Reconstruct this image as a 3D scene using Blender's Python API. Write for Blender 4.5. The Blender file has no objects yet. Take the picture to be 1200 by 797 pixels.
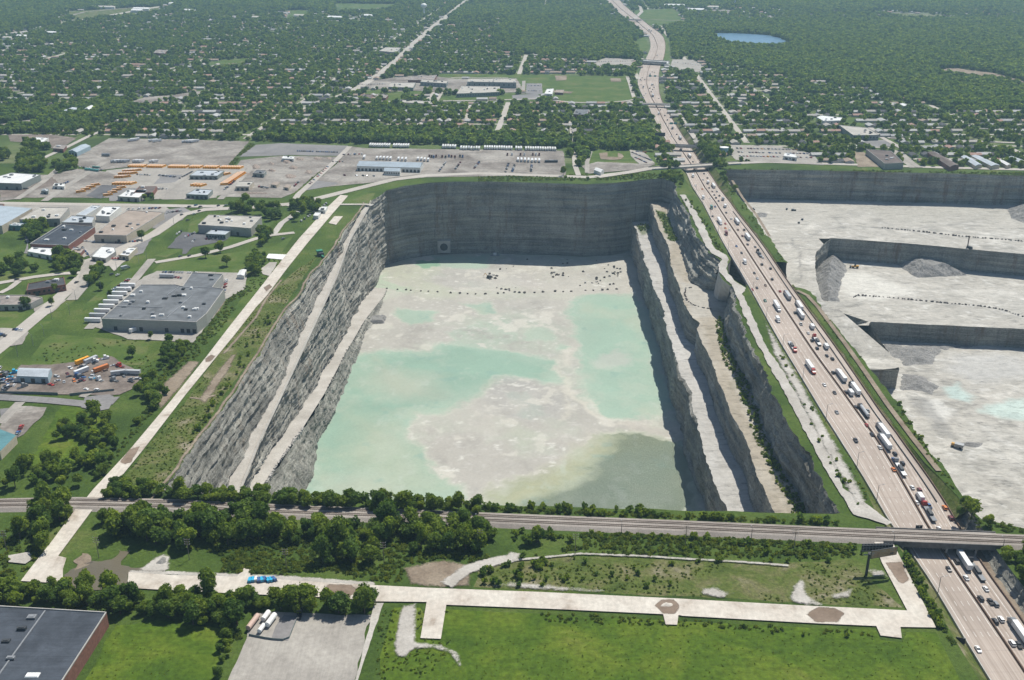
import bpy, bmesh, math, random
import numpy as np
from mathutils import Vector
from mathutils.geometry import delaunay_2d_cdt

# ------------------------------------------------------------ camera, light, exposure
scene = bpy.context.scene
COL = scene.collection
CAM_H, PITCH, FPX = 314.0, math.radians(22.5), 1200.0
cam_data = bpy.data.cameras.new('camera')
cam = bpy.data.objects.new('camera', cam_data)
COL.objects.link(cam)
cam.location = (0, 0, CAM_H)
cam.rotation_euler = (math.radians(90) - PITCH, 0, 0)
cam_data.sensor_width = 36.0
cam_data.lens = 36.0
cam_data.clip_start = 1.0
cam_data.clip_end = 60000.0
scene.camera = cam

SUN_EL, SUN_AZ = math.radians(60), math.radians(35)
world = bpy.data.worlds.new('World')
scene.world = world
world.use_nodes = True
wn = world.node_tree
for n in list(wn.nodes): wn.nodes.remove(n)
sky = wn.nodes.new('ShaderNodeTexSky')
sky.sky_type = 'NISHITA'
sky.sun_disc = False
sky.sun_elevation = SUN_EL
sky.sun_rotation = SUN_AZ
sky.air_density = 1.0
sky.dust_density = 0.6
sky.ozone_density = 1.2
bg = wn.nodes.new('ShaderNodeBackground')
bg.inputs['Strength'].default_value = 0.085
wo = wn.nodes.new('ShaderNodeOutputWorld')
wn.links.new(sky.outputs[0], bg.inputs['Color'])
wn.links.new(bg.outputs[0], wo.inputs['Surface'])

sun_data = bpy.data.lights.new('sun', 'SUN')
sun_data.energy = 4.9
sun_data.angle = math.radians(0.53)
sun_data.color = (1.0, 0.955, 0.86)
sun = bpy.data.objects.new('sun', sun_data)
COL.objects.link(sun)
sdir = Vector((math.sin(SUN_AZ) * math.cos(SUN_EL), math.cos(SUN_AZ) * math.cos(SUN_EL), math.sin(SUN_EL)))
sun.rotation_euler = sdir.to_track_quat('Z', 'Y').to_euler()
sun.location = (300, 600, 900)

scene.view_settings.view_transform = 'Standard'
scene.view_settings.look = 'None'
scene.view_settings.exposure = 0.17
scene.view_settings.gamma = 1.0
scene.view_settings.use_curve_mapping = False
scene.render.engine = 'CYCLES'
scene.cycles.max_bounces = 4
scene.cycles.diffuse_bounces = 2
scene.cycles.glossy_bounces = 2
scene.cycles.transmission_bounces = 2
scene.cycles.transparent_max_bounces = 8
scene.cycles.volume_bounces = 0
scene.cycles.use_adaptive_sampling = True
scene.cycles.adaptive_threshold = 0.02
scene.cycles.caustics_reflective = False
scene.cycles.caustics_refractive = False
scene.render.use_persistent_data = False

rnd = random.Random(11)
RNG = np.random.default_rng(5)

# ------------------------------------------------------------ pixel <-> place (the photo's pixels, 1200 x 797)
CP, SP = math.cos(PITCH), math.sin(PITCH)
def P(px, py, z=0.0):
    """the point of the plane at height z that is seen at a pixel of the photograph"""
    a = PITCH + math.atan((py - 398.5) / FPX)
    h = CAM_H - z
    Y = h / math.tan(a)
    d = Y * CP + h * SP
    return ((px - 600.0) / FPX * d, Y, z)
def PR(px, py, zf, z0=-40.0):
    z = z0
    for _ in range(30):
        Y = P(px, py, z)[1]
        z = 0.5 * z + 0.5 * zf(Y)
    return P(px, py, z)
def proj(x, y, z=0.0):
    h = CAM_H - z
    d = y * CP + h * SP
    return 600 + FPX * x / d, 398.5 + FPX * (h * CP - y * SP) / d
def PP(pts, z=0.0):
    return [P(a, b, z) for a, b in pts]

# ------------------------------------------------------------ numpy noise
_perm = np.random.default_rng(3).random(65536).astype(np.float32)
def _h(ix, iy, iz):
    return _perm[((ix * 73856093) ^ (iy * 19349663) ^ (iz * 83492791)) & 65535]
def vnoise(x, y, z=None):
    x = np.asarray(x, float); y = np.asarray(y, float)
    z = np.zeros_like(x) if z is None else np.asarray(z, float) + 0 * x
    ix = np.floor(x).astype(np.int64); iy = np.floor(y).astype(np.int64); iz = np.floor(z).astype(np.int64)
    fx = x - ix; fy = y - iy; fz = z - iz
    fx = fx * fx * (3 - 2 * fx); fy = fy * fy * (3 - 2 * fy); fz = fz * fz * (3 - 2 * fz)
    def L(a, b, t): return a + (b - a) * t
    c = [[[_h(ix + i, iy + j, iz + k) for k in (0, 1)] for j in (0, 1)] for i in (0, 1)]
    return L(L(L(c[0][0][0], c[1][0][0], fx), L(c[0][1][0], c[1][1][0], fx), fy),
             L(L(c[0][0][1], c[1][0][1], fx), L(c[0][1][1], c[1][1][1], fx), fy), fz) * 2 - 1
def fbm(x, y, z=None, o=4, g=0.5):
    s = 0.0; a = 1.0; t = 0.0
    for i in range(o):
        s = s + a * vnoise(np.asarray(x) * 2 ** i + 17.3 * i, np.asarray(y) * 2 ** i + 5.1 * i, None if z is None else np.asarray(z) * 2 ** i)
        t += a; a *= g
    return s / t

def in_poly(X, Y, poly):
    X = np.asarray(X); Y = np.asarray(Y)
    r = np.zeros(X.shape, bool)
    n = len(poly)
    for i in range(n):
        x1, y1 = poly[i][:2]; x2, y2 = poly[(i + 1) % n][:2]
        if y1 == y2: continue
        c = (y1 > Y) != (y2 > Y)
        r ^= c & (X < (x2 - x1) * (Y - y1) / (y2 - y1) + x1)
    return r
def poly_sdf(X, Y, poly):
    """signed distance, positive inside"""
    d = np.full(X.shape, 1e18)
    n = len(poly)
    for i in range(n):
        x1, y1 = poly[i][:2]; x2, y2 = poly[(i + 1) % n][:2]
        dx, dy = x2 - x1, y2 - y1
        L2 = dx * dx + dy * dy + 1e-9
        t = np.clip(((X - x1) * dx + (Y - y1) * dy) / L2, 0, 1)
        d = np.minimum(d, (X - x1 - t * dx) ** 2 + (Y - y1 - t * dy) ** 2)
    d = np.sqrt(d)
    return np.where(in_poly(X, Y, poly), d, -d)
def line_dist(X, Y, pts):
    d = np.full(np.shape(X), 1e18)
    for i in range(len(pts) - 1):
        x1, y1 = pts[i][:2]; x2, y2 = pts[i + 1][:2]
        dx, dy = x2 - x1, y2 - y1
        L2 = dx * dx + dy * dy + 1e-9
        t = np.clip(((X - x1) * dx + (Y - y1) * dy) / L2, 0, 1)
        d = np.minimum(d, (X - x1 - t * dx) ** 2 + (Y - y1 - t * dy) ** 2)
    return np.sqrt(d)

# ------------------------------------------------------------ materials
def nmat(name):
    m = bpy.data.materials.new(name); m.use_nodes = True
    nt = m.node_tree
    b = nt.nodes['Principled BSDF']
    return m, nt, b
def _coord(nt, scale=(1, 1, 1), rot=(0, 0, 0), use='Object'):
    tc = nt.nodes.new('ShaderNodeTexCoord')
    mp = nt.nodes.new('ShaderNodeMapping')
    mp.inputs['Scale'].default_value = scale
    mp.inputs['Rotation'].default_value = rot
    nt.links.new(tc.outputs[use], mp.inputs['Vector'])
    return mp.outputs[0]
def _noise(nt, vec, scale, detail=4, rough=0.55, dist=0.0):
    n = nt.nodes.new('ShaderNodeTexNoise')
    n.inputs['Scale'].default_value = scale
    n.inputs['Detail'].default_value = detail
    n.inputs['Roughness'].default_value = rough
    n.inputs['Distortion'].default_value = dist
    nt.links.new(vec, n.inputs['Vector'])
    return n.outputs['Fac']
def _ramp(nt, fac, stops):
    r = nt.nodes.new('ShaderNodeValToRGB')
    e = r.color_ramp.elements
    while len(e) < len(stops): e.new(0.5)
    for i, (p, c) in enumerate(stops):
        e[i].position = p
        e[i].color = (c[0], c[1], c[2], 1) if not isinstance(c, (int, float)) else (c, c, c, 1)
    nt.links.new(fac, r.inputs[0])
    return r.outputs[0]
def _mix(nt, fac, a, b, mode='MIX'):
    m = nt.nodes.new('ShaderNodeMix'); m.data_type = 'RGBA'; m.blend_type = mode
    for inp, v in ((m.inputs[0], fac), (m.inputs[6], a), (m.inputs[7], b)):
        if hasattr(v, 'links') or isinstance(v, bpy.types.NodeSocket): nt.links.new(v, inp)
        elif isinstance(v, (int, float)): inp.default_value = v
        else: inp.default_value = (v[0], v[1], v[2], 1)
    return m.outputs[2]
def _bump(nt, b, h, dist, strength=1.0):
    bp = nt.nodes.new('ShaderNodeBump')
    bp.inputs['Strength'].default_value = strength
    bp.inputs['Distance'].default_value = dist
    nt.links.new(h, bp.inputs['Height'])
    nt.links.new(bp.outputs[0], b.inputs['Normal'])
def spec(b, v):
    b.inputs['Specular IOR Level'].default_value = v

def ground_mat(name, stops, scale=0.02, scale2=0.4, amt=0.35, bump=0.3, rough=0.95, sc=(1, 1, 1), rot=(0, 0, 0), fine=None):
    """earth, grass, gravel, concrete: broad patches by a colour ramp, fine grain over it"""
    m, nt, b = nmat(name)
    v = _coord(nt, sc, rot)
    f = _noise(nt, v, scale, 8, 0.62, 0.4)
    c = _ramp(nt, f, stops)
    g = _noise(nt, v, scale2, 6, 0.7)
    k = _ramp(nt, g, [(0.3, 1 - amt), (0.7, 1 + amt * 0.55)])
    c = _mix(nt, 1.0, c, k, 'MULTIPLY')
    if fine:
        v2 = _coord(nt, fine[0], fine[1])
        g2 = _noise(nt, v2, fine[2], 3, 0.6)
        k2 = _ramp(nt, g2, [(0.35, 1 - fine[3]), (0.65, 1 + fine[3] * 0.5)])
        c = _mix(nt, 1.0, c, k2, 'MULTIPLY')
    nt.links.new(c, b.inputs['Base Color'])
    b.inputs['Roughness'].default_value = rough
    spec(b, 0.15)
    if bump: _bump(nt, b, g, bump)
    return m

def plain_mat(name, col, rough=0.6, metal=0.0, var=0.12, scale=0.6, spc=0.4):
    m, nt, b = nmat(name)
    v = _coord(nt)
    f = _noise(nt, v, scale, 4, 0.6)
    k = _ramp(nt, f, [(0.3, tuple(max(0, x * (1 - var)) for x in col)), (0.7, tuple(min(1, x * (1 + var)) for x in col))])
    nt.links.new(k, b.inputs['Base Color'])
    b.inputs['Roughness'].default_value = rough
    b.inputs['Metallic'].default_value = metal
    spec(b, spc)
    return m

M = {}
GR = [(0.3, (0.036, 0.066, 0.013)), (0.45, (0.056, 0.096, 0.017)), (0.58, (0.080, 0.122, 0.023)), (0.72, (0.14, 0.155, 0.05))]
M['ground'] = ground_mat('ground_grass', GR, 0.018, 0.5, 0.42, 0.5)
M['meadow'] = ground_mat('meadow_grass', [(0.3, (0.045, 0.088, 0.010)), (0.47, (0.074, 0.126, 0.012)), (0.6, (0.108, 0.155, 0.016)), (0.76, (0.165, 0.175, 0.04))], 0.03, 0.35, 0.5, 0.2,
                         fine=((0.05, 0.35, 1), (0, 0, 0.10), 2.0, 0.10))
M['lawn'] = ground_mat('mown_lawn', [(0.33, (0.052, 0.096, 0.018)), (0.52, (0.085, 0.130, 0.026)), (0.70, (0.15, 0.155, 0.06))], 0.03, 0.5, 0.3, 0.1)
M['rough'] = ground_mat('rough_grass', [(0.32, (0.055, 0.085, 0.018)), (0.48, (0.100, 0.130, 0.030)), (0.58, (0.150, 0.150, 0.062)), (0.7, (0.27, 0.24, 0.17))], 0.05, 0.5, 0.5, 0.6)
M['far_floor'] = ground_mat('far_land', [(0.35, (0.050, 0.080, 0.022)), (0.5, (0.085, 0.125, 0.035)), (0.65, (0.15, 0.165, 0.08))], 0.006, 0.05, 0.3, 0)
M['dirt'] = ground_mat('bare_dirt', [(0.3, (0.17, 0.13, 0.095)), (0.7, (0.33, 0.275, 0.21))], 0.05, 0.6, 0.3, 0.3)
M['gravel'] = ground_mat('pale_gravel', [(0.3, (0.35, 0.325, 0.29)), (0.7, (0.50, 0.475, 0.435))], 0.05, 0.8, 0.22, 0.2)
M['liner'] = ground_mat('crushed_limestone', [(0.32, (0.33, 0.275, 0.22)), (0.42, (0.51, 0.46, 0.40)), (0.62, (0.59, 0.55, 0.485))], 0.05, 0.35, 0.2, 0.15,
                        fine=((0.25, 0.03, 1), (0, 0, 0), 3.0, 0.06))
M['yard'] = ground_mat('gravel_yard', [(0.3, (0.15, 0.13, 0.115)), (0.47, (0.25, 0.225, 0.20)), (0.66, (0.38, 0.355, 0.32))], 0.022, 0.25, 0.35, 0,
                       fine=((0.02, 0.2, 1), (0, 0, 0.05), 2.0, 0.14))
M['paving'] = ground_mat('worn_paving', [(0.3, (0.27, 0.25, 0.225)), (0.7, (0.41, 0.385, 0.345))], 0.03, 0.4, 0.2, 0,
                         fine=((0.35, 0.02, 1), (0, 0, 0), 3.0, 0.08))
M['asphalt'] = ground_mat('dark_asphalt', [(0.3, (0.085, 0.085, 0.09)), (0.7, (0.15, 0.15, 0.155))], 0.03, 0.5, 0.2, 0)
M['asphalt_old'] = ground_mat('grey_asphalt', [(0.3, (0.17, 0.165, 0.165)), (0.7, (0.27, 0.26, 0.255))], 0.03, 0.5, 0.2, 0)
M['road'] = ground_mat('concrete_road', [(0.3, (0.37, 0.34, 0.30)), (0.7, (0.46, 0.43, 0.39))], 0.02, 0.3, 0.14, 0)
M['mudpatch'] = ground_mat('brown_mud', [(0.3, (0.18, 0.135, 0.10)), (0.7, (0.27, 0.21, 0.165))], 0.06, 0.5, 0.2, 0)
M['trash'] = ground_mat('yard_dirt', [(0.3, (0.13, 0.105, 0.09)), (0.7, (0.27, 0.23, 0.20))], 0.05, 0.35, 0.35, 0)
M['ballast'] = ground_mat('rail_ballast', [(0.3, (0.25, 0.22, 0.195)), (0.7, (0.37, 0.335, 0.30))], 0.04, 1.2, 0.3, 0.2)
M['white'] = plain_mat('white_paint', (0.74, 0.74, 0.72), 0.5)
M['lane'] = plain_mat('lane_paint', (0.66, 0.64, 0.60), 0.7, var=0.25, scale=0.2)
M['black'] = plain_mat('black_rubber', (0.02, 0.02, 0.022), 0.7)
M['glass'] = plain_mat('dark_glass', (0.025, 0.03, 0.04), 0.12, spc=0.6)
M['steel'] = plain_mat('grey_steel', (0.28, 0.29, 0.30), 0.5, 0.4)
M['dark_steel'] = plain_mat('dark_steel', (0.045, 0.05, 0.055), 0.55)
M['concrete'] = plain_mat('grey_concrete', (0.40, 0.385, 0.36), 0.9, var=0.2, scale=0.15, spc=0.1)
M['rust'] = plain_mat('brown_barrier', (0.13, 0.085, 0.06), 0.8, var=0.3)
M['wood'] = plain_mat('weathered_wood', (0.20, 0.17, 0.145), 0.9)
M['bark'] = plain_mat('bark', (0.11, 0.085, 0.065), 0.95)
M['boulder'] = plain_mat('pale_boulder', (0.46, 0.44, 0.41), 0.95, var=0.3, scale=1.0, spc=0.1)
M['boulder_dark'] = plain_mat('dark_boulder', (0.11, 0.10, 0.095), 0.95, var=0.3, scale=1.0, spc=0.1)

# highway slab: warm concrete, worn by the wheels along the lanes (attribute "u" = metres across)
def highway_mat():
    m, nt, b = nmat('highway_concrete')
    at = nt.nodes.new('ShaderNodeAttribute'); at.attribute_name = 'lane_uv'
    mp = nt.nodes.new('ShaderNodeMapping'); mp.inputs['Scale'].default_value = (0.9, 0.006, 1)
    nt.links.new(at.outputs['Vector'], mp.inputs['Vector'])
    s = _noise(nt, mp.outputs[0], 1.0, 4, 0.65)
    c = _ramp(nt, s, [(0.28, (0.25, 0.205, 0.17)), (0.5, (0.385, 0.325, 0.28)), (0.72, (0.47, 0.415, 0.365))])
    mp2 = nt.nodes.new('ShaderNodeMapping'); mp2.inputs['Scale'].default_value = (1, 1, 1)
    nt.links.new(at.outputs['Vector'], mp2.inputs['Vector'])
    g = _noise(nt, mp2.outputs[0], 0.02, 6, 0.6)
    c = _mix(nt, 1.0, c, _ramp(nt, g, [(0.3, 0.86), (0.7, 1.1)]), 'MULTIPLY')
    # slab joints across the lanes
    sx = nt.nodes.new('ShaderNodeSeparateXYZ'); nt.links.new(at.outputs['Vector'], sx.inputs[0])
    md = nt.nodes.new('ShaderNodeMath'); md.operation = 'MODULO'; nt.links.new(sx.outputs[1], md.inputs[0]); md.inputs[1].default_value = 15.0
    ls = nt.nodes.new('ShaderNodeMath'); ls.operation = 'LESS_THAN'; nt.links.new(md.outputs[0], ls.inputs[0]); ls.inputs[1].default_value = 0.35
    mu = nt.nodes.new('ShaderNodeMath'); mu.operation = 'MULTIPLY'; nt.links.new(ls.outputs[0], mu.inputs[0]); mu.inputs[1].default_value = 0.3
    c = _mix(nt, mu.outputs[0], c, (0.2, 0.17, 0.15))
    nt.links.new(c, b.inputs['Base Color'])
    b.inputs['Roughness'].default_value = 0.85; spec(b, 0.2)
    return m
M['highway'] = highway_mat()

def rock_mat(name, tint=(1, 1, 1), stain=0.5, strata=1.0, bump=1.2, sb=(0.012, 0.012, 0.45)):
    """bedded dolomite: thin beds by height, vertical run-off stains, broken grain"""
    m, nt, b = nmat(name)
    v = _coord(nt, sb)
    beds = _noise(nt, v, 1.0, 7, 0.78, 0.5)
    c = _ramp(nt, beds, [(0.30, tuple(0.13 * t for t in tint)), (0.45, tuple(0.235 * t for t in tint)),
                         (0.58, tuple(0.33 * t for t in tint)), (0.72, tuple(0.45 * t for t in tint))])
    v1 = _coord(nt, (1, 1, 1))
    patch = _noise(nt, v1, 0.035, 5, 0.65)
    c = _mix(nt, 1.0, c, _ramp(nt, patch, [(0.32, 0.68), (0.68, 1.25)]), 'MULTIPLY')
    v2 = _coord(nt, (0.05, 0.05, 0.008))
    st = _noise(nt, v2, 1.6, 5, 0.7)
    f = _ramp(nt, st, [(0.55, 0.0), (0.72, stain)])
    c = _mix(nt, f, c, (0.17, 0.105, 0.060))
    v3 = _coord(nt, (0.16, 0.16, 0.012))
    dk = _noise(nt, v3, 1.4, 4, 0.7)
    c = _mix(nt, _ramp(nt, dk, [(0.56, 0.0), (0.75, 0.6)]), c, (0.075, 0.075, 0.078))
    grain = _noise(nt, _coord(nt, (1, 1, 1.8)), 0.55, 8, 0.75)
    c = _mix(nt, 1.0, c, _ramp(nt, grain, [(0.34, 0.62), (0.5, 1.0), (0.66, 1.35)]), 'MULTIPLY')
    nt.links.new(c, b.inputs['Base Color'])
    b.inputs['Roughness'].default_value = 0.95; spec(b, 0.1)
    ad = nt.nodes.new('ShaderNodeMath'); ad.operation = 'ADD'
    nt.links.new(grain, ad.inputs[0]); nt.links.new(beds, ad.inputs[1])
    _bump(nt, b, ad.outputs[0], bump)
    return m
M['rock'] = rock_mat('bedded_rock', (1.12, 1.09, 0.97), 0.7, bump=1.8, sb=(0.004, 0.004, 0.42))
M['rock_far'] = rock_mat('bedded_rock_dark', (1.16, 1.14, 1.0), 0.8, bump=2.0, sb=(0.006, 0.006, 0.22))
M['rock_right'] = rock_mat('blasted_rock', (1.3, 1.27, 1.12), 0.2, bump=2.6, sb=(0.02, 0.02, 0.30))

def attr_mat(name, wet=False, grain=0.5, bump=0.15, amt=0.12):
    """colour and wetness come from the surface's own patches of mud, stone and water"""
    m, nt, b = nmat(name)
    at = nt.nodes.new('ShaderNodeAttribute'); at.attribute_name = 'patch'
    v = _coord(nt)
    g = _noise(nt, v, grain, 9, 0.75)
    if not wet:
        g3 = _noise(nt, _coord(nt, (0.12, 0.6, 1), (0, 0, 0.25)), 0.5, 6, 0.7, 1.2)
    broad = _noise(nt, v, 0.02, 6, 0.6, 0.6)
    k = _ramp(nt, g, [(0.3, 1 - amt), (0.7, 1 + amt * 0.7)])
    c = _mix(nt, 1.0, at.outputs['Color'], k, 'MULTIPLY')
    c = _mix(nt, 1.0, c, _ramp(nt, broad, [(0.3, 0.93), (0.7, 1.07)]), 'MULTIPLY')
    nt.links.new(c, b.inputs['Base Color'])
    if wet:
        mr = nt.nodes.new('ShaderNodeMapRange')
        nt.links.new(at.outputs['Alpha'], mr.inputs[0])
        mr.inputs[3].default_value = 0.9; mr.inputs[4].default_value = 0.46
        nt.links.new(mr.outputs[0], b.inputs['Roughness'])
        sp = nt.nodes.new('ShaderNodeMapRange'); nt.links.new(at.outputs['Alpha'], sp.inputs[0]); sp.inputs[1].default_value = 0.78; sp.inputs[3].default_value = 0.35; sp.inputs[4].default_value = 1.0
        nt.links.new(sp.outputs[0], b.inputs['Specular IOR Level'])
        w = _noise(nt, v, 0.45, 8, 0.9)
        _bump(nt, b, w, 2.2)
        st_ = nt.nodes.new('ShaderNodeMapRange'); nt.links.new(at.outputs['Alpha'], st_.inputs[0]); st_.inputs[1].default_value = 0.75; st_.inputs[3].default_value = 0.10; st_.inputs[4].default_value = 1.0
        nt.links.new(st_.outputs[0], [n for n in nt.nodes if n.type == 'BUMP'][0].inputs['Strength'])
    else:
        c = _mix(nt, 1.0, c, _ramp(nt, g3, [(0.36, 0.62), (0.45, 0.98), (0.6, 1.06)]), 'MULTIPLY')
        nt.links.new(c, b.inputs['Base Color'])
        b.inputs['Roughness'].default_value = 0.92; spec(b, 0.15)
        _bump(nt, b, g, bump)
    return m
M['pit_floor'] = attr_mat('milky_pit_floor', True)
M['quarry_floor'] = attr_mat('crushed_stone_floor', False, 0.25, 0.8, 0.18)
def water_mat(name, col, rough=0.15):
    m, nt, b = nmat(name)
    v = _coord(nt)
    c = _ramp(nt, _noise(nt, v, 0.03, 5), [(0.3, tuple(x * 0.85 for x in col)), (0.7, tuple(x * 1.15 for x in col))])
    nt.links.new(c, b.inputs['Base Color'])
    b.inputs['Roughness'].default_value = rough
    _bump(nt, b, _noise(nt, v, 0.8, 4), 0.15)
    return m
M['lake'] = water_mat('lake_water', (0.09, 0.19, 0.29), 0.3)
M['mud_water'] = water_mat('muddy_water', (0.135, 0.115, 0.075), 0.3)

def leaf_mat(name, dark, light, warm):
    m, nt, b = nmat(name)
    oi = nt.nodes.new('ShaderNodeObjectInfo')
    at = nt.nodes.new('ShaderNodeAttribute'); at.attribute_name = 'leaf'
    c = _mix(nt, at.outputs['Fac'], dark, light)
    r = _ramp(nt, oi.outputs['Random'], [(0.0, (0.58, 0.70, 0.72)), (0.3, (0.85, 0.92, 0.95)), (0.6, (1.1, 1.05, 0.8)), (0.9, (1.3, 1.2, 0.75)), (1.0, warm)])
    c = _mix(nt, 1.0, c, r, 'MULTIPLY')
    nt.links.new(c, b.inputs['Base Color'])
    b.inputs['Roughness'].default_value = 0.7; spec(b, 0.2)
    tr = nt.nodes.new('ShaderNodeBsdfTranslucent'); nt.links.new(_mix(nt, 1.0, c, (1.25, 1.2, 0.7), 'MULTIPLY'), tr.inputs[0])
    ms = nt.nodes.new('ShaderNodeMixShader'); ms.inputs[0].default_value = 0.5
    nt.links.new(b.outputs[0], ms.inputs[1]); nt.links.new(tr.outputs[0], ms.inputs[2]); nt.links.new(ms.outputs[0], nt.nodes['Material Output'].inputs['Surface'])
    return m
M['leaf'] = leaf_mat('foliage', (0.070, 0.128, 0.020), (0.24, 0.33, 0.06), (1.4, 1.25, 0.9))
M['leaf_far'] = leaf_mat('foliage_distant', (0.078, 0.142, 0.038), (0.225, 0.32, 0.085), (1.3, 1.2, 0.95))
M['weed'] = leaf_mat('weed_foliage', (0.085, 0.135, 0.022), (0.175, 0.225, 0.045), (1.5, 1.3, 0.8))

def soft_mat(key):
    """loose ground that thins out into its surroundings (attribute "cover")"""
    m = M[key].copy(); m.name = M[key].name + '_loose'; nt = m.node_tree; b = nt.nodes['Principled BSDF']
    at = nt.nodes.new('ShaderNodeAttribute'); at.attribute_name = 'cover'
    n = _noise(nt, _coord(nt), 0.2, 8, 0.8)
    a1 = nt.nodes.new('ShaderNodeMath'); a1.operation = 'ADD'; nt.links.new(at.outputs['Fac'], a1.inputs[0]); nt.links.new(n, a1.inputs[1])
    a2 = nt.nodes.new('ShaderNodeMath'); a2.operation = 'MULTIPLY'; a2.inputs[1].default_value = 0.5; nt.links.new(a1.outputs[0], a2.inputs[0])
    r = _ramp(nt, a2.outputs[0], [(0.53, 0.0), (0.66, 1.0)])
    tr = nt.nodes.new('ShaderNodeBsdfTransparent'); ms = nt.nodes.new('ShaderNodeMixShader')
    nt.links.new(r, ms.inputs[0]); nt.links.new(tr.outputs[0], ms.inputs[1]); nt.links.new(b.outputs[0], ms.inputs[2]); nt.links.new(ms.outputs[0], nt.nodes['Material Output'].inputs['Surface'])
    return m
# ------------------------------------------------------------ mesh helpers
def link(name, verts, faces, mat, parent=None, smooth=False, mats=None, fmat=None):
    me = bpy.data.meshes.new(name)
    verts = np.asarray(verts, dtype=np.float32)
    me.from_pydata(verts.tolist(), [], [list(map(int, f)) for f in faces])
    for mm in (mats or [mat]): me.materials.append(mm)
    if fmat is not None: me.polygons.foreach_set('material_index', np.asarray(fmat, dtype=np.int32))
    if smooth: me.polygons.foreach_set('use_smooth', np.ones(len(me.polygons), bool))
    me.update()
    o = bpy.data.objects.new(name, me)
    COL.objects.link(o)
    if parent: o.parent = parent
    return o
_LB = {}
def _chk(o, l, g):
    if len(l.replace(',', ' ').split()) > 16: print('LONG', l)
    if l in _LB and (not g or _LB[l] != g): print('DUP', l)
    _LB[l] = g
def tag(o, label=None, cat=None, group=None, kind=None):
    if label: o['label'] = label; _chk(o, label, group)
    if cat: o['category'] = cat
    if group: o['group'] = group
    if kind: o['kind'] = kind
    return o
def struct(o): o['kind'] = 'structure'; return o
def empty(name, loc, rz=0.0):
    o = bpy.data.objects.new(name, None); COL.objects.link(o)
    o.location = loc; o.rotation_euler = (0, 0, rz); o.empty_display_size = 1
    return o
def copy_tree(src, loc=None, rz=None, scale=None, parent=None):
    c = src.copy(); COL.objects.link(c)
    if parent: c.parent = parent
    if loc is not None: c.location = loc
    if rz is not None: c.rotation_euler = (0, 0, rz)
    if scale is not None: c.scale = scale if hasattr(scale, '__len__') else (scale,) * 3
    for ch in src.children: copy_tree(ch, parent=c)
    return c
class MB:
    """collects boxes, prisms and tubes into one mesh"""
    def __init__(s): s.v = []; s.f = []; s.m = []
    def add(s, vs, fs, mi=0):
        o = len(s.v); s.v += [tuple(x) for x in vs]
        s.f += [tuple(i + o for i in f) for f in fs]; s.m += [mi] * len(fs)
    def box(s, x0, x1, y0, y1, z0, z1, mi=0, top=None):
        t = top or (0, 0)
        s.add([(x0, y0, z0), (x1, y0, z0), (x1, y1, z0), (x0, y1, z0),
               (x0 + t[0], y0 + t[1], z1), (x1 - t[0], y0 + t[1], z1), (x1 - t[0], y1 - t[1], z1), (x0 + t[0], y1 - t[1], z1)],
              [(3, 2, 1, 0), (4, 5, 6, 7), (0, 1, 5, 4), (1, 2, 6, 5), (2, 3, 7, 6), (3, 0, 4, 7)], mi)
    def tube(s, p, q, r0, r1=None, n=8, mi=0, caps=True):
        r1 = r0 if r1 is None else r1
        p = Vector(p); q = Vector(q); d = (q - p).normalized()
        u = d.orthogonal().normalized(); w = d.cross(u)
        vs = []
        for c, r in ((p, r0), (q, r1)):
            for i in range(n):
                a = 2 * math.pi * i / n
                vs.append(c + u * (r * math.cos(a)) + w * (r * math.sin(a)))
        fs = [(i, (i + 1) % n, n + (i + 1) % n, n + i) for i in range(n)]
        if caps: fs += [tuple(range(n))[::-1], tuple(range(n, 2 * n))]
        s.add(vs, fs, mi)
    def prism(s, poly, z0, z1, mi=0, mi_top=None):
        """vertical prism over a world polygon (any simple outline)"""
        n = len(poly)
        ar = sum(poly[i][0] * poly[(i + 1) % n][1] - poly[(i + 1) % n][0] * poly[i][1] for i in range(n))
        if ar < 0: poly = poly[::-1]
        vs = [(p[0], p[1], z0) for p in poly] + [(p[0], p[1], z1) for p in poly]
        fs = [(i, (i + 1) % n, n + (i + 1) % n, n + i) for i in range(n)]
        s.add(vs, fs, mi)
        s.add([(p[0], p[1], z1) for p in poly], [tuple(range(n))], mi if mi_top is None else mi_top)
    def build(s, name, mat, parent=None, mats=None, smooth=False):
        return link(name, s.v, s.f, mat, parent, smooth, mats, s.m if mats else None)

def tri_fill(loops_outer, holes, extra=None, z=0.0):
    """triangulate an outline with holes, keeping the given edge points"""
    pts = []; edges = []
    for lp in [loops_outer] + holes:
        o = len(pts)
        pts += [(p[0], p[1]) for p in lp]
        edges += [(o + i, o + (i + 1) % len(lp)) for i in range(len(lp))]
    if extra is not None: pts += [tuple(e[:2]) for e in extra]
    v, e, f, *_ = delaunay_2d_cdt([Vector(p) for p in pts], edges, [], 0, 1e-5)
    V = np.array([(a.x, a.y) for a in v])
    F = [tuple(x) for x in f if len(x) == 3]
    A = np.array(F)
    c = V[A].mean(axis=1)
    keep = in_poly(c[:, 0], c[:, 1], loops_outer)
    for h in holes: keep &= ~in_poly(c[:, 0], c[:, 1], h)
    A = A[keep]
    n = np.cross(V[A[:, 1]] - V[A[:, 0]], V[A[:, 2]] - V[A[:, 0]])
    A[n < 0] = A[n < 0][:, ::-1]
    VV = np.column_stack([V, np.full(len(V), z)])
    return VV, A

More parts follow.
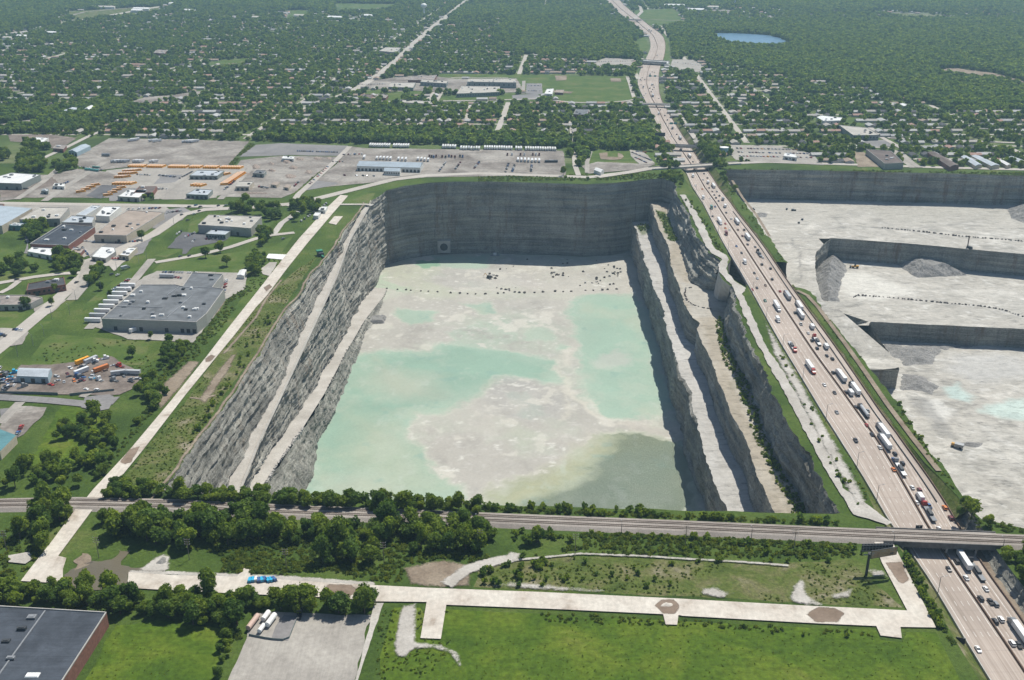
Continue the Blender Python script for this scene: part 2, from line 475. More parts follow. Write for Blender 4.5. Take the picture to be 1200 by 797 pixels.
def jagged(poly, step=6.0, amp=1.2, closed=True):
    """an outline broken up so that soft ground has an uneven edge"""
    out = []
    n = len(poly)
    for i in range(n if closed else n - 1):
        a = np.array(poly[i][:2]); b = np.array(poly[(i + 1) % n][:2])
        L = np.linalg.norm(b - a); k = max(1, int(L / step))
        nrm = np.array([-(b - a)[1], (b - a)[0]]) / (L + 1e-9)
        for j in range(k):
            p = a + (b - a) * j / k
            d = float(fbm(np.array([p[0] / 9.0]), np.array([p[1] / 9.0]), o=3)[0]) * amp * 2
            if j == 0 and not amp > 1.5: d *= 0.4
            out.append(tuple(p + nrm * d))
    if not closed: out.append(tuple(poly[-1][:2]))
    return out
_layer = [0.03]
EXCL = []
def sheet(name, px, mat, z=None, amp=0.0, step=6.0, world_pts=False, kind='structure'):
    """flat area of ground; every sheet lies a little above the one before it"""
    if z is None:
        _layer[0] += 0.006; z = _layer[0]
    w = px if world_pts else PP(px)
    w = [(p[0], p[1]) for p in w]
    EXCL.append((name, w))
    if amp: w = jagged(w, step, amp)
    V, F = tri_fill(w, [], z=z)
    o = link(name, V, F, mat)
    o['kind'] = kind
    return o
def strip_pts(line, width):
    """outline of a road that follows a line, width in metres (number or per-point list)"""
    n = len(line); L = []; R = []
    for i in range(n):
        a = np.array(line[max(0, i - 1)][:2]); b = np.array(line[min(n - 1, i + 1)][:2])
        d = (b - a) / (np.linalg.norm(b - a) + 1e-9); nn = np.array([-d[1], d[0]])
        w = (width[i] if hasattr(width, '__len__') else width) / 2
        p = np.array(line[i][:2])
        L.append(tuple(p + nn * w)); R.append(tuple(p - nn * w))
    return L + R[::-1]
_soft = {}
def soft(name, px, key, fade=3.0, world_pts=False, step=1.4, z=None):
    if z is None:
        _layer[0] += 0.006; z = _layer[0]
    w = [tuple(p[:2]) for p in (px if world_pts else PP(px))]
    EXCL.append((name, w))
    xs = [p[0] for p in w]; ys = [p[1] for p in w]
    gx = np.arange(min(xs) - fade, max(xs) + fade + step, step); gy = np.arange(min(ys) - fade, max(ys) + fade + step, step)
    X, Y = np.meshgrid(gx, gy, indexing='ij'); c = np.clip(0.5 + poly_sdf(X, Y, w) / (2 * fade), 0, 1)
    F = grid_faces(len(gx), len(gy)); F = F[c.ravel()[F].max(axis=1) > 0.02]
    used = np.unique(F); mp = np.full(c.size, -1); mp[used] = np.arange(len(used))
    if key not in _soft: _soft[key] = soft_mat(key)
    o = link(name, np.column_stack([X.ravel(), Y.ravel(), np.full(c.size, z)])[used], mp[F], _soft[key]); o['kind'] = 'structure'
    a = o.data.attributes.new('cover', 'FLOAT', 'POINT'); a.data.foreach_set('value', c.ravel()[used].astype(np.float32))
    return o
def road(name, px, width, mat, z=None, world_pts=False):
    w = px if world_pts else PP(px)
    return sheet(name, strip_pts(w, width), mat, z, world_pts=True)

def resample(pts, step):
    P3 = np.array([tuple(p) + (0,) * (3 - len(p)) for p in pts], float)
    d = np.r_[0, np.cumsum(np.linalg.norm(np.diff(P3, axis=0), axis=1))]
    n = max(2, int(d[-1] / step) + 1)
    t = np.linspace(0, d[-1], n)
    return np.column_stack([np.interp(t, d, P3[:, k]) for k in range(3)])
def byY(pts, Ys):
    A = np.array(sorted([tuple(p) for p in pts], key=lambda p: p[1]))
    return np.column_stack([np.interp(Ys, A[:, 1], A[:, 0]), Ys, np.interp(Ys, A[:, 1], A[:, 2])])

def grid_faces(nu, nv, flip=False):
    i = np.arange((nu - 1) * (nv - 1)); r = i // (nv - 1); c = i % (nv - 1)
    a = r * nv + c
    F = np.column_stack([a, a + nv, a + nv + 1, a + 1])
    return F[:, ::-1] if flip else F

def cliff(name, top, bot, mat, amp=1.5, scale=0.08, dz=2.5, flip=False, blocky=1.0, toe=0.0, top_amp=0.5, seed=0.0):
    """rock face between two lines with the same number of points; returns the broken upper and lower edges"""
    T = np.asarray(top, float); B = np.asarray(bot, float)
    nu = len(T)
    hmax = np.max(np.linalg.norm(T - B, axis=1)); nv = max(4, int(hmax / dz) + 1)
    t = np.linspace(0, 1, nv)[None, :, None]
    G = T[:, None, :] * (1 - t) + B[:, None, :] * t
    du = np.gradient(G[:, 0, :2], axis=0); nrm = np.column_stack([du[:, 1], -du[:, 0]])
    nrm /= np.linalg.norm(nrm, axis=1)[:, None] + 1e-9
    if flip: nrm = -nrm
    X, Y, Z = G[..., 0], G[..., 1], G[..., 2]
    s = scale
    n1 = fbm(X * s + seed, Y * s, Z * s * 1.2, 5, 0.6)
    n2 = fbm(X * s * 0.3 + 9, Y * s * 0.3, Z * 0.02, 3)
    beds = vnoise(X * 0.015 + 3, Y * 0.015, Z * 0.42 + seed) * 0.6
    ridge = 1 - np.abs(fbm(X * s * 2.1, Y * s * 2.1, Z * 0.05, 3)) * 3
    beds = beds + 0.5 * vnoise(X * 0.03, Y * 0.03, Z * 1.1 + seed)
    D = amp * (n1 * 1.15 + n2 * 1.5 + 1.3 * blocky * beds + 0.4 * ridge)
    env = np.ones(nv); env[0] = max(top_amp, 0.9) if top_amp >= 0.5 else top_amp
    D = D * env[None, :]
    if toe: D = D + toe * np.linspace(0, 1, nv)[None, :] ** 3
    G = G.copy()
    G[..., 0] += nrm[:, 0][:, None] * D; G[..., 1] += nrm[:, 1][:, None] * D
    o = link(name, G.reshape(-1, 3), grid_faces(nu, nv, not flip), mat, smooth=False)
    struct(o)
    return G[:, 0, :], G[:, -1, :]

def surface(name, left, right, mat, step=4.0, zamp=0.0, kind='structure', extra=0.0):
    """ground between two lines of equal length"""
    A = np.asarray(left, float); B = np.asarray(right, float)
    w = np.max(np.linalg.norm(A - B, axis=1)); nv = max(2, int(w / step) + 1)
    t = np.linspace(-extra, 1 + extra, nv)[None, :, None]
    G = A[:, None, :] * (1 - t) + B[:, None, :] * t
    if zamp:
        G[..., 2] += zamp * fbm(G[..., 0] * 0.06, G[..., 1] * 0.06, o=4)
    o = link(name, G.reshape(-1, 3), grid_faces(len(A), nv), mat, smooth=True)
    o['kind'] = kind
    return o, G
def set_patch(o, col4):
    col4 = np.array(col4); col4[..., :3] *= np.array([0.96, 0.955, 0.94])
    a = o.data.color_attributes.new('patch', 'FLOAT_COLOR', 'POINT')
    a.data.foreach_set('color', np.asarray(col4, dtype=np.float32).ravel())
class Paint:
    """colours a surface with overlapping soft-edged patches of its materials"""
    def __init__(s, X, Y, base, wet=0.0, warp=9.0, ws=0.03):
        s.X0, s.Y0 = X, Y
        s.X = X + 1.5 * warp * fbm(X * ws, Y * ws, o=7, g=0.7); s.Y = Y + 1.9 * warp * fbm(X * ws + 40, Y * ws + 7, o=7, g=0.7)
        s.c = np.empty(X.shape + (4,)); s.c[...] = tuple(base) + (wet,)
    def put(s, w, col, k=1.0, wet=None):
        w = np.clip(w, 0, 1) * k; w = w[..., None]
        s.c[..., :3] = s.c[..., :3] * (1 - w) + np.array(col) * w
        if wet is not None: s.c[..., 3] = s.c[..., 3] * (1 - w[..., 0]) + wet * w[..., 0]
    def poly(s, px, z, col, soft=4.0, k=1.0, wet=None):
        w = [p[:2] for p in PP(px, z)]
        s.put(0.5 + poly_sdf(s.X, s.Y, w) / (2 * soft), col, k, wet)
    def line(s, px, z, width, col, k=1.0, soft=1.5, wet=None):
        d = line_dist(s.X, s.Y, PP(px, z))
        s.put((width / 2 - d) / soft + 0.5, col, k, wet)
    def spots(s, sc, th, soft, col, k=1.0, seed=0.0, wet=None, mask=None, an=1.0):
        n = fbm(s.X0 * sc + seed, s.Y0 * sc * an + seed, o=5, g=0.6)
        w = np.clip((n - th) / soft, 0, 1)
        if mask is not None: w = w * mask
        s.put(w, col, k, wet)

# ------------------------------------------------------------ the main pit
ZB, Z1, Z2 = -95.0, -55.0, -30.0
def zu(Y): return -45.0 * min(1, max(0, (1190 - Y) / 590.0))
def zl(Y): return -95.0 + 33.0 * min(1.15, max(0, (1149 - Y) / 509.0))
rim_left = PP([(195, 569), (238, 510), (277.5, 455), (318, 390), (365, 323.5), (380, 305), (417, 254), (422, 247)])
up_l = [PR(a, b, zu) for a, b in [(266, 573), (289, 524), (303, 497), (324, 459), (342.5, 415), (363.6, 367), (384.7, 323.5), (403, 288), (422.5, 245)]]
up_r = [PR(a, b, zu) for a, b in [(282, 573), (303, 520), (334.5, 453.5), (365, 388), (395, 323.5), (410, 281), (432, 243)]]
lo_l = [PR(a, b, zl, -80) for a, b in [(296, 562), (326, 518.5), (368.5, 455), (399, 399), (425, 355), (439, 338)]]
lo_r = [PR(a, b, zl, -80) for a, b in [(312, 562), (348.6, 511.5), (381, 460), (406, 412), (427, 376), (449, 348)]]
water_l = PP([(357, 571), (366, 555), (366, 520), (380, 499), (400, 459), (420, 415), (429, 388), (441, 372)], ZB)
def ext(line, y0):
    """carry a line on towards the viewer"""
    L = sorted([tuple(p) for p in line], key=lambda p: p[1])
    a, b = L[0], L[1]
    k = (y0 - a[1]) / (b[1] - a[1])
    kz = 0 if abs(b[2] - a[2]) < 1e-6 else k
    return [(a[0] + (b[0] - a[0]) * k * 0.6, y0, a[2] + (b[2] - a[2]) * kz)] + L
NEAR = 499.0
rim_left = ext(rim_left, NEAR); up_l = ext(up_l, NEAR); up_r = ext(up_r, NEAR)
lo_l = ext(lo_l, NEAR); lo_r = ext(lo_r, NEAR); water_l = ext(water_l, NEAR)
YN = 1192.0
Yu = np.arange(NEAR, YN + 0.1, 2.2)
Rl, Ul, Ur = byY(rim_left, Yu), byY(up_l, Yu), byY(up_r, Yu)
Ul[:, 2] = [zu(y) for y in Yu]; Ur[:, 2] = Ul[:, 2]
Ul[-1] = (Rl[-1][0] + 0.5, YN, -0.2)
rimL, _ = cliff('upper_rock_face', Rl, Ul, M['rock'], 1.7, 0.11, 1.8, flip=False)
surface('haul_road', Ul + [-4, 0, 0], Ur, M['gravel'], 4)
# raised edge of the haul road
cb = Ur + np.array([-1.2, 0, 0.0]); ct = Ur + np.array([-0.6, 0, 1.1]); ce = Ur + np.array([0.6, 0, -0.6])
surface('road_berm', cb, ct, M['gravel'], 1); surface('road_berm', ct, ce, M['gravel'], 1)
# lower face: from the haul road's edge (and the rim beyond it) down to the lower road and the floor
nw = P(449.7, 223.7)
Yall = np.r_[Yu, np.arange(YN + 2.2, nw[1] - 1, 2.2), nw[1]]
topL = byY([tuple(p) for p in Ur] + [P(436, 239.5), P(441, 232.5), nw], Yall)
topL[:, 2] = [zu(y) for y in Yall]
botL = byY([tuple(p) for p in lo_l] + [P(447, 319, ZB), P(453, 304, ZB), (P(456, 299, ZB)[0], nw[1], ZB)], Yall)
botL[:, 2] = [max(ZB, min(zl(y), -62 if y < 640 else 0)) - 0.5 for y in Yall]
topN, _ = cliff('lower_rock_face', topL, botL, M['rock'], 2.0, 0.10, 2.0, flip=False)
Yl = np.arange(NEAR, 1150, 2.2)
Ll, Lr, Wl = byY(lo_l, Yl), byY(lo_r, Yl), byY(water_l, Yl)
Ll[:, 2] = np.minimum([zl(y) for y in Yl], -61.0); Lr[:, 2] = Ll[:, 2]
surface('haul_road', Ll + [-5, 0, 0.3], Lr, M['gravel'], 4)
Wl = Wl + np.array([2.0, 0, -1.0]); Wl[:, 0] = np.maximum(Wl[:, 0], Lr[:, 0] + 1.5)
cliff('shore_rock_slope', Lr, Wl, M['rock_right'], 2.2, 0.12, 2.0, flip=False, blocky=0.4)

# far wall
far_rim = PP([(449.7, 223.7), (475, 217.7), (505, 214), (540, 213), (580, 213), (650, 214.5), (688, 216), (720, 214.5), (740, 212), (753, 210.5), (777, 209), (789.6, 214)])
FR = resample(far_rim, 2.6)
FB = FR.copy(); FB[:, 2] = ZB - 0.5
FB[:, 1] -= 3.0
farT, _ = cliff('far_rock_face', FR, FB, M['rock_far'], 0.9, 0.07, 2.4, flip=False, blocky=1.3, top_amp=0.8)
# corner and the right-hand outer face, down to bench two
out_top = PP([(789.6, 214), (791, 222), (797, 232), (810.6, 258), (819, 277), (830, 296.6), (841, 304), (844, 307), (843, 312)])
out_bot = [P(789, 221, Z2), P(787, 235, Z2), P(783, 250, Z2), P(791, 272, Z2), P(800, 292, Z2), P(802, 309, Z2), P(809, 330, Z2), P(824, 339, Z2), P(837, 341, Z2)]
def pair(a, b, step):
    A = []; B = []
    for i in range(len(a) - 1):
        L = max(math.dist(a[i], a[i + 1]), math.dist(b[i], b[i + 1])); k = max(1, int(L / step))
        for j in range(k):
            t = j / k
            A.append([a[i][q] * (1 - t) + a[i + 1][q] * t for q in range(3)]); B.append([b[i][q] * (1 - t) + b[i + 1][q] * t for q in range(3)])
    A.append(list(a[-1])); B.append(list(b[-1]))
    return np.array(A), np.array(B)
oa, ob = pair(out_top, out_bot, 2.0)
outT1, _ = cliff('outer_rock_face', oa, ob, M['rock_right'], 2.2, 0.09, 2.0, flip=False)
# curved concrete retaining wall
wt = PP([(843, 312), (842.3, 317), (843.5, 322), (847, 328), (852, 332), (856.5, 335.5)])
wb = [P(837, 341, Z2), P(836, 345, Z2), P(837.5, 348, Z2), P(841, 351.5, Z2), P(846, 353, Z2), P(851, 354, Z2)]
wa, wb_ = pair(wt, wb, 2.0)
struct(link('retaining_wall', np.concatenate([wa, wb_]), [(i, i + 1, len(wa) + i + 1, len(wa) + i) for i in range(len(wa) - 1)], M['concrete']))
out2 = PP([(856.5, 335.5), (866, 372.7), (878, 399), (895.6, 430.6), (906, 452), (908.5, 462), (928.6, 500), (946.7, 528), (964.7, 560), (981, 596.5), (985, 606)])
Y2 = np.arange(NEAR, out2[0][1], 2.0)[::-1]
O2 = byY(ext(out2, NEAR), Y2); O2[0] = wt[-1]
OB = O2.copy(); OB[:, 2] = Z2 - 2; OB[:, 0] -= 4 + 2.2 * fbm(Y2 * 0.02, Y2 * 0, o=3)
outT2, _ = cliff('outer_rock_face', O2, OB, M['rock_right'], 2.3, 0.10, 1.7, flip=False, blocky=0.8)

# the two long benches on the right
b1_l = PP([(743, 263), (749, 282.5), (760, 314), (767.6, 339), (778, 371), (787.6, 404), (799, 443), (809, 461), (811, 480), (822, 508), (834, 548), (854, 600.5)], Z1)
b1_r = PP([(760.6, 262), (770, 284), (780, 312), (786, 339), (790, 355), (797, 381), (806, 394), (812, 401), (810, 410), (818, 425), (829, 459), (848, 500), (860, 534), (872.4, 568), (882, 598.5)], Z1)
b2_l = PP([(764, 241), (770, 261.5), (782.5, 284), (786, 312), (795.5, 330.5), (804, 358.6), (812, 372), (821, 379), (817, 385), (827, 408), (839, 436), (850, 461), (860, 486), (878, 522), (888, 556), (910.5, 608.6)], Z2)
YB = np.arange(NEAR, 1296, 2.0)
B1 = byY(ext(b1_l, NEAR), YB)
B1b = B1.copy(); B1b[:, 2] = ZB - 0.5; B1b[:, 0] -= 1.2
b1T, _ = cliff('bench_rock_face', B1[::-1], B1b[::-1], M['rock_right'], 2.0, 0.11, 1.8, flip=False)
B2 = byY(ext(b2_l, NEAR), YB)
B2b = B2.copy(); B2b[:, 2] = Z1 - 0.3; B2b[:, 0] -= 1.0
b2T, _ = cliff('bench_rock_face', B2[::-1], B2b[::-1], M['rock_right'], 1.5, 0.10, 1.8, flip=False)
def bench(name, edge, x_out, z, base, seed):
    E = np.asarray(edge); R = E.copy(); R[:, 0] = x_out
    o, G = surface(name, E, R, M['quarry_floor'], 1.5)
    X, Y = G[..., 0], G[..., 1]
    t = (X - E[:, None, 0])
    zz = G[..., 2] + 0.5 * fbm(X * 0.12, Y * 0.05, o=4) * np.clip(t / 2, 0, 1)
    co = np.column_stack([X.ravel(), Y.ravel(), zz.ravel()]).astype(np.float32)
    o.data.vertices.foreach_set('co', co.ravel()); o.data.update()
    p = Paint(X, Y, base, 0, 3, 0.08)
    return o, G, p, t
o1, G1, p1, t1 = bench('bench_floor', b1T, 205, Z1, (0.44, 0.425, 0.40), 0)
p1.spots(0.05, 0.1, 0.3, (0.50, 0.49, 0.47), 0.8, an=0.3); p1.spots(0.12, 0.25, 0.2, (0.33, 0.315, 0.29), 0.6, 3)
p1.poly([(745, 264), (760, 262), (762, 272), (752, 276)], Z1, (0.09, 0.12, 0.035), 2, 0.7)
set_patch(o1, p1.c)
o2, G2, p2, t2 = bench('bench_floor', b2T, 215, Z2, (0.37, 0.33, 0.27), 1)
p2.spots(0.05, 0.0, 0.3, (0.45, 0.42, 0.37), 0.7, an=0.3); p2.spots(0.12, 0.2, 0.2, (0.26, 0.235, 0.18), 0.6, 3)
p2.poly([(795, 330), (840, 335), (838, 372), (812, 372)], Z2, (0.44, 0.42, 0.38), 3, 0.8)
p2.poly([(768, 245), (780, 250), (793, 268), (795, 283), (784, 282), (776, 262)], Z2, (0.085, 0.12, 0.03), 1.5)
for a, b_ in (((840, 362), (880, 455)), ((880, 455), (905, 520)), ((905, 520), (940, 600))):
    p2.poly([(a[0] + 12, a[1]), (b_[0] + 2, b_[1]), (b_[0] + 30, b_[1]), (a[0] + 40, a[1])], Z2, (0.075, 0.10, 0.028), 3, 0.85)
set_patch(o2, p2.c)
# near wall, under the railway
nearL = np.array([(x, float(np.interp(x, [-205, 0, 190], [523, 509, 499])), 0) for x in np.arange(-206.5, O2[-1][0] + 0.1, 3.0)])
nb = nearL.copy(); nb[:, 2] = ZB - 1; nb[:, 1] += 5
nearL[:, 1] += 1.5 * fbm(nearL[:, 0] * 0.05, nearL[:, 0] * 0, o=3)
cliff('near_rock_face', nearL[::-1], nb[::-1], M['rock'], 0.8, 0.08, 5, flip=False, top_amp=0.0)

# pit floor: pale mud, milky turquoise shallows, debris
step = 1.25
gx = np.arange(-215, 166, step); gy = np.arange(496, 1325, step)
X, Y = np.meshgrid(gx, gy, indexing='ij')
Z = ZB + 0.25 * fbm(X * 0.03, Y * 0.03, o=4)
of = link('pit_floor', np.column_stack([X.ravel(), Y.ravel(), Z.ravel()]), grid_faces(len(gx), len(gy)), M['pit_floor'], smooth=True)
struct(of)
def c7(pts): return [(340 + a / 2.344, 280 + b / 2.344) for a, b in pts]
pt = Paint(X, Y, (0.44, 0.425, 0.385), 0.0, 13.0, 0.022)
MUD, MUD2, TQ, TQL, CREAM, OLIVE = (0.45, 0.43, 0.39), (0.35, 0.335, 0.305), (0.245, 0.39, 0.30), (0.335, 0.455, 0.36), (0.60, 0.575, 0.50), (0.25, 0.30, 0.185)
pt.poly(c7([(200, 30), (940, 30), (940, 150), (560, 170), (300, 150), (210, 130)]), ZB, (0.45, 0.47, 0.37), 12, 0.75, 0.3)
pt.poly(c7([(440, 60), (600, 70), (700, 130), (460, 140), (380, 110)]), ZB, (0.44, 0.42, 0.40), 8, 0.8)
pt.poly(c7([(600, 60), (940, 55), (940, 150), (640, 150)]), ZB, (0.47, 0.44, 0.40), 8, 0.75)
pt.poly(c7([(390, 50), (560, 45), (540, 75), (420, 80)]), ZB, TQL, 6, 0.75, 0.5)
pt.poly(c7([(345, 66), (415, 62), (420, 78), (370, 84)]), ZB, (0.20, 0.36, 0.24), 2, 0.9, 0.6)
pt.poly(c7([(230, 90), (330, 130), (300, 160), (220, 170)]), ZB, (0.40, 0.50, 0.38), 6, 0.6, 0.5)
pt.poly(c7([(-10, 330), (330, 305), (480, 285), (600, 310), (745, 330), (748, 395), (640, 395), (570, 380), (540, 420), (500, 455), (440, 478), (370, 488), (340, 530), (395, 600), (455, 640), (465, 760), (-40, 760)]), ZB, TQL, 7, 0.95, 0.7)
pt.poly(c7([(180, 335), (330, 315), (480, 300), (600, 325), (745, 345), (745, 385), (640, 385), (540, 400), (430, 440), (300, 480), (200, 600), (40, 680), (60, 600), (110, 480), (150, 400)]), ZB, TQ, 12, 0.75, 0.8)
pt.poly(c7([(230, 340), (400, 380), (420, 440), (260, 430), (200, 390)]), ZB, (0.43, 0.45, 0.36), 18, 0.75)
pt.poly(c7([(190, 470), (330, 540), (400, 640), (440, 700), (260, 700), (150, 600)]), ZB, (0.38, 0.44, 0.33), 18, 0.75)
pt.poly(c7([(760, 175), (800, 150), (935, 145), (960, 220), (1000, 330), (1055, 490), (900, 492), (840, 460), (795, 400), (775, 300), (755, 200)]), ZB, TQL, 6, 0.95, 0.7)
pt.poly(c7([(860, 160), (1060, 200), (1060, 480), (920, 470), (840, 420), (800, 310), (820, 240)]), ZB, (0.29, 0.43, 0.335), 12, 0.6, 0.8)
pt.poly(c7([(820, 325), (900, 305), (960, 325), (940, 345), (830, 345)]), ZB, (0.46, 0.47, 0.42), 5, 0.7)
for q, s_ in (([(285, 195), (400, 195), (415, 235), (340, 245)], .85), ([(470, 180), (550, 180), (560, 205), (490, 205)], .8), ([(590, 425), (670, 420), (690, 480), (620, 500)], .6),
          ([(650, 235), (720, 240), (725, 275), (650, 280)], .7), ([(500, 225), (600, 220), (640, 290), (500, 300), (440, 260)], .5), ([(715, 290), (755, 290), (755, 306), (720, 305)], .9)):
    pt.poly(c7(q), ZB, TQL, 3, s_, 0.6)
pt.poly(c7([(345, 520), (370, 490), (500, 480), (640, 500), (850, 540), (830, 600), (700, 640), (540, 690), (440, 680), (380, 590)]), ZB, MUD, 4, 0.9, 0.0)
pt.poly(c7([(500, 470), (560, 430), (560, 380), (680, 390), (750, 430), (740, 490), (600, 500)]), ZB, (0.40, 0.39, 0.37), 6, 0.65, 0.1)
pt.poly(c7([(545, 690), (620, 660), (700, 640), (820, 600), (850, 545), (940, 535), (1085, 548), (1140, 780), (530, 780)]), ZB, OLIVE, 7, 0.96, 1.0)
pt.poly(c7([(700, 700), (900, 600), (1060, 580), (1110, 760), (700, 770)]), ZB, (0.29, 0.365, 0.275), 18, 0.8, 1.0)  # paler green painted into the near-right water where the sun glitters
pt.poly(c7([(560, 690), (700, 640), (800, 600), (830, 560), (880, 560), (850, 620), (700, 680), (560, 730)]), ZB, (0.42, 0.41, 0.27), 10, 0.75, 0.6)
pt.poly(c7([(470, 215), (620, 200), (745, 240), (745, 320), (600, 305), (470, 290)]), ZB, (0.40, 0.46, 0.375), 10, 0.5, 0.3)
pt.poly(c7([(560, 500), (640, 520), (700, 560), (640, 600), (580, 570)]), ZB, (0.43, 0.47, 0.37), 8, 0.5)
pt.line(c7([(760, 300), (750, 360), (775, 420), (830, 465), (900, 510), (1000, 515), (1075, 520)]), ZB, 8, CREAM, 0.85, 5, 0.0)
pt.line(c7([(735, 320), (760, 400), (770, 440), (760, 500)]), ZB, 3, CREAM, 0.7, 5, 0.0)
pt.line(c7([(830, 440), (880, 490), (960, 505)]), ZB, 5, (0.62, 0.61, 0.54), 0.7, 4, 0.0)
pt.poly(c7([(900, 500), (1075, 500), (1075, 545), (920, 535)]), ZB, (0.50, 0.47, 0.42), 3, 0.8, 0.0)
m7 = (pt.c[..., 3] < 0.35).astype(float)
pt.spots(0.035, 0.22, 0.10, (0.58, 0.56, 0.50), 0.8, 2.0, mask=m7); pt.spots(0.09, 0.40, 0.08, (0.66, 0.65, 0.60), 0.8, 5.0, mask=m7, an=1.6)
pt.spots(0.03, 0.25, 0.2, MUD2, 0.6, 8.0, mask=m7); pt.spots(0.02, 0.15, 0.3, (0.45, 0.50, 0.41), 0.35, 12.0)
pt.spots(0.05, 0.34, 0.2, (0.20, 0.34, 0.30), 0.35, 15.0, mask=1 - m7)
pt.spots(0.10, 0.18, 0.35, (0.36, 0.345, 0.315), 0.45, 21.0, mask=m7, an=.5); pt.spots(0.22, 0.2, 0.3, (0.58, 0.565, 0.53), 0.5, 25.0, mask=m7)
pt.spots(0.012, 0.1, 0.3, (0.50, 0.48, 0.43), 0.6, 31.0, mask=m7); pt.spots(0.016, 0.05, 0.35, (0.42, 0.45, 0.35), 0.5, 35.0, mask=1 - m7); pt.spots(0.07, 0.3, 0.3, (0.46, 0.52, 0.45), 0.45, 37.0, mask=1 - m7, an=.6)
# pale scum line along the shores
w_ = pt.c[..., 3]; gxx, gyy = np.gradient(w_); pt.put(np.clip(np.hypot(gxx, gyy) * 5 - .12, 0, 1), (0.56, 0.55, 0.47), 0.55)
# drainage threads
for k in range(26):
    x0, y0 = rnd.uniform(380, 720), rnd.uniform(300, 345)
    q = [(x0 + i * rnd.uniform(6, 14), y0 + i * rnd.uniform(-1, 3)) for i in range(5)]
    pt.line(q, ZB, 0.8, (0.34, 0.32, 0.29), 0.6, 1.0)
pt.c[..., :3] *= 0.89
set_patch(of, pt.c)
# ------------------------------------------------------------ the highway's line and level
def zh(Y): return float(np.interp(Y, [500, 545, 600, 1180, 1280, 1600, 1800, 2600], [-6.0, -3.6, -1.0, -1.0, -6.0, -6.0, 0.5, 0.5]))
def zh2(Y): return zh(Y)
med_px = [(1262, 880), (1200, 786.7), (1154.5, 718.7), (1109, 652.8), (1096, 630), (1040, 534), (1009.5, 490), (981, 450), (955, 414.6), (932, 380), (892, 319), (866.7, 280), (844, 246), (816.7, 203.3),
          (810, 192.5), (793, 168), (777, 140), (768, 123), (761, 110), (757, 95), (760, 80), (768, 66), (771, 55), (766, 42), (752, 30), (741, 21), (727, 10), (718, 1), (712, -6)]
lef_px = [(1212, 880), (1157, 797), (1112, 720), (1072, 653), (1052, 630), (1010, 558), (980, 511.6), (971, 498), (943, 450.7), (910, 396), (877, 335.7), (852, 293.5), (849, 289), (808.7, 215), (804.7, 204),
          (798, 193), (783, 169), (760, 128), (757, 119), (749, 107), (746, 95), (751, 80), (757.5, 68), (763, 55), (760, 42), (744, 30), (733, 21), (719, 10), (710, 1), (703, -6)]
rig_px = [(1295, 880), (1243, 797), (1200, 726.6), (1142.7, 652), (1130, 624), (1116, 600), (1064, 525), (1044, 500), (1000, 435.7), (975, 400), (928.4, 337), (896, 289), (860, 243), (833, 204),
          (822.5, 192), (807, 168), (780, 127), (773, 112), (772, 95), (773, 80), (778.5, 68), (780.5, 52), (777, 41), (761, 30), (750, 21), (736, 10), (727, 1), (721, -6)]
def hline(px): return sorted([PR(a, b, zh, 0) for a, b in px], key=lambda p: p[1])
med, lef, rig = hline(med_px), hline(lef_px), hline(rig_px)
yend = min(med[-1][1], lef[-1][1], rig[-1][1])
HY = np.r_[np.arange(med[0][1] + 1, 1800, 4.0), np.arange(1800, yend, 12.0)]
def at_y(L, y): return np.interp(y, [p[1] for p in L], [p[0] for p in L])
def smooth(a, k=5):
    p = np.pad(a, k, mode='edge'); return np.convolve(p, np.ones(2 * k + 1) / (2 * k + 1), 'valid')
HM, HL, HR = smooth(at_y(med, HY)), smooth(at_y(lef, HY), 8), smooth(at_y(rig, HY), 8)
HZ = np.array([zh(y) for y in HY])
WL, WR = HM - HL, HR - HM
def hx(y, u):
    """x of a point u metres right of the median at y"""
    return float(np.interp(y, HY, HM)) + u
nv = 21
us = np.linspace(-1, 1, nv)
V = []; UV = []
for i, y in enumerate(HY):
    for u in us:
        off = u * (WL[i] if u < 0 else WR[i])
        V.append((HM[i] + off, y, HZ[i])); UV.append((off, y, 0))
F = list(grid_faces(len(HY), nv, True))
n0 = len(V)
for side in (0, nv - 1):
    o = len(V)
    for i, y in enumerate(HY):
        V.append((V[i * nv + side][0], y, HZ[i] - 1.8)); UV.append((0, y, 0))
    for i in range(len(HY) - 1):
        F.append((i * nv + side, (i + 1) * nv + side, o + i + 1, o + i))
oL, oR = n0, n0 + len(HY)
for i in range(len(HY) - 1): F.append((oL + i, oL + i + 1, oR + i + 1, oR + i))
hw = struct(link('highway', V, F, M['highway']))
at = hw.data.attributes.new('lane_uv', 'FLOAT_VECTOR', 'POINT')
at.data.foreach_set('vector', np.array(UV, dtype=np.float32).ravel())

def rail_box(name, label, cat, xoff, w, h, mat, y0=-1e9, y1=1e9, dz=0.0, group=None):
    idx = [i for i, y in enumerate(HY) if y0 <= y <= y1]
    V = []
    for i in idx:
        x = HM[i] + xoff(i); z = HZ[i] + dz
        V += [(x - w / 2, HY[i], z), (x - w / 2 * 0.6, HY[i], z + h), (x + w / 2 * 0.6, HY[i], z + h), (x + w / 2, HY[i], z)]
    F = []
    for k in range(len(idx) - 1):
        a = 4 * k
        for j in range(3): F.append((a + j, a + j + 4, a + j + 5, a + j + 1))
    F += [(0, 1, 2, 3), (len(V) - 1, len(V) - 2, len(V) - 3, len(V) - 4)]
    o = link(name, V, F, mat); tag(o, label, cat, group); return o
rail_box('median_barrier', 'long brown stained concrete barrier down the middle of the highway', 'barrier', lambda i: 0, 1.0, 1.15, M['rust'])
rail_box('edge_barrier', 'pale concrete barrier along the left edge of the highway', 'barrier', lambda i: -WL[i] + 0.5, 0.9, 1.1, M['concrete'])
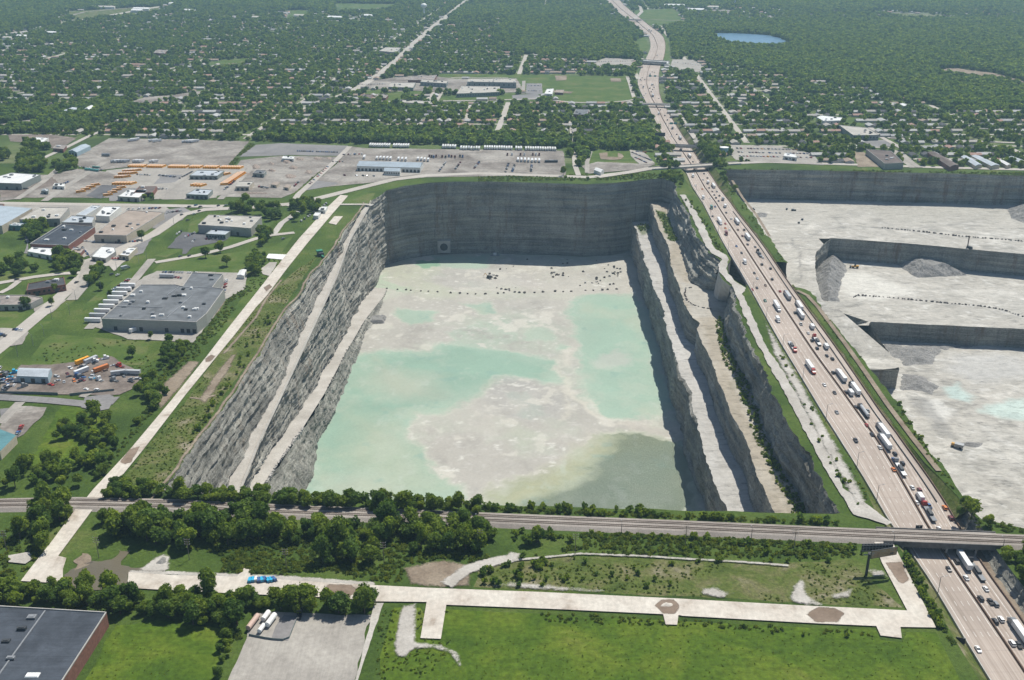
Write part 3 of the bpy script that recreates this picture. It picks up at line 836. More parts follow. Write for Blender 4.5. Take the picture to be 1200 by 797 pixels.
rail_box('edge_barrier', 'brown stained barrier along the right edge of the highway', 'barrier', lambda i: WR[i] - 0.4, 0.8, 1.1, M['rust'])
rail_box('lane_barrier', 'thin dark barrier between the right hand traffic lanes and the outer shoulder lane', 'barrier', lambda i: WR[i] - 5.0, 0.55, 0.9, M['dark_steel'], 520, 1150)
mb = MB()
def mark(u, w, dash=None, y0=400, y1=1700, frac=None):
    y = y0
    while y < y1:
        L = 3.6 if dash else 20.0
        a, b = y, min(y + L, y1)
        def q(yy, uu):
            i = np.interp(yy, HY, np.arange(len(HY)))
            off = uu if frac is None else np.interp(i, range(len(HY)), WL if uu < 0 else WR) * frac * (1 if uu > 0 else -1)
            return (float(np.interp(yy, HY, HM)) + off, yy, zh(yy) + 0.02)
        p, q_ = q(a, u), q(b, u)
        mb.add([(p[0] - w / 2, p[1], p[2]), (p[0] + w / 2, p[1], p[2]), (q_[0] + w / 2, q_[1], q_[2]), (q_[0] - w / 2, q_[1], q_[2])], [(0, 1, 2, 3)])
        y += 12.0 if dash else 20.0
for f in (0.27, 0.45, 0.63): mark(-1, 0.22, True, frac=f)
for f in (0.25, 0.43, 0.6): mark(1, 0.22, True, frac=f)
mark(-1, 0.26, frac=0.09); mark(1, 0.26, frac=0.09); mark(-1, 0.28, frac=0.82); mark(1, 0.26, frac=0.74)
struct(mb.build('lane_marking', M['lane']))

# ------------------------------------------------------------ outlines cut out of the ground
def arr(a): return [(float(p[0]), float(p[1])) for p in a]
main_hole = arr([p for p in rimL if p[1] >= 523]) + arr([p for p in topN if p[1] > YN]) + arr(farT[1:]) + arr(outT1[1:-1]) + arr(wt) + arr([p for p in outT2[1:] if p[1] > 499.5]) + arr(nearL[::-1])
mg = [float(np.interp(y, [300, 498, 560, 1180, 1270, 1650, 1900, 9e9], [8, 8, 1.8, 1.8, 7, 7, 1, 0.0])) for y in HY]
hi = [i for i, y in enumerate(HY) if y < 1950]
hwl = [(HL[i] - mg[i], HY[i]) for i in hi]; hwr = [(HR[i] + mg[i], HY[i]) for i in hi]
hw_hole = hwl + hwr[::-1]
open_l = [p[:2] for p in PP([(852.5, 294), (855, 299), (856.5, 304), (853, 310), (852.5, 316), (855, 323), (861, 328.5), (868, 333), (876, 337.5)])]
open_hole = open_l + [p[:2] for p in PP([(936, 337), (936, 309), (905, 306)])]
rp_px = [(848, 198.5), (853, 212), (865, 230), (881, 249), (899, 277), (905, 283), (916, 299.6), (924, 309), (925, 333), (929, 337), (945, 339), (955.5, 348), (964.5, 364), (982.6, 387), (1000, 408.6),
         (1021.5, 432.7), (1042.6, 462), (1060, 481), (1076, 508.6), (1111, 555), (1122, 570), (1135, 596), (1150, 609), (1200, 620), (1300, 640), (1420, 662)]
rp = [p[:2] for p in PP(rp_px)]
far_r = [P(848, 198.5), P(900, 199), P(1000, 200.5), P(1100, 203), P(1200, 205.5), P(1360, 211)]
FRr = resample(far_r, 3.5); FRb = FRr.copy(); FRb[:, 2] = -41; FRb[:, 1] -= 3; FRb[:, 0] += np.interp(FRr[:, 0], [FRr[0][0], FRr[0][0] + 120], [26, 0])
frT, _ = cliff('far_rock_face', FRr, FRb, M['rock_far'], 1.2, 0.06, 2.4, flip=False, blocky=1.3, top_amp=0.7, seed=5)
XR = float(frT[-1][0])
rpj = jagged(rp[1:-1], 6, 1.6, closed=False)
right_hole = [tuple(rp[0])] + rpj + [(XR, rp[-1][1])] + arr(frT[::-1])[:-1]

G_X, G_Y0, G_Y1 = 9000, -1200, 15000
YSPLIT = 1392.0
outer = [(-G_X, G_Y0), (G_X, G_Y0), (G_X, YSPLIT), (-G_X, YSPLIT)]
V, F = tri_fill(outer, [main_hole, [p for p in hw_hole], open_hole, right_hole], z=0.0)
struct(link('ground', V, F, M['ground']))
hwf = [(HL[i] - mg[i], HY[i]) for i in hi if HY[i] > YSPLIT - 8]; hwg = [(HR[i] + mg[i], HY[i]) for i in hi if HY[i] > YSPLIT - 8]
V, F = tri_fill([(-G_X, YSPLIT), (G_X, YSPLIT), (G_X, G_Y1), (-G_X, G_Y1)], [hwf + hwg[::-1]], z=0.0)
struct(link('ground', V, F, M['far_floor']))
# banks between the ground and the sunk highway
for side in (-1, 1):
    top = [((HL[i] - mg[i] - .3) if side < 0 else (HR[i] + mg[i] + .3), HY[i], 0.01) for i in hi]
    bot = [(HL[i] if side < 0 else HR[i], HY[i], HZ[i] - 0.3) for i in hi]
    segs = [(-1e9, 505, 'bankrock' if side > 0 else 'bank'), (503, 893, 'bank'), (985 if side < 0 else 960, 1e9, 'bank')]
    for a, b, kind in segs:
        ii = [k for k, i in enumerate(hi) if a <= HY[i] <= b]
        if len(ii) < 2: continue
        if kind == 'bankrock':
            T = np.array([top[k] for k in ii]); B = np.array([bot[k] for k in ii]); B[:, 0] += 3.5
            T, B = resample(T, 1.5), resample(B, 1.5); n = min(len(T), len(B))
            cliff('cut_rock_face', T[:n], B[:n], M['rock_right'], 0.9, 0.2, 1.0, top_amp=0.3)
            s_, _g = surface('highway_verge', [bot[k] for k in ii], [(bot[k][0] + 4.5, bot[k][1], bot[k][2]) for k in ii], M['dirt'], 4)
        else:
            surface('highway_verge', [top[k] for k in ii], [bot[k] for k in ii], M['rough'], 3, 0.0)
# opening under the highway
ol = resample([(p[0], p[1], 0) for p in open_l], 1.5); olb = ol.copy(); olb[:, 2] = -42
struct(link('cut_wall', np.concatenate([ol, olb]), [(i, i + 1, len(ol) + i + 1, len(ol) + i) for i in range(len(ol) - 1)], M['rock_right']))
for q in ([(876, 337.5), (936, 337)], [(852.5, 294), (905, 306)]):
    a, b = P(*q[0]), P(*q[1])
    T = resample([(a[0], a[1], -3.4), (b[0], b[1], -3.4)], 2); B = T.copy(); B[:, 2] = -42
    cliff('cut_wall', T, B, M['rock_right'], 0.6, 0.15, 2.0, top_amp=0.1)
sheet('cut_floor', [(p[0], p[1]) for p in open_hole], M['gravel'], -32.0, world_pts=True)

# ------------------------------------------------------------ the right-hand quarry: three levels
ZA, ZM, ZC = -40.0, -66.0, -86.0
def zr(Y): return float(np.interp(Y, [880, 985], [ZM, ZA]))
segA = [i for i in range(len(rpj)) if rpj[i][1] > P(0, 309)[1]]; segB = [i for i in range(len(rpj)) if rpj[i][1] < P(0, 336)[1]]
for seg in (segA, segB):
    T = np.array([(rpj[i][0], rpj[i][1], 0) for i in seg]); B = T.copy(); B[:, 2] = ZC - 1
    B[:, 0] += np.interp(T[:, 1], [500, 1150, 1340], [6, 8, 30])
    i0 = [k for k in range(len(T)) if T[k][1] < 520]
    B[i0, 1] += 6
    cliff('quarry_side_face', T, B, M['rock_right'], 0.8, 0.1, 4, top_amp=0.0)
eA = [P(974, 279, ZA), P(1060.5, 285, ZA), P(1115.7, 290, ZA), P(1200, 297.7, ZA), P(1370, 314, ZA)]
eC = [P(1018, 377, ZM), P(1060, 379, ZM), P(1110.7, 381.7, ZM), P(1200, 385.5, ZM), P(1370, 393, ZM)]
lA = [P(974, 279, ZA), P(962, 289, ZA), P(954, 299, ZA), PR(954.5, 312, zr), PR(957, 332, zr), PR(962, 350, zr), PR(985, 366, zr), P(1018, 377, ZM)]
wallA = [p for p in lA[::-1]] + eA[1:]
TA = resample(wallA, 2.2); BA = TA.copy(); BA[:, 2] = ZM - 1
BA[:, 1] -= 1.0
aT, _ = cliff('bench_rock_face', TA, BA, M['rock_far'], 1.0, 0.10, 1.6, blocky=0.4, top_amp=0.8, seed=2)
lC = [P(1018, 377, ZM), P(1030, 397, ZM), P(1042, 414, ZM), P(1053.5, 433, ZM)]
wallC = [(250, lC[-1][1] + 2, ZM)] + [lC[-1]] + lC[::-1][1:] + eC[1:]
TC = resample(wallC, 2.2); BC = TC.copy(); BC[:, 2] = ZC - 1
cT, _ = cliff('bench_rock_face', TC, BC, M['rock_far'], 0.8, 0.10, 1.6, blocky=0.4, top_amp=0.8, seed=3)
STONE, STONE_L, STONE_D = (0.45, 0.43, 0.39), (0.60, 0.58, 0.535), (0.24, 0.232, 0.21)
def qfloor(name, left, right, step, amp=0.5):
    o, G = surface(name, left, right, M['quarry_floor'], step)
    X, Y = G[..., 0], G[..., 1]
    p = Paint(X, Y, STONE, 0, 8, 0.03)
    p.spots(0.012, 0.0, 0.4, (0.45, 0.435, 0.40), 0.8, 1); p.spots(0.03, 0.2, 0.25, STONE_L, 0.75, 4, an=2); p.spots(0.05, 0.25, 0.2, STONE_D, 0.6, 9, an=2)
    p.spots(0.15, 0.3, 0.15, (0.62, 0.61, 0.58), 0.7, 14); p.spots(0.09, 0.15, 0.3, (0.31, 0.30, 0.275), 0.6, 19, an=2.5); p.spots(0.3, 0.2, 0.2, (0.30, 0.29, 0.27), 0.4, 23)
    zz = G[..., 2] + amp * fbm(X * 0.05, Y * 0.08, o=5)
    edge = np.minimum(1, np.minimum(np.abs(G[..., 0] - G[:, :1, 0]) + np.abs(G[..., 1] - G[:, :1, 1]), np.abs(G[..., 1] - G[:, -1:, 1]) + np.abs(G[..., 0] - G[:, -1:, 0])) / 6)
    zz = G[..., 2] + (zz - G[..., 2]) * edge
    co = np.column_stack([X.ravel(), Y.ravel(), zz.ravel()]).astype(np.float32)
    o.data.vertices.foreach_set('co', co.ravel()); o.data.update()
    return o, p, G
# level A
xs = np.arange(250, XR + 5, 3.0)
ax = [p[0] for p in sorted(map(tuple, aT), key=lambda p: p[0])]
edgeA = sorted([tuple(p) for p in aT if p[1] > eA[0][1] - 3 or p[0] > eA[1][0]], key=lambda p: p[0])
edgeA = [p for p in edgeA if p[1] > 1100 or p[0] > 500]
yA = np.interp(xs, [p[0] for p in edgeA], [p[1] for p in edgeA])
yF = np.interp(xs, FRr[:, 0], FRr[:, 1]) + 6
oA, pA, GA = qfloor('quarry_level', [(x, y, ZA) for x, y in zip(xs, yF)], [(x, y, ZA) for x, y in zip(xs, yA)], 3.0)
for q in ([(940, 290), (960, 268), (1000, 266), (1090, 270), (1200, 281)], [(985, 268), (978, 252), (1000, 246), (1050, 243)], [(1075, 268), (1130, 262), (1170, 248)], [(1170, 248), (1100, 246), (1010, 240), (950, 238)]):
    pA.line(q, ZA, 3.0, (0.27, 0.265, 0.25), 0.7, 3)
pA.poly([(880, 236), (1000, 236), (980, 262), (905, 262)], ZA, (0.43, 0.41, 0.37), 14, 0.7)
pA.poly([(1000, 238), (1190, 240), (1190, 256), (1050, 262)], ZA, (0.40, 0.385, 0.345), 14, 0.6)
for c, r in (((892, 252), 5), ((1030, 258), 9), ((980, 254), 6)):
    pA.poly([(c[0] - r, c[1]), (c[0], c[1] - 2), (c[0] + r, c[1]), (c[0], c[1] + 2.4)], ZA, STONE_D, 4, 0.7)
set_patch(oA, pA.c)
# strip and ramp on the left
yB0 = eA[0][1]
ys = np.arange(lC[-1][1], yB0 + 6, 2.5)
edg = sorted([tuple(p) for p in aT if p[1] <= yB0 + 8 and p[0] < lC[0][0] + 3] + [tuple(p) for p in cT if lC[-1][1] - 3 < p[1] < lC[0][1] and p[0] < lC[-1][0] + 4 and p[0] > 300], key=lambda p: p[1])
xe = np.interp(ys, [p[1] for p in edg], [p[0] for p in edg])
oS, pS, GS = qfloor('quarry_level', [(250, y, zr(y)) for y in ys], [(x, y, zr(y)) for x, y in zip(xe, ys)], 2.5, 0.3)
pS.line([(925, 262), (918, 275), (926, 285), (938, 300), (938, 315), (935, 328)], ZA, 2, (0.2, 0.19, 0.18), 0.7, 2)
set_patch(oS, pS.c)
# level B
xs = np.arange(lA[3][0] - 14, XR + 5, 2.6)
xeC = [p[0] for p in eC]; yC = np.interp(xs, xeC, [p[1] for p in eC]); 
cTs = sorted([tuple(p) for p in cT if p[0] > lC[0][0] - 1 and p[1] > lC[0][1] - 25], key=lambda p: p[0])
yC = np.interp(xs, [p[0] for p in cTs], [p[1] for p in cTs])
yT = np.interp(xs, [p[0] for p in eA], [p[1] for p in eA]) + 5
oB, pB, GB = qfloor('quarry_level', [(x, y, ZM) for x, y in zip(xs, yT)], [(x, y, ZM) for x, y in zip(xs, yC)], 2.6)
pB.poly([(985, 320), (1010, 318), (1070, 340), (1075, 345), (1010, 352), (985, 342)], ZM, (0.60, 0.585, 0.54), 6, 0.9)
pB.poly([(1095, 335), (1190, 340), (1200, 350), (1120, 345)], ZM, STONE_L, 8, 0.5)
set_patch(oB, pB.c)
# level C
xs = np.arange(246, XR + 5, 2.4)
yC1 = np.full(len(xs), lC[0][1] + 10.0); yC0 = np.full(len(xs), 476.0)
oC, pC, GC = qfloor('quarry_level', [(x, y, ZC) for x, y in zip(xs, yC1)], [(x, y, ZC) for x, y in zip(xs, yC0)], 2.4, 1.3)
pC.poly([(1110, 455), (1125, 451), (1142, 465), (1135, 471), (1113, 465)], ZC, (0.46, 0.56, 0.53), 3, 0.9)
pC.poly([(1145, 480), (1170, 473), (1205, 468), (1215, 495), (1180, 492)], ZC, (0.50, 0.60, 0.56), 4, 0.9)
pC.poly([(1080, 470), (1100, 466), (1118, 480), (1112, 495), (1090, 492)], ZC, (0.62, 0.61, 0.58), 3, 0.85)
pC.poly([(1062, 462), (1085, 465), (1120, 505), (1125, 520), (1095, 500), (1070, 475)], ZC, (0.24, 0.235, 0.225), 3, 0.6)
pC.poly([(1120, 418), (1200, 415), (1210, 440), (1150, 450), (1110, 435)], ZC, (0.47, 0.465, 0.45), 9, 0.8)
for k in range(34):
    y = rnd.uniform(515, 612); x = rnd.uniform(1085, 1210)
    if x < 1060 + (y - 480) * .75: continue
    q = [(x, y), (x + 14, y + rnd.uniform(0, 5)), (x + 30, y + rnd.uniform(2, 9)), (x + 50, y + rnd.uniform(6, 16))]
    pC.line(q, ZC, rnd.uniform(0.6, 1.4), rnd.choice([STONE_D, STONE_D, (0.58, 0.575, 0.555)]), 0.55, 2)
set_patch(oC, pC.c)

def mound(name, px, z, h, label, mat=None, soft=9.0, group=None, rough=1.0):
    w = [p[:2] for p in PP(px, z)]
    xs = np.array([p[0] for p in w]); ys = np.array([p[1] for p in w])
    gx = np.arange(xs.min() - 4, xs.max() + 4, 1.3); gy = np.arange(ys.min() - 4, ys.max() + 4, 1.3)
    if len(gx) < 3 or len(gy) < 3:
        gx = np.linspace(xs.min() - 1, xs.max() + 1, 12); gy = np.linspace(ys.min() - 1, ys.max() + 1, 12)
    X, Y = np.meshgrid(gx, gy, indexing='ij')
    Xw = X + 2.5 * fbm(X * 0.15, Y * 0.15, o=3); Yw = Y + 2.5 * fbm(X * 0.15 + 9, Y * 0.15, o=3)
    d = poly_sdf(Xw, Yw, w)
    Z = z - 0.6 + h * np.clip(d / soft, -0.3, 1) ** 1 * 0.9 + np.clip(d, 0, 3) / 3 * rough * fbm(X * 0.25, Y * 0.25, o=5, g=0.7) * min(1.4, h * .2)
    Z = np.minimum(Z, z + h * (0.85 + 0.2 * fbm(X * 0.05, Y * 0.05, o=3)))
    o = link(name, np.column_stack([X.ravel(), Y.ravel(), Z.ravel()]), grid_faces(len(gx), len(gy)), mat or M['rubble'])
    tag(o, label, 'rubble pile', group); return o
M['rubble'] = ground_mat('blasted_rubble', [(0.3, (0.20, 0.195, 0.185)), (0.7, (0.36, 0.35, 0.335))], 0.12, 0.9, 0.4, 1.2)
mound('rubble_pile', [(967, 302), (985, 304), (993, 314), (987, 330), (983, 345), (984, 355), (966, 362), (958, 350), (954, 332), (954, 316)], ZM, 17, 'tall pile of grey blasted rubble against the left end of the upper quarry bench', soft=20)
mound('rubble_pile', [(1050, 310), (1078, 307), (1098, 309), (1118, 316), (1134, 323), (1100, 325), (1072, 325)], ZM, 13, 'long heap of grey rubble below the middle of the upper quarry bench', soft=17)
mound('rubble_pile', [(1028, 400), (1060, 404), (1100, 403), (1140, 405), (1110, 413), (1094, 428), (1062, 428), (1042, 416)], ZC, 5, 'low spread of grey rubble below the left end of the lower quarry bench', soft=20)
mound('rubble_pile', [(1056, 437), (1080, 440), (1100, 452), (1094, 462), (1072, 458), (1052, 462)], ZC, 5, 'low grey rubble heap beside the square rock corner above the highway', soft=14)
mound('rubble_pile', [(1178, 246), (1192, 240), (1230, 238), (1240, 262), (1205, 264), (1185, 256)], ZA, 14, 'dark gravel heap at the right edge of the upper quarry level', soft=26)
mound('rubble_pile', [(883, 250), (892, 248), (901, 251), (899, 255), (888, 255)], ZA, 3, 'small flat gravel heap on the upper quarry level near the highway', soft=8)
mound('rubble_pile', [(1110, 518), (1135, 516), (1160, 520), (1150, 524), (1120, 526)], ZC, 2.5, 'low dark gravel ridge beside the loader on the lowest quarry level', soft=7)
# ------------------------------------------------------------ ground cover, roads, canals of white stone
sheet('meadow', [(447, 800), (445, 770), (462, 712), (492, 712), (500, 722), (520, 714), (780, 727), (955, 736), (1026, 738), (1032, 750), (1058, 753), (1062, 741), (1097, 741), (1125, 797), (1160, 880), (380, 880), (420, 830)], M['meadow'])
sheet('grass_field', [(136, 733), (190, 728), (265, 738), (258, 765), (240, 830), (60, 870), (100, 797)], M['meadow'], amp=1.0)
sheet('rough_grass', [(560, 665), (640, 650), (760, 655), (920, 660), (1000, 655), (1012, 672), (1058, 712), (943, 707), (800, 699), (633, 691), (555, 688)], M['rough'], amp=1.0)
sheet('rough_grass', [(138, 570), (165, 535), (218, 470), (262, 408), (300, 358), (345, 318), (372, 300), (352, 330), (300, 410), (262, 465), (225, 520), (188, 568)], M['rough'], amp=1.0)
sheet('rough_grass', [(35, 540), (75, 470), (120, 490), (100, 540), (60, 560)], M['meadow'], amp=2)
# lawns
for q in ([(0, 362), (60, 365), (60, 372), (20, 400), (0, 400)], [(0, 366), (30, 368), (66, 372), (28, 400), (0, 398)],
          [(22, 346), (80, 342), (95, 348), (72, 364), (52, 360)], [(0, 290), (40, 300), (42, 318), (10, 330), (0, 330)],
          [(128, 366), (200, 382), (262, 395), (300, 350), (340, 300), (330, 295), (275, 360), (240, 392), (150, 385)],
          [(62, 392), (145, 398), (175, 402), (170, 428), (90, 428), (30, 430), (50, 400)],
          [(180, 300), (213, 288), (216, 292), (195, 302)], [(222, 262), (245, 250), (300, 252), (330, 250), (300, 285), (250, 290), (224, 292), (228, 280), (220, 276)],
          [(178, 318), (195, 303), (260, 298), (318, 290), (345, 275), (320, 310), (260, 320)], [(155, 278), (195, 266), (200, 270), (186, 283), (160, 283)],
          [(112, 235), (180, 239), (180, 242), (112, 240)], [(100, 356), (150, 316), (178, 309), (155, 325), (118, 352), (96, 366)],
          [(0, 305), (30, 318), (60, 315), (30, 328), (0, 332)], [(0, 420), (0, 405), (16, 408), (0, 422)],
          [(195, 305), (300, 296), (330, 295), (300, 322), (200, 318), (176, 320)]):
    sheet('lawn', q, M['lawn'], amp=0.6)
for q in ([(602, 87), (735, 90), (738, 104), (742, 118), (700, 121), (662, 120), (640, 112), (615, 106), (602, 98)], [(515, 86), (730, 90), (730, 93), (515, 90)],
          [(512, 118), (560, 117), (632, 116), (628, 113), (580, 111), (520, 113)], [(453, 109), (478, 107), (470, 117), (452, 118)], [(482, 105), (500, 104), (492, 112), (480, 113)],
          [(690, 178), (700, 176), (766, 178), (770, 193), (725, 198), (690, 200)], [(430, 107), (452, 104), (448, 110), (425, 113)],
          [(360, 233), (440, 226), (434, 238), (385, 240), (346, 236)], [(380, 244), (428, 222), (436, 232), (430, 240), (396, 240)],
          [(1012, 176), (1018, 180), (1040, 200), (1010, 200)], [(1030, 158), (1050, 168), (1012, 172), (1018, 160)], [(990, 138), (1002, 138), (1012, 148), (990, 144)], [(1074, 125), (1094, 128), (1082, 122)],
          [(845, 185), (862, 186), (868, 189), (845, 190)], [(760, 45), (778, 78), (784, 70), (782, 42)], [(740, 50), (752, 66), (760, 55), (756, 42)],
          [(68, 66), (80, 62), (82, 66), (72, 70)], [(250, 72), (290, 68), (292, 74), (252, 76)], [(395, 4), (470, 5), (445, 11), (400, 12)], [(340, 12), (362, 12), (358, 20), (338, 20)],
          [(742, 12), (790, 10), (800, 25), (770, 30), (750, 28)]):
    sheet('playing_field', q, M['lawn'], amp=0.0)
# dirt and old ground
for q in ([(182, 470), (190, 450), (222, 422), (236, 424), (212, 455), (188, 482)], [(232, 468), (250, 440), (268, 418), (280, 412), (272, 430), (252, 460), (240, 475)],
          [(243, 367), (248, 348), (268, 345), (262, 360), (252, 372)], [(470, 665), (520, 655), (555, 663), (552, 688), (520, 690), (480, 686)]):
    soft('bare_ground', q, 'dirt', 4)
soft('dirt_track', strip_pts(PP([(262, 415), (280, 395), (300, 372), (312, 350), (330, 328)]), 3.0), 'dirt', 1.2, True)
soft('dirt_track', strip_pts(PP([(253, 463), (236, 468), (222, 466)]), 3.0), 'dirt', 1.2, True)
soft('dirt_rim', strip_pts([(p[0] - 1.6, p[1]) for p in rimL[::6]], 3.2), 'dirt', 1.6, True, 1.0)
sheet('mud_hollow', [(75.5, 674), (98, 660), (130, 656), (140.5, 644), (152.8, 645.5), (144, 661), (172, 668), (153, 673.6), (149, 688), (133, 688), (100, 690), (75.5, 684)], M['mud_water'], amp=2.0, step=2)
sheet('bare_ground', [(86, 658), (98, 648), (106, 652), (104, 662), (90, 668)], M['dirt'], amp=2.0, step=2)
soft('bare_ground', [(160, 668), (190, 648), (200, 652), (200, 670), (168, 673)], 'gravel', 3)
soft('bare_ground', [(150, 668), (200, 669), (330, 674), (440, 682), (440, 688), (200, 675), (152, 674)], 'gravel', 2)
# yards
for q, m in (([(92, 182), (128, 162.5), (200, 163.5), (292, 166), (268, 194), (262, 196), (180, 193), (112, 200), (84, 192)], 'yard'),
             ([(300, 170), (330, 168), (375, 170), (408, 171), (398, 183), (340, 182), (280, 184)], 'asphalt_old'),
             ([(282, 188), (330, 183), (398, 184), (370, 205), (345, 226), (330, 232), (262, 231), (275, 206), (272, 200)], 'yard'),
             ([(395, 192), (410, 172), (430, 174), (660, 177), (664, 206), (620, 206), (500, 208), (440, 214), (375, 220), (366, 216)], 'yard'),
             ([(362, 214), (372, 212), (398, 215), (378, 220), (356, 224)], 'asphalt_old'),
             ([(125, 200), (180, 194), (286, 197), (290, 206), (262, 228), (240, 234), (190, 234), (120, 216)], 'paving'),
             ([(0, 206), (60, 205), (90, 198), (128, 202), (150, 212), (128, 232), (30, 232), (0, 236)], 'yard'),
             ([(100, 230), (120, 217), (146, 218), (140, 222), (118, 233)], 'asphalt'),
             ([(10, 158), (60, 158), (90, 162), (70, 176), (52, 172), (40, 168), (12, 166)], 'trash'),
             ([(0, 240), (60, 240), (190, 240), (200, 246), (170, 262), (130, 290), (90, 305), (60, 300), (70, 262), (20, 262), (0, 270)], 'paving'),
             ([(196, 246), (215, 243), (224, 248), (214, 258), (186, 268), (178, 268)], 'asphalt_old'),
             ([(150, 276), (178, 280), (168, 297), (148, 303), (128, 308), (110, 305), (104, 300), (128, 284)], 'asphalt_old'),
             ([(196, 291), (214, 272), (262, 276), (268, 280), (262, 283), (226, 290), (218, 298), (214, 298), (214, 292)], 'asphalt'),
             ([(26, 262), (34, 284), (28, 297), (62, 303), (96, 304), (110, 306), (100, 318), (92, 300), (66, 300), (60, 284), (34, 296)], 'asphalt_old'), ([(96, 306), (108, 302), (136, 306), (150, 304), (134, 318), (128, 312), (104, 314)], 'road'),
             ([(190, 205), (214, 205), (208, 214), (180, 216)], 'asphalt_old'), ([(40, 212), (62, 208), (70, 216), (34, 224)], 'trash'), ([(130, 222), (176, 220), (168, 236), (128, 236)], 'asphalt_old'), ([(0, 218), (30, 217), (34, 230), (0, 232)], 'trash'),
             ([(240, 213), (262, 210), (254, 232), (236, 234)], 'paving'), ([(196, 171), (262, 172), (240, 186), (170, 184)], 'yard'), ([(126, 171), (160, 169), (150, 186), (106, 190)], 'yard'), ([(426, 200), (500, 203), (440, 211), (400, 214)], 'paving'), ([(505, 180), (590, 181), (600, 205), (505, 206)], 'yard'),
             ([(40, 362), (64, 350), (78, 352), (62, 366), (50, 372), (42, 370)], 'paving'), ([(0, 385), (28, 386), (34, 390), (26, 404), (0, 408)], 'paving'),
             ([(105, 382), (140, 350), (168, 325), (184, 318), (280, 320), (290, 322), (286, 340), (262, 352), (248, 376), (226, 402), (150, 398), (118, 386)], 'paving'),
             ([(0, 452), (25, 428), (60, 428), (130, 418), (168, 440), (158, 455), (140, 463), (70, 463), (0, 462)], 'trash'),
             ([(0, 500), (16, 476), (55, 478), (50, 488), (28, 510), (10, 520), (0, 522)], 'yard'), ([(0, 480), (18, 478), (0, 492)], 'asphalt_old'),
             ([(298, 720), (322, 718), (440, 722), (430, 735), (416, 797), (380, 880), (230, 880), (268, 797), (290, 740)], 'paving'),
             ([(850, 170), (910, 171), (950, 180), (966, 194), (862, 188), (852, 176)], 'paving'), ([(1047, 176), (1058, 178), (1078, 196), (1066, 197), (1052, 186)], 'paving'),
             ([(1010, 166), (1040, 164), (1048, 172), (1012, 173)], 'asphalt_old'), ([(1000, 178), (1012, 178), (1030, 196), (1005, 196)], 'dirt'),
             ([(420, 97), (455, 92), (495, 88), (535, 93), (605, 92), (615, 108), (560, 110), (430, 104), (420, 104)], 'yard'),
             ([(617, 98), (635, 98), (636, 111), (616, 110)], 'asphalt_old'), ([(600, 112), (630, 110), (636, 116), (600, 118)], 'asphalt_old'),
             ([(694, 74), (710, 68), (745, 70), (742, 80), (715, 80), (696, 80)], 'paving'), ([(788, 70), (812, 70), (826, 78), (822, 84), (800, 86), (785, 80)], 'paving'),
             ([(738, 176), (754, 178), (768, 192), (750, 194), (740, 184)], 'paving'), ([(682, 195), (700, 190), (768, 193), (750, 199), (690, 204)], 'yard'),
             ([(148, 122), (170, 114), (200, 112), (262, 103), (262, 107), (200, 118), (160, 126)], 'yard'), ([(0, 146), (40, 140), (48, 142), (0, 152)], 'yard'),
             ([(75, 14), (140, 10), (185, 8), (190, 14), (140, 20), (90, 24)], 'rough'), ([(1085, 82), (1120, 86), (1165, 92), (1210, 104), (1210, 98), (1165, 86), (1120, 80)], 'dirt'),
             ([(1020, 14), (1100, 18), (1120, 22), (1060, 22)], 'rough'), ([(800, 14), (862, 16), (860, 12), (802, 11)], 'yard')):
    sheet('yard' if m != 'dirt' else 'bare_ground', q, M[m], amp=0.8, step=5)
sheet('fenced_pad', [(323, 735), (333, 722), (350, 723), (338, 752), (318, 750)], M['asphalt_old'])
sheet('baseball_infield', [(702, 180), (712, 179), (712, 184), (724, 184.6), (724, 179.6), (729, 181), (731, 184), (728, 187), (720, 188), (704, 187)], M['dirt'])
sheet('baseball_infield', [(645, 106), (672, 108), (668, 110), (644, 108)], M['dirt']); sheet('baseball_infield', [(715, 92), (727, 92), (728, 96), (716, 96)], M['dirt']); sheet('baseball_infield', [(650, 89), (664, 89), (664, 94), (652, 95)], M['dirt'])

# white stone canal beds
sheet('stone_canal', [(399, 229), (408, 230), (390.6, 250), (360.5, 285.4), (336, 316), (312, 348), (300, 361), (276, 392), (253, 420), (218, 463), (168, 528), (128, 577), (119, 586), (109, 598), (68.5, 652.5),
                      (78, 655), (74, 668), (74, 685), (24.6, 682), (32, 672), (62, 634), (91, 594.6), (101, 585), (109, 575), (150.5, 530), (200, 471), (241, 420), (270, 382), (297, 348), (322, 316), (350.5, 280), (385.6, 241.5)], M['liner'])
sheet('stone_canal', [(151, 671.5), (200, 675), (278, 677), (286, 667), (294, 669), (293, 678), (323, 680), (384, 684), (420, 686), (500, 690), (633, 695), (800, 703), (943, 711), (990, 713), (1063, 716.7), (1033, 660), (1023, 633),
                      (1045, 635), (1096.7, 736.7), (1055, 736), (1056.7, 749), (1031.7, 746), (1026.7, 735), (955, 731.7), (800, 723), (795, 722), (793.5, 733.5), (780, 733), (777, 721), (650, 715), (523, 710), (516.7, 750), (492.7, 749),
                      (500, 706.7), (440, 706), (410, 703), (376, 701), (305, 698), (200, 693), (149, 690)], M['liner'])
for q in ([(152, 527), (165, 523.4), (154.5, 543.6), (145.7, 546), (139.6, 542.7)], [(375.6, 696), (384, 685), (412, 686), (421, 693), (410, 702), (378, 701)], [(1036, 660.5), (1057, 658.7), (1066, 680.7), (1059, 686), (1052, 684)],
          [(943, 721), (957, 712), (978, 713), (991, 720), (982, 731), (955, 731)], [(766, 711), (774, 703), (790, 703), (798, 711), (792, 722), (776, 721)], [(240, 421), (247, 416), (254, 418), (247, 425), (240, 426)], [(308, 338), (316, 333), (320, 337), (312, 343)]):
    soft('silt_patch', q, 'mudpatch', 1.6, False, 0.8)
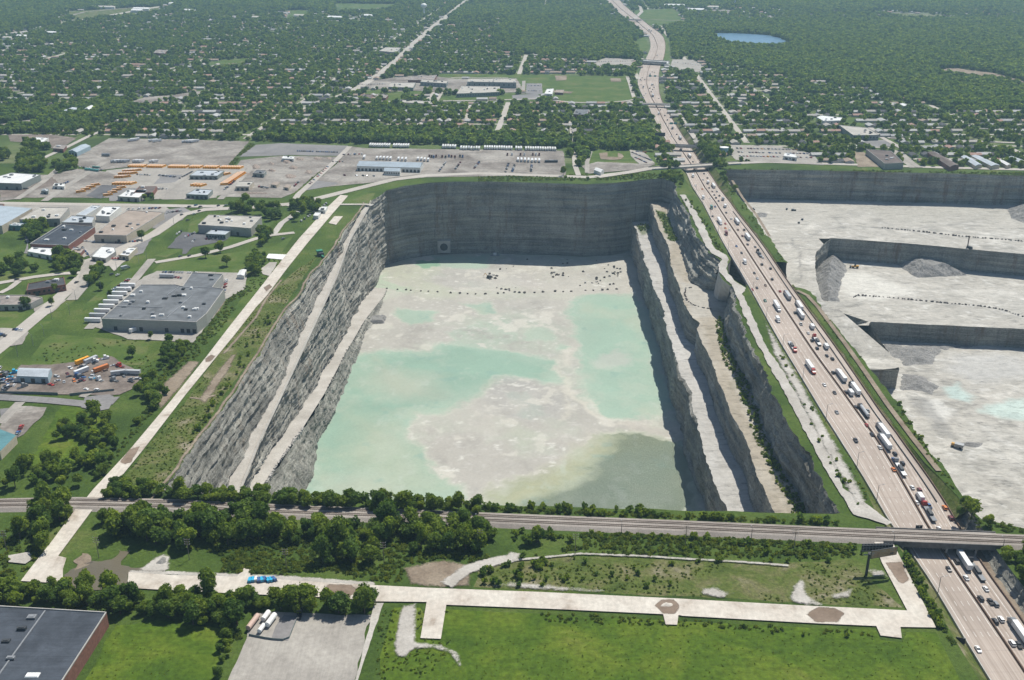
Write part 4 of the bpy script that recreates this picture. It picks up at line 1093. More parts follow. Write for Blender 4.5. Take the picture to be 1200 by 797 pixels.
sheet('rubble_road', [(438, 708), (450, 708), (440, 735), (420, 797), (395, 880), (385, 880), (417, 797), (432, 740)], M['gravel'], amp=0.4, step=4)
soft('rubble_road', [(470, 710), (488, 708), (489, 730), (488, 752), (516, 756), (537, 764), (545, 786), (540, 788), (528, 768), (508, 762), (488, 762), (470, 775), (460, 765), (463, 740)], 'gravel', 3)
soft('rubble_road', strip_pts(PP([(522, 688), (534, 678), (548, 668), (575, 660), (600, 655), (604, 648)]), 9), 'gravel', 2.5, True)
soft('gravel_path', strip_pts(PP([(600, 658), (640, 654), (680, 650), (760, 653), (800, 656), (860, 659), (925, 664)]), 2.4), 'gravel', 1.2, True, 1.0)
sheet('rubble_road', [(10, 652), (34, 648), (40, 655), (30, 662), (10, 660)], M['gravel'], amp=0.5)
for q in ([(820, 690), (835, 688), (862, 697), (850, 703), (822, 699)], [(925, 690), (940, 676), (950, 700), (968, 712), (945, 712), (924, 706)], [(970, 698), (1000, 690), (998, 702), (975, 704)], [(1012, 668), (1036, 668), (1044, 678), (1022, 678)],
          [(566, 688), (600, 682), (680, 690), (720, 694), (690, 696), (620, 692)]):
    soft('bare_ground', q, 'gravel', 4)
# path along the outer rim
sheet('gravel_path', [(796.7, 229), (806.7, 246), (818.7, 270), (826.7, 288.7), (832.8, 296.6), (845.6, 304.5), (841.5, 311.6), (844, 321), (851, 329), (858, 334), (869.7, 364), (880, 389), (901, 429.7), (923.6, 470), (940, 500), (962, 541), (982, 575), (1000, 604),
                      (1040, 617), (1046, 614), (1013, 590), (987, 573), (978, 545), (950.7, 497), (935.7, 467), (910, 425), (894, 400), (880, 366), (870, 346), (874, 338.5), (866, 334), (859, 328), (853, 322), (851.3, 315.5), (853.5, 305), (851, 300), (839.6, 293.5), (836, 288.7), (825, 264.7), (812, 243), (802.7, 228.7)], M['gravel'], amp=0.8, step=2)
sheet('gravel_path', strip_pts(PP([(858, 212), (870, 232), (886, 252), (902, 278)]), 3), M['dirt'], world_pts=True)
sheet('gravel_path', strip_pts(PP([(934, 341), (946, 347), (958, 360), (990, 403), (1014, 437), (1040, 475), (1070, 515), (1100, 553)]), 3.6), M['dirt'], world_pts=True)
soft('bare_ground', [(894, 372), (902, 384), (935, 440), (960, 485), (985, 530), (1010, 575), (1020, 600), (1000, 590), (960, 520), (930, 460), (905, 415)], 'gravel', 5)

# roads
_layer[0] = 0.5
RD = M['road']
road('main_road', [(-80, 470), (0, 408), (60, 358), (100, 322), (140, 293), (180, 275), (214, 252), (240, 246), (300, 243), (345, 239), (376, 232), (420, 221), (460, 211), (500, 206), (560, 203.5), (620, 205.5), (690, 208), (740, 202), (768, 197)], 13, RD)
road('main_road', [(-60, 241), (0, 238.5), (100, 240), (200, 241.5), (230, 242), (262, 242)], 12, RD)
road('main_road', [(862, 191.5), (900, 190), (960, 192), (1020, 193.8), (1100, 196.5), (1220, 199.5)], 12, RD)
road('side_road', [(182, 308), (230, 300), (270, 290), (300, 280), (318, 276), (345, 273)], 8, RD)
road('side_road', [(178, 304), (160, 326), (134, 354), (104, 386)], 8, M['paving'])
road('side_road', [(-30, 336), (0, 332), (40, 325), (72, 321), (98, 320)], 8, RD)
road('side_road', [(0, 344), (12, 338), (22, 330)], 6, RD); road('side_road', [(84, 352), (96, 338), (102, 312), (108, 305)], 10, M['paving'])
road('side_road', [(-20, 465), (0, 466), (60, 470), (100, 474), (130, 472), (133, 466)], 9, M['asphalt_old'])
sheet('turning_place', [(95, 478), (100, 466), (128, 463), (133, 465), (128, 480), (112, 483)], M['asphalt_old'], amp=0.5)
road('side_road', [(96, 466), (104, 461)], 6, M['paving']); road('side_road', [(0, 497), (18, 478), (24, 472)], 7, M['paving'])
road('side_road', [(340, 242), (350, 228), (368, 212), (392, 190), (410, 172)], 8, RD)
road('side_road', [(50, 186), (80, 172), (104, 160), (128, 150), (140, 150)], 8, RD)
road('side_road', [(52, 236), (92, 210), (124, 190)], 9, M['paving']); road('side_road', [(20, 234), (50, 214), (66, 200), (84, 188)], 8, M['paving'])
road('side_road', [(182, 234), (212, 212), (234, 196)], 9, M['paving']); road('side_road', [(258, 234), (282, 210), (296, 196)], 8, M['paving'])
road('side_road', [(320, 276), (330, 262), (350, 248)], 7, M['gravel']); road('side_road', [(398, 240), (430, 240), (437, 241)], 6, M['gravel'])
sheet('concrete_pad', [(311, 303), (315, 298), (337, 299), (333, 305)], M['white']); sheet('concrete_pad', [(305, 316), (316, 308), (325, 308), (316, 324), (308, 322)], M['gravel'], amp=0.6)
sheet('concrete_pad', [(385, 262), (392, 254), (402, 254), (394, 264)], M['liner'])
road('main_road', [(345, 133), (375, 118), (400, 112), (420, 103), (445, 87), (466, 70), (482, 54), (505, 34), (530, 14), (548, 0), (560, -10)], [7, 8, 15, 17, 18, 19, 20, 21, 22, 22, 22], RD)
road('side_road', [(400, 117), (452, 119), (500, 119), (560, 118), (640, 116), (650, 118), (668, 120)], 8, RD)
road('side_road', [(500, 120), (508, 108)], 9, RD); road('side_road', [(512, 118), (518, 108)], 7, RD); road('side_road', [(605, 96), (614, 95), (613, 110)], 7, M['paving'])
road('side_road', [(735, 90), (738, 98), (742, 112), (744, 117), (730, 119), (700, 121), (660, 120)], 7, RD)
road('side_road', [(668, 142), (672, 165), (674, 195), (678, 206)], 7, RD); road('side_road', [(688, 203), (688, 190), (692, 178)], 6, M['paving'])
road('side_road', [(796, 133), (804, 148), (815, 163)], 8, RD); road('side_road', [(748, 93), (744, 85), (736, 80), (724, 77)], 9, RD); road('side_road', [(774, 92), (778, 90), (785, 86)], 9, RD)
road('side_road', [(168, 128), (190, 122), (230, 114), (262, 104)], 8, RD); road('side_road', [(320, 140), (345, 126), (362, 114)], 8, RD); road('side_road', [(540, 150), (548, 137), (552, 120)], 9, RD)
road('side_road', [(488, 148), (500, 140), (512, 128)], 8, RD)
road('main_road', [(-60, 52), (0, 42), (50, 34), (90, 25), (130, 18), (175, 10), (220, 3), (250, -3)], 26, RD)
road('side_road', [(0, 38), (40, 30), (100, 14), (170, 8)], 14, M['yard'])
road('side_road', [(620, 26), (660, 22), (700, 20), (722, 12)], 14, RD); road('side_road', [(560, 27), (640, 24), (700, 23), (760, 23), (830, 26), (860, 25)], 9, M['yard'])
road('side_road', [(744, 22), (752, 14), (750, 8), (735, 3)], 12, RD); road('side_road', [(912, 14), (925, 22), (945, 29), (950, 31)], 12, RD)
road('side_road', [(810, 13), (840, 12), (880, 14), (912, 15)], 20, M['yard']); road('side_road', [(1020, 13), (1080, 17), (1150, 19), (1200, 17)], 12, M['yard'])
road('side_road', [(1046, 178), (1060, 186), (1078, 197)], 8, M['paving']); road('side_road', [(1020, 150), (1034, 162), (1060, 176)], 8, RD); road('side_road', [(1000, 172), (1045, 174)], 7, RD)
road('side_road', [(1100, 138), (1118, 134), (1124, 140)], 8, RD); road('side_road', [(0, 152), (30, 148), (45, 142)], 9, M['yard'])
STREETS = [[(100, 100), (180, 85), (240, 72)], [(300, 55), (330, 44), (360, 34)], [(560, 50), (600, 44), (610, 36)], [(930, 110), (980, 104)], [(440, 60), (470, 58), (500, 62)], [(355, 74), (375, 64), (395, 54)],
           [(600, 60), (602, 52)], [(850, 110), (880, 125), (905, 140)], [(1060, 150), (1120, 150), (1180, 152)], [(1040, 162), (1100, 164), (1190, 168)], [(20, 110), (60, 104), (100, 100)], [(870, 95), (900, 118), (930, 140)]]
for s_ in STREETS: road('side_road', s_, 8, RD)
sheet('lake', [(831, 40), (840, 39), (870, 39.5), (900, 41.5), (916, 45), (921, 48), (915, 51.5), (895, 52), (870, 51), (850, 49), (838, 46)], M['lake'], amp=6, step=25)

# ------------------------------------------------------------ the railway
rl = PP([(-60, 596), (0, 592), (85, 590.5), (200, 593), (320, 599), (450, 604), (600, 610.5), (800, 618.5), (1000, 627.5), (1200, 635.5), (1330, 641)])
rlr = resample(rl, 6)
ZR = 1.3
bx0 = hx(476, 0) - 34; bx1 = hx(476, 0) + 30
def bed(name, x0, x1):
    pts = [p for p in rlr if x0 <= p[0] <= x1]
    V = []
    for p in pts:
        for dy, dz in ((-8.0, 0.02), (-5.3, ZR), (5.3, ZR), (7.6, 0.02)): V.append((p[0], p[1] + dy, dz))
    return struct(link(name, V, grid_faces(len(pts), 4, True), M['ballast']))
bed('railway_bed', -1e9, bx0 + 3); bed('railway_bed', bx1 - 3, 1e9)
for k, off in enumerate((-2.3, 2.3)):
    t = empty('railway_track', (rlr[0][0], rlr[0][1], 0)); t.location = (0, 0, 0)
    tag(t, ('nearer' if off < 0 else 'farther') + ' of the two rusty railway tracks that cross the bottom of the quarry', 'railway track')
    for g in (-0.75, 0.75):
        mb = MB()
        for a, b in zip(rlr[:-1], rlr[1:]):
            y0, y1 = a[1] + off + g, b[1] + off + g
            mb.add([(a[0], y0 - .07, ZR), (a[0], y0 - .07, ZR + .32), (a[0], y0 + .07, ZR + .32), (a[0], y0 + .07, ZR), (b[0], y1 - .07, ZR), (b[0], y1 - .07, ZR + .32), (b[0], y1 + .07, ZR + .32), (b[0], y1 + .07, ZR)],
                   [(0, 4, 5, 1), (1, 5, 6, 2), (2, 6, 7, 3)])
        mb.build('rail', M['rust'], t)
    mb = MB()
    x = rlr[0][0]
    while x < rlr[-1][0]:
        y = float(np.interp(x, rlr[:, 0], rlr[:, 1])) + off
        if abs(x) < 330: mb.box(x - .14, x + .14, y - 1.35, y + 1.35, ZR - .05, ZR + .14)
        x += 1.3
    sl = mb.build('sleepers', M['wood'], t); sl['kind'] = 'stuff'
# the railway bridge over the highway
def ry(x): return float(np.interp(x, rlr[:, 0], rlr[:, 1]))
br = empty('railway_bridge', (0, 0, 0)); tag(br, 'long flat railway bridge with dark side girders crossing the highway', 'bridge')
def skew_box(x0, x1, d0, d1, z0, z1, mat, name, n=8):
    V = []
    xs = np.linspace(x0, x1, n)
    for x in xs:
        y = ry(x); V += [(x, y + d0, z0), (x, y + d0, z1), (x, y + d1, z1), (x, y + d1, z0)]
    F = []
    for k in range(n - 1):
        a = 4 * k
        for j in range(4): F.append((a + j, a + 4 + j, a + 4 + (j + 1) % 4, a + (j + 1) % 4))
    F += [(0, 1, 2, 3), (4 * n - 1, 4 * n - 2, 4 * n - 3, 4 * n - 4)]
    return link(name, V, F, mat, br)
skew_box(bx0, bx1, -6.4, 6.4, 0.1, ZR - 0.01, M['ballast'], 'deck')
M['girder'] = plain_mat('shade_dark_girder', (.13, .125, .12), .85, var=.3, scale=.4)  # girder colour darkened to hold the shade on the bridge's side
skew_box(bx0, bx1, -7.0, -6.41, -1.6, ZR + 0.5, M['girder'], 'girder'); skew_box(bx0, bx1, 6.41, 7.0, -1.6, ZR + 0.5, M['girder'], 'girder')
skew_box(bx0, bx1, -6.39, 6.39, -1.5, 0.09, M['dark_steel'], 'deck_underside')
for u in (-23.5, -0.0, 15.5):
    x = hx(478, u); mb = MB()
    for d in (-5.5, -2, 2, 5.5): mb.tube((x, ry(x) + d, zh(478) - .5), (x, ry(x) + d, -1.5), 0.6, n=10)
    mb.box(x - .7, x + .7, ry(x) - 6.2, ry(x) + 6.2, -2.4, -1.55)
    mb.build('pier', M['concrete'], br)

# ------------------------------------------------------------ road bridges beyond the quarry
def bridge(name, label, px0, px1, z, w, mat, thick=1.4, piers=(0,), rail_h=1.0, ext_=0):
    a, b = P(*px0, z), P(*px1, z)
    t = empty(name, (0, 0, 0)); tag(t, label, 'bridge')
    d = Vector((b[0] - a[0], b[1] - a[1], 0)).normalized(); n = Vector((-d.y, d.x, 0))
    A, B = Vector(a), Vector(b)
    def slab(o0, o1, z0, z1, m, nm):
        vs = []
        for q in (A, B):
            for o in (o0, o1): vs.append((q.x + n.x * o, q.y + n.y * o))
        p = [vs[0], vs[2], vs[3], vs[1]]
        mb = MB(); mb.prism(p, z0, z1); mb.build(nm, m, t)
    slab(-w / 2, w / 2, z - thick, z, mat, 'deck')
    slab(-w / 2 - 0.4, -w / 2 - 0.001, z - thick - .3, z + rail_h, M['concrete'], 'parapet'); slab(w / 2 + 0.001, w / 2 + 0.4, z - thick - .3, z + rail_h, M['concrete'], 'parapet')
    for u in piers:
        y = (a[1] + b[1]) / 2; x = hx(y, u); yy = a[1] + (b[1] - a[1]) * (x - a[0]) / (b[0] - a[0])
        for k in (-w * .35, 0, w * .35):
            mb = MB(); mb.tube((x + n.x * k, yy + n.y * k, zh(yy) - .5), (x + n.x * k, yy + n.y * k, z - thick - 0.01), 0.6, n=8)
            mb.build('pier', M['concrete'], t)
    return t
bridge('road_bridge', 'wide pale road bridge over the highway at the top right corner of the deep quarry', (762, 197.5), (866, 191.0), 0.9, 13, RD, piers=(0, -14, 17))
bridge('rail_overpass', 'narrow dark railway overpass crossing the highway just beyond the pale road bridge', (776, 169.5), (822, 171.5), 1.5, 8, M['dark_steel'], 2.2)
bridge('road_bridge', 'slim pale road bridge over the highway beside the school playing field', (751, 121.5), (785, 122.5), 5.5, 10, RD, 1.2)
bridge('toll_bridge', 'broad white bridge building spanning the highway with service areas at both ends', (748, 71), (783, 73), 7.0, 22, M['white'], 3.0, rail_h=2.0)
bridge('road_bridge', 'farthest dark bridge crossing the highway below the interchange at the top', (732, 22.5), (752, 23.5), 7.0, 14, RD, 1.6)
sheet('bridge_ramp', strip_pts(PP([(700, 208), (740, 202), (764, 197.4)]), 13), RD, None, world_pts=True)
# ------------------------------------------------------------ buildings
def roofmat(name, c, v=0.18):
    return ground_mat(name, [(.3, tuple(x * (1 - v) for x in c)), (.5, c), (.7, tuple(min(.8, x * (1 + v)) for x in c))], .09, .8, .16, 0, .85, fine=((.02, .5, 1), (0, 0, .25), 2.0, .12))
RM = {'dark': roofmat('dark_roof_felt', (0.062, 0.072, 0.088), .3), 'grey': roofmat('grey_roof_felt', (0.15, 0.16, 0.17), .35), 'white': roofmat('white_roof', (0.66, 0.67, 0.67), .1),
      'tan': roofmat('tan_gravel_roof', (0.34, 0.285, 0.24)), 'beige': roofmat('beige_roof', (0.42, 0.40, 0.36)), 'silver': roofmat('silver_metal_roof', (0.42, 0.46, 0.50), .15),
      'blue': roofmat('pale_blue_metal_roof', (0.36, 0.42, 0.47), .12), 'teal': roofmat('teal_metal_roof', (0.10, 0.22, 0.24), .2), 'brown': roofmat('brown_roof', (0.14, 0.115, 0.105), .3),
      'patchy': roofmat('weathered_roof', (0.27, 0.24, 0.22), .45), 'charcoal': roofmat('charcoal_shingles', (0.075, 0.078, 0.085), .3)}
WM = {'brick': plain_mat('brick_wall', (0.22, 0.10, 0.075), 0.9, var=.25), 'grey': plain_mat('grey_metal_wall', (0.34, 0.34, 0.31), 0.6), 'beige': plain_mat('beige_wall', (0.50, 0.44, 0.34), 0.8),
      'white': plain_mat('white_wall', (0.64, 0.64, 0.60), 0.7), 'blue': plain_mat('blue_grey_wall', (0.32, 0.42, 0.46), 0.6), 'green': plain_mat('green_grey_wall', (0.24, 0.27, 0.25), 0.7), 'tealw': plain_mat('teal_wall', (0.08, 0.20, 0.22), 0.6)}
FOOT = []
def building(label, px, h, roof, wall, units=0, doors=0, windows=0, gable=False, name='warehouse', cat='warehouse', parapet=True, seam=False, skylights=0, base_z=0.0):
    """roof outline in the photo at height h; walls come straight down from it"""
    w = [p[:2] for p in PP(px, h)]
    n = len(w)
    ar = sum(w[i][0] * w[(i + 1) % n][1] - w[(i + 1) % n][0] * w[i][1] for i in range(n))
    if ar < 0: w = w[::-1]
    FOOT.append(w)
    cx = sum(p[0] for p in w) / n; cy = sum(p[1] for p in w) / n
    t = empty(name, (cx, cy, base_z)); tag(t, label, cat)
    L = [(p[0] - cx, p[1] - cy) for p in w]
    mb = MB()
    vs = [(p[0], p[1], 0) for p in L] + [(p[0], p[1], h - .02) for p in L]
    mb.add(vs, [(i, (i + 1) % n, n + (i + 1) % n, n + i) for i in range(n)]); mb.build('wall', WM[wall], t)
    if gable and n == 4:
        e = [math.dist(L[i], L[(i + 1) % 4]) for i in range(4)]
        s = 0 if e[0] > e[1] else 1
        a, b, c, d = [L[(s + k) % 4] for k in range(4)]
        m1 = ((b[0] + c[0]) / 2, (b[1] + c[1]) / 2); m2 = ((d[0] + a[0]) / 2, (d[1] + a[1]) / 2); rh = h + min(e) * 0.13
        r = link('roof', [(*a, h), (*b, h), (*c, h), (*d, h), (*m1, rh), (*m2, rh)], [(0, 1, 4, 5), (2, 3, 5, 4), (1, 2, 4), (3, 0, 5)], RM[roof], t)
    else:
        V, F = tri_fill(L, [], z=h)
        r = link('roof', V, F, RM[roof], t)
        if parapet:
            mb = MB()
            for i in range(n):
                p = np.array(L[i]); q = np.array(L[(i + 1) % n]); dd = (q - p) / (np.linalg.norm(q - p) + 1e-9); nn = np.array([-dd[1], dd[0]]) * 0.45
                a = [p - nn * .15, q - nn * .15, q + nn, p + nn]
                mb.prism([tuple(x) for x in a], h + 0.01, h + 0.55)
            mb.build('parapet', M['concrete'] if roof in ('grey', 'dark', 'tan', 'beige', 'patchy') else WM[wall], t)
    # things on the roof
    xs = [p[0] for p in L]; ys = [p[1] for p in L]
    k = 0; tries = 0
    RR = random.Random(int(abs(cx * 7 + cy * 3)))
    while k < units and tries < 400:
        tries += 1
        x = RR.uniform(min(xs), max(xs)); y = RR.uniform(min(ys), max(ys))
        sx = RR.uniform(.9, 2.2); sy = RR.uniform(.8, 1.8)
        if not all(in_poly(np.array([x + a]), np.array([y + b]), L)[0] for a in (-3, 3) for b in (-3, 3)): continue
        mb = MB(); hh = RR.uniform(.9, 1.7)
        mb.box(x - sx, x + sx, y - sy, y + sy, h + .02, h + hh); mb.box(x - sx * .6, x + sx * .6, y - sy * .6, y + sy * .6, h + hh + .005, h + hh + .25)
        mb.build('roof_unit', RR.choice([M['white'], M['white'], M['steel'], M['dark_steel']]), r); k += 1
    k = 0; tries = 0
    while k < skylights and tries < 300:
        tries += 1
        x = RR.uniform(min(xs), max(xs)); y = RR.uniform(min(ys), max(ys))
        if not all(in_poly(np.array([x + a]), np.array([y + b]), L)[0] for a in (-5, 5) for b in (-4, 4)): continue
        mb = MB(); mb.box(x - 3, x + 3, y - 1.6, y + 1.6, h + .02, h + .45, top=(.3, .3)); mb.build('skylight', M['white'], r); k += 1
    # doors and windows on the walls turned to the viewer
    for i in range(n):
        p = np.array(L[i]); q = np.array(L[(i + 1) % n]); ln = np.linalg.norm(q - p)
        dd = (q - p) / (ln + 1e-9); nn = np.array([dd[1], -dd[0]])
        if nn[1] > -0.35 or ln < 8: continue
        if doors:
            m = min(doors, int(ln / 5))
            for j in range(m):
                c = p + dd * ln * (j + .5) / m; mb = MB()
                a = c - dd * 1.5; b = c + dd * 1.5; o = nn * .12
                mb.prism([tuple(a), tuple(b), tuple(b + o), tuple(a + o)][::1], 0.05, min(4.0, h * .7)); mb.build('door', M['dark_steel'], t)
        if windows:
            m = min(windows, int(ln / 3))
            for j in range(m):
                c = p + dd * ln * (j + .5) / m; mb = MB()
                a = c - dd * .9; b = c + dd * .9; o = nn * .10
                mb.prism([tuple(a), tuple(b), tuple(b + o), tuple(a + o)], h * .42, h * .72); mb.build('window', M['glass'], t)
    if seam:
        for a, b in (seam if isinstance(seam, list) else [seam]):
         A, B = P(*a, h), P(*b, h); mb = MB()
         d = Vector((B[0] - A[0], B[1] - A[1])).normalized(); nn = Vector((-d.y, d.x)) * .35
         mb.prism([(A[0] - cx - nn.x, A[1] - cy - nn.y), (B[0] - cx - nn.x, B[1] - cy - nn.y), (B[0] - cx + nn.x, B[1] - cy + nn.y), (A[0] - cx + nn.x, A[1] - cy + nn.y)], h + .02, h + .4)
         mb.build('roof_seam', M['steel'], r)
    return t
building('huge flat dark roofed brick warehouse in the bottom left corner', [(-120, 704), (0, 710.7), (125, 718), (74, 797), (35, 860), (-170, 860)], 8, 'dark', 'brick', 9, 2, 0, skylights=5, seam=((53, 716), (-2, 792)))
building('large grey roofed factory with many roof units and trailers at its loading docks', [(119, 374), (165, 334), (205, 334), (214, 336), (225, 320), (261.5, 321.5), (249, 337), (263, 339), (242, 368), (230, 378), (209, 377)], 10, 'grey', 'grey', 30, 3, 0, name='factory', cat='factory', seam=[((134, 359), (191, 360.6)), ((196, 346), (210, 336)), ((196, 372), (225, 347)), ((214, 337), (250, 337.5))])
building('long low brick building with a charcoal roof on the lawn by the road junction', [(31, 341), (33, 333), (75, 325), (77, 334)], 6, 'charcoal', 'brick', 3, 2, 8, name='office_building', cat='building')
building('low building with a patchy brown flat roof at the left edge below the brick one', [(-30, 358), (-30, 347), (0, 346.3), (34, 346.3), (50, 349), (36, 356), (19, 357.6)], 5, 'patchy', 'grey', 3, 2, 6, name='office_building', cat='building')
building('dark roofed brick workshop left of the tan roofed plant', [(35, 286), (72, 262.8), (111, 266), (80, 288)], 7, 'dark', 'brick', 6, 4, 0, name='workshop', cat='building', seam=((48, 281), (76, 263.5)))
building('low white roofed shed in front of the dark roofed brick workshop', [(32, 295), (39, 288.8), (70, 289.6), (60, 300)], 4, 'white', 'white', 2, 3, 0, name='shed', cat='shed')
building('big tan roofed plant with pale walls beside the grassy verge', [(110, 275.5), (133, 257), (150, 246.5), (192, 249), (148, 276.5)], 8, 'tan', 'beige', 8, 2, 0, name='factory', cat='factory')
building('silver roofed hall joined to the left of the tan roofed plant', [(72, 261), (84, 253), (111, 254.5), (108, 261.5)], 8, 'silver', 'grey', 6, 0, 0, name='hall', cat='building')
building('white roofed shed cluster behind the silver hall', [(89, 252), (108, 241), (119, 241.5), (100, 253)], 7, 'silver', 'white', 2, 0, 0, gable=False, name='hall', cat='building')
building('pale roofed hall covered in roof units behind the tan roofed plant', [(112, 253), (122, 242.5), (142, 242.5), (128, 254)], 7, 'white', 'white', 10, 0, 0, name='hall', cat='building')
building('wide beige roofed warehouse between the pale blue hall and the silver hall', [(22.6, 257.6), (46.7, 243), (81, 243.5), (70, 256.5)], 8, 'beige', 'grey', 7, 4, 0)
building('pale blue metal roofed hall at the left edge beside the cross road', [(-60, 262), (-38, 240), (0, 241), (37.6, 244), (2, 264.4)], 9, 'blue', 'beige', 3, 0, 0, parapet=False, name='hall', cat='building')
building('big white roofed warehouse at the left edge above the cross road', [(-34, 214), (0, 206.4), (13.5, 202.7), (47.4, 205), (24.8, 215.5)], 8, 'white', 'green', 6, 5, 0)
building('small white roofed building farthest left beyond the trees', [(36, 164), (43, 161), (57, 162), (50, 167)], 5, 'white', 'white', 2, 2, 0, name='shed', cat='shed')
building('long shed with a pale blue roof beside the straight road at the upper left', [(80, 177), (95, 169.6), (106, 171), (90, 178.6)], 6, 'blue', 'blue', 2, 4, 0, gable=True, name='shed', cat='shed')
building('white roofed depot building beside the row of buses', [(137.7, 230.5), (150.5, 222), (173, 223.7), (163, 232)], 5, 'white', 'grey', 5, 3, 3, name='depot', cat='building')
building('long low grey roofed garage in the middle of the bus yard', [(222, 206), (231, 199.7), (263, 200.4), (254.7, 206.4)], 5, 'silver', 'green', 6, 6, 0, name='garage', cat='building')
building('green walled garage with open bays at the front of the bus yard', [(218, 228), (230, 221.5), (249.4, 223), (243.4, 229)], 5, 'silver', 'green', 3, 5, 0, name='garage', cat='building')
building('small tan roofed building at the corner of the scrap yard', [(276, 219), (279.6, 213), (297.6, 213), (291.6, 219)], 5, 'beige', 'beige', 1, 3, 0, name='office_building', cat='building')
building('tiny tan roofed hut in the middle of the scrap yard', [(317, 216), (322, 213), (328, 213.4), (324, 217)], 4, 'tan', 'beige', 0, 1, 0, name='hut', cat='hut', parapet=False)
building('tiny tan roofed hut at the right side of the scrap yard', [(332, 219), (336, 216), (341, 216.3), (338, 220)], 4, 'tan', 'beige', 0, 1, 0, name='hut', cat='hut', parapet=False)
building('long beige roofed industrial building on the green lawn', [(232, 264), (245, 252), (306.6, 254), (294, 268), (262, 265.5)], 9, 'beige', 'grey', 14, 1, 0, name='factory', cat='factory')
building('low grey office annex in front of the long beige roofed building', [(241, 274.5), (250, 268), (272.7, 269.3), (264, 275.6)], 5, 'silver', 'green', 1, 1, 8, name='office_building', cat='building')
building('white flat roofed shop nearest the junction by the parked cars', [(107, 301), (119, 289), (134, 290), (136, 295), (124, 303.4)], 4.5, 'white', 'grey', 3, 3, 3, name='shop', cat='building')
building('small white roofed shop with a tan side wall beside the junction', [(139, 299), (150.5, 290), (161, 290.6), (150.5, 300.4)], 4.5, 'white', 'beige', 3, 1, 4, name='shop', cat='building')
building('white metal shed with two open bays in the salvage yard', [(19.6, 440.5), (23, 431), (60, 432), (56, 442)], 5.5, 'silver', 'blue', 0, 3, 0, gable=True, name='shed', cat='shed')
building('teal metal roofed hall at the left edge below the salvage yard', [(-50, 528), (-40, 500), (0, 503), (19, 510), (0, 529)], 6, 'teal', 'beige', 0, 0, 0, gable=False, parapet=False, name='hall', cat='building')
building('small white hut with a pitched roof behind the grey roofed factory', [(277.5, 322.5), (281, 316.5), (289, 316), (286, 323)], 4, 'white', 'white', 0, 1, 0, gable=True, name='hut', cat='hut')
building('long pale blue truck terminal with dark dock doors behind the deep quarry', [(418, 194.5), (424, 189), (496, 190.6), (492.5, 196.5)], 7, 'blue', 'white', 0, 22, 0, gable=True, name='terminal', cat='terminal')
building('small pale blue office wing projecting from the front of the truck terminal', [(449.5, 200.3), (452, 196.8), (470, 197.5), (468.5, 201)], 6, 'blue', 'white', 0, 0, 8, gable=True, name='office_building', cat='building')
building('long school hall with a pale roof beside the playing field', [(547.5, 96), (549, 92.5), (604, 92.5), (605, 97)], 11, 'beige', 'green', 10, 0, 10, name='school_building', cat='school')
building('lower school wing with a flat roof in front of the long school hall', [(535, 110), (541, 101), (586, 101.5), (585, 108), (565, 109)], 7, 'beige', 'green', 10, 0, 10, name='school_building', cat='school')
building('dark walled school block left of the long school hall', [(492.5, 96), (495, 93.3), (525, 95), (523, 98)], 8, 'beige', 'green', 5, 0, 8, name='school_building', cat='school')
building('low flat roofed school block nearest the diagonal road', [(455, 102), (458, 97), (487, 97), (484, 103)], 6, 'beige', 'green', 4, 0, 6, name='school_building', cat='school')
building('reddish flat roofed block behind the school', [(478, 94), (483, 90), (512, 88), (508, 94)], 6, 'patchy', 'brick', 3, 0, 0, name='hall', cat='building')
building('small brown roofed building between the school lawns and the diagonal road', [(420, 116), (425, 110.5), (437, 111), (434, 116.5)], 5, 'brown', 'brick', 2, 1, 2, name='shop', cat='building')
building('small reddish roofed building beside the school lawn', [(440, 114), (443, 110.8), (455, 111.5), (452, 115)], 5, 'patchy', 'brick', 2, 1, 2, name='shop', cat='building')
building('long narrow white roofed row along the street in front of the school', [(465, 120), (467, 117), (509, 119), (507, 122)], 5, 'beige', 'beige', 3, 0, 6, name='hall', cat='building')
building('small tan roofed pavilion at the edge of the school playing field', [(650, 108.5), (652, 105.5), (661, 105.5), (660, 109)], 4, 'tan', 'brick', 0, 1, 0, name='pavilion', cat='building')
building('white walled house by the school car park', [(638, 110), (641, 104.5), (649, 104), (647, 110.5)], 6, 'white', 'white', 1, 1, 2, name='hall', cat='building')
building('brown walled hall behind the trees near the school field', [(672, 134), (675, 128), (690, 128.5), (688, 135)], 7, 'grey', 'brick', 2, 0, 3, name='hall', cat='building')
building('pale roofed hall beside the diagonal road beyond the school', [(444, 60), (452, 55.5), (470, 56), (464, 61.5)], 9, 'beige', 'green', 4, 0, 4, name='hall', cat='building')
building('large pale roofed school right of the highway', [(983, 146.7), (1017, 150), (1030, 158.5), (1000, 158.8)], 8, 'beige', 'green', 6, 0, 8, name='school_building', cat='school')
building('white roofed hall among trees right of the highway', [(957, 137.5), (962, 135.5), (987, 138), (985, 141.5), (965, 142)], 7, 'white', 'white', 4, 0, 3, name='hall', cat='building')
building('big brown roofed warehouse above the right hand quarry wall', [(1015, 175), (1044, 177), (1059, 191), (1036.7, 192)], 8, 'brown', 'grey', 4, 0, 0)
building('dark brown roofed shed right of the big brown roofed warehouse', [(1086.7, 178.5), (1096.7, 178.5), (1124, 193.5), (1113, 195.5)], 6, 'brown', 'brick', 1, 0, 0, gable=True, name='shed', cat='shed')
building('leftmost of the long white storage sheds above the right hand quarry wall', [(1126, 183.5), (1133, 182.5), (1151, 193), (1143, 194.5)], 5, 'silver', 'beige', 0, 0, 0, gable=True, name='shed', cat='shed')
building('second long white storage shed above the right hand quarry wall', [(1138, 182.5), (1147.5, 182.5), (1171.7, 193.5), (1161.7, 194.5)], 5, 'silver', 'beige', 0, 0, 0, gable=True, name='shed', cat='shed')
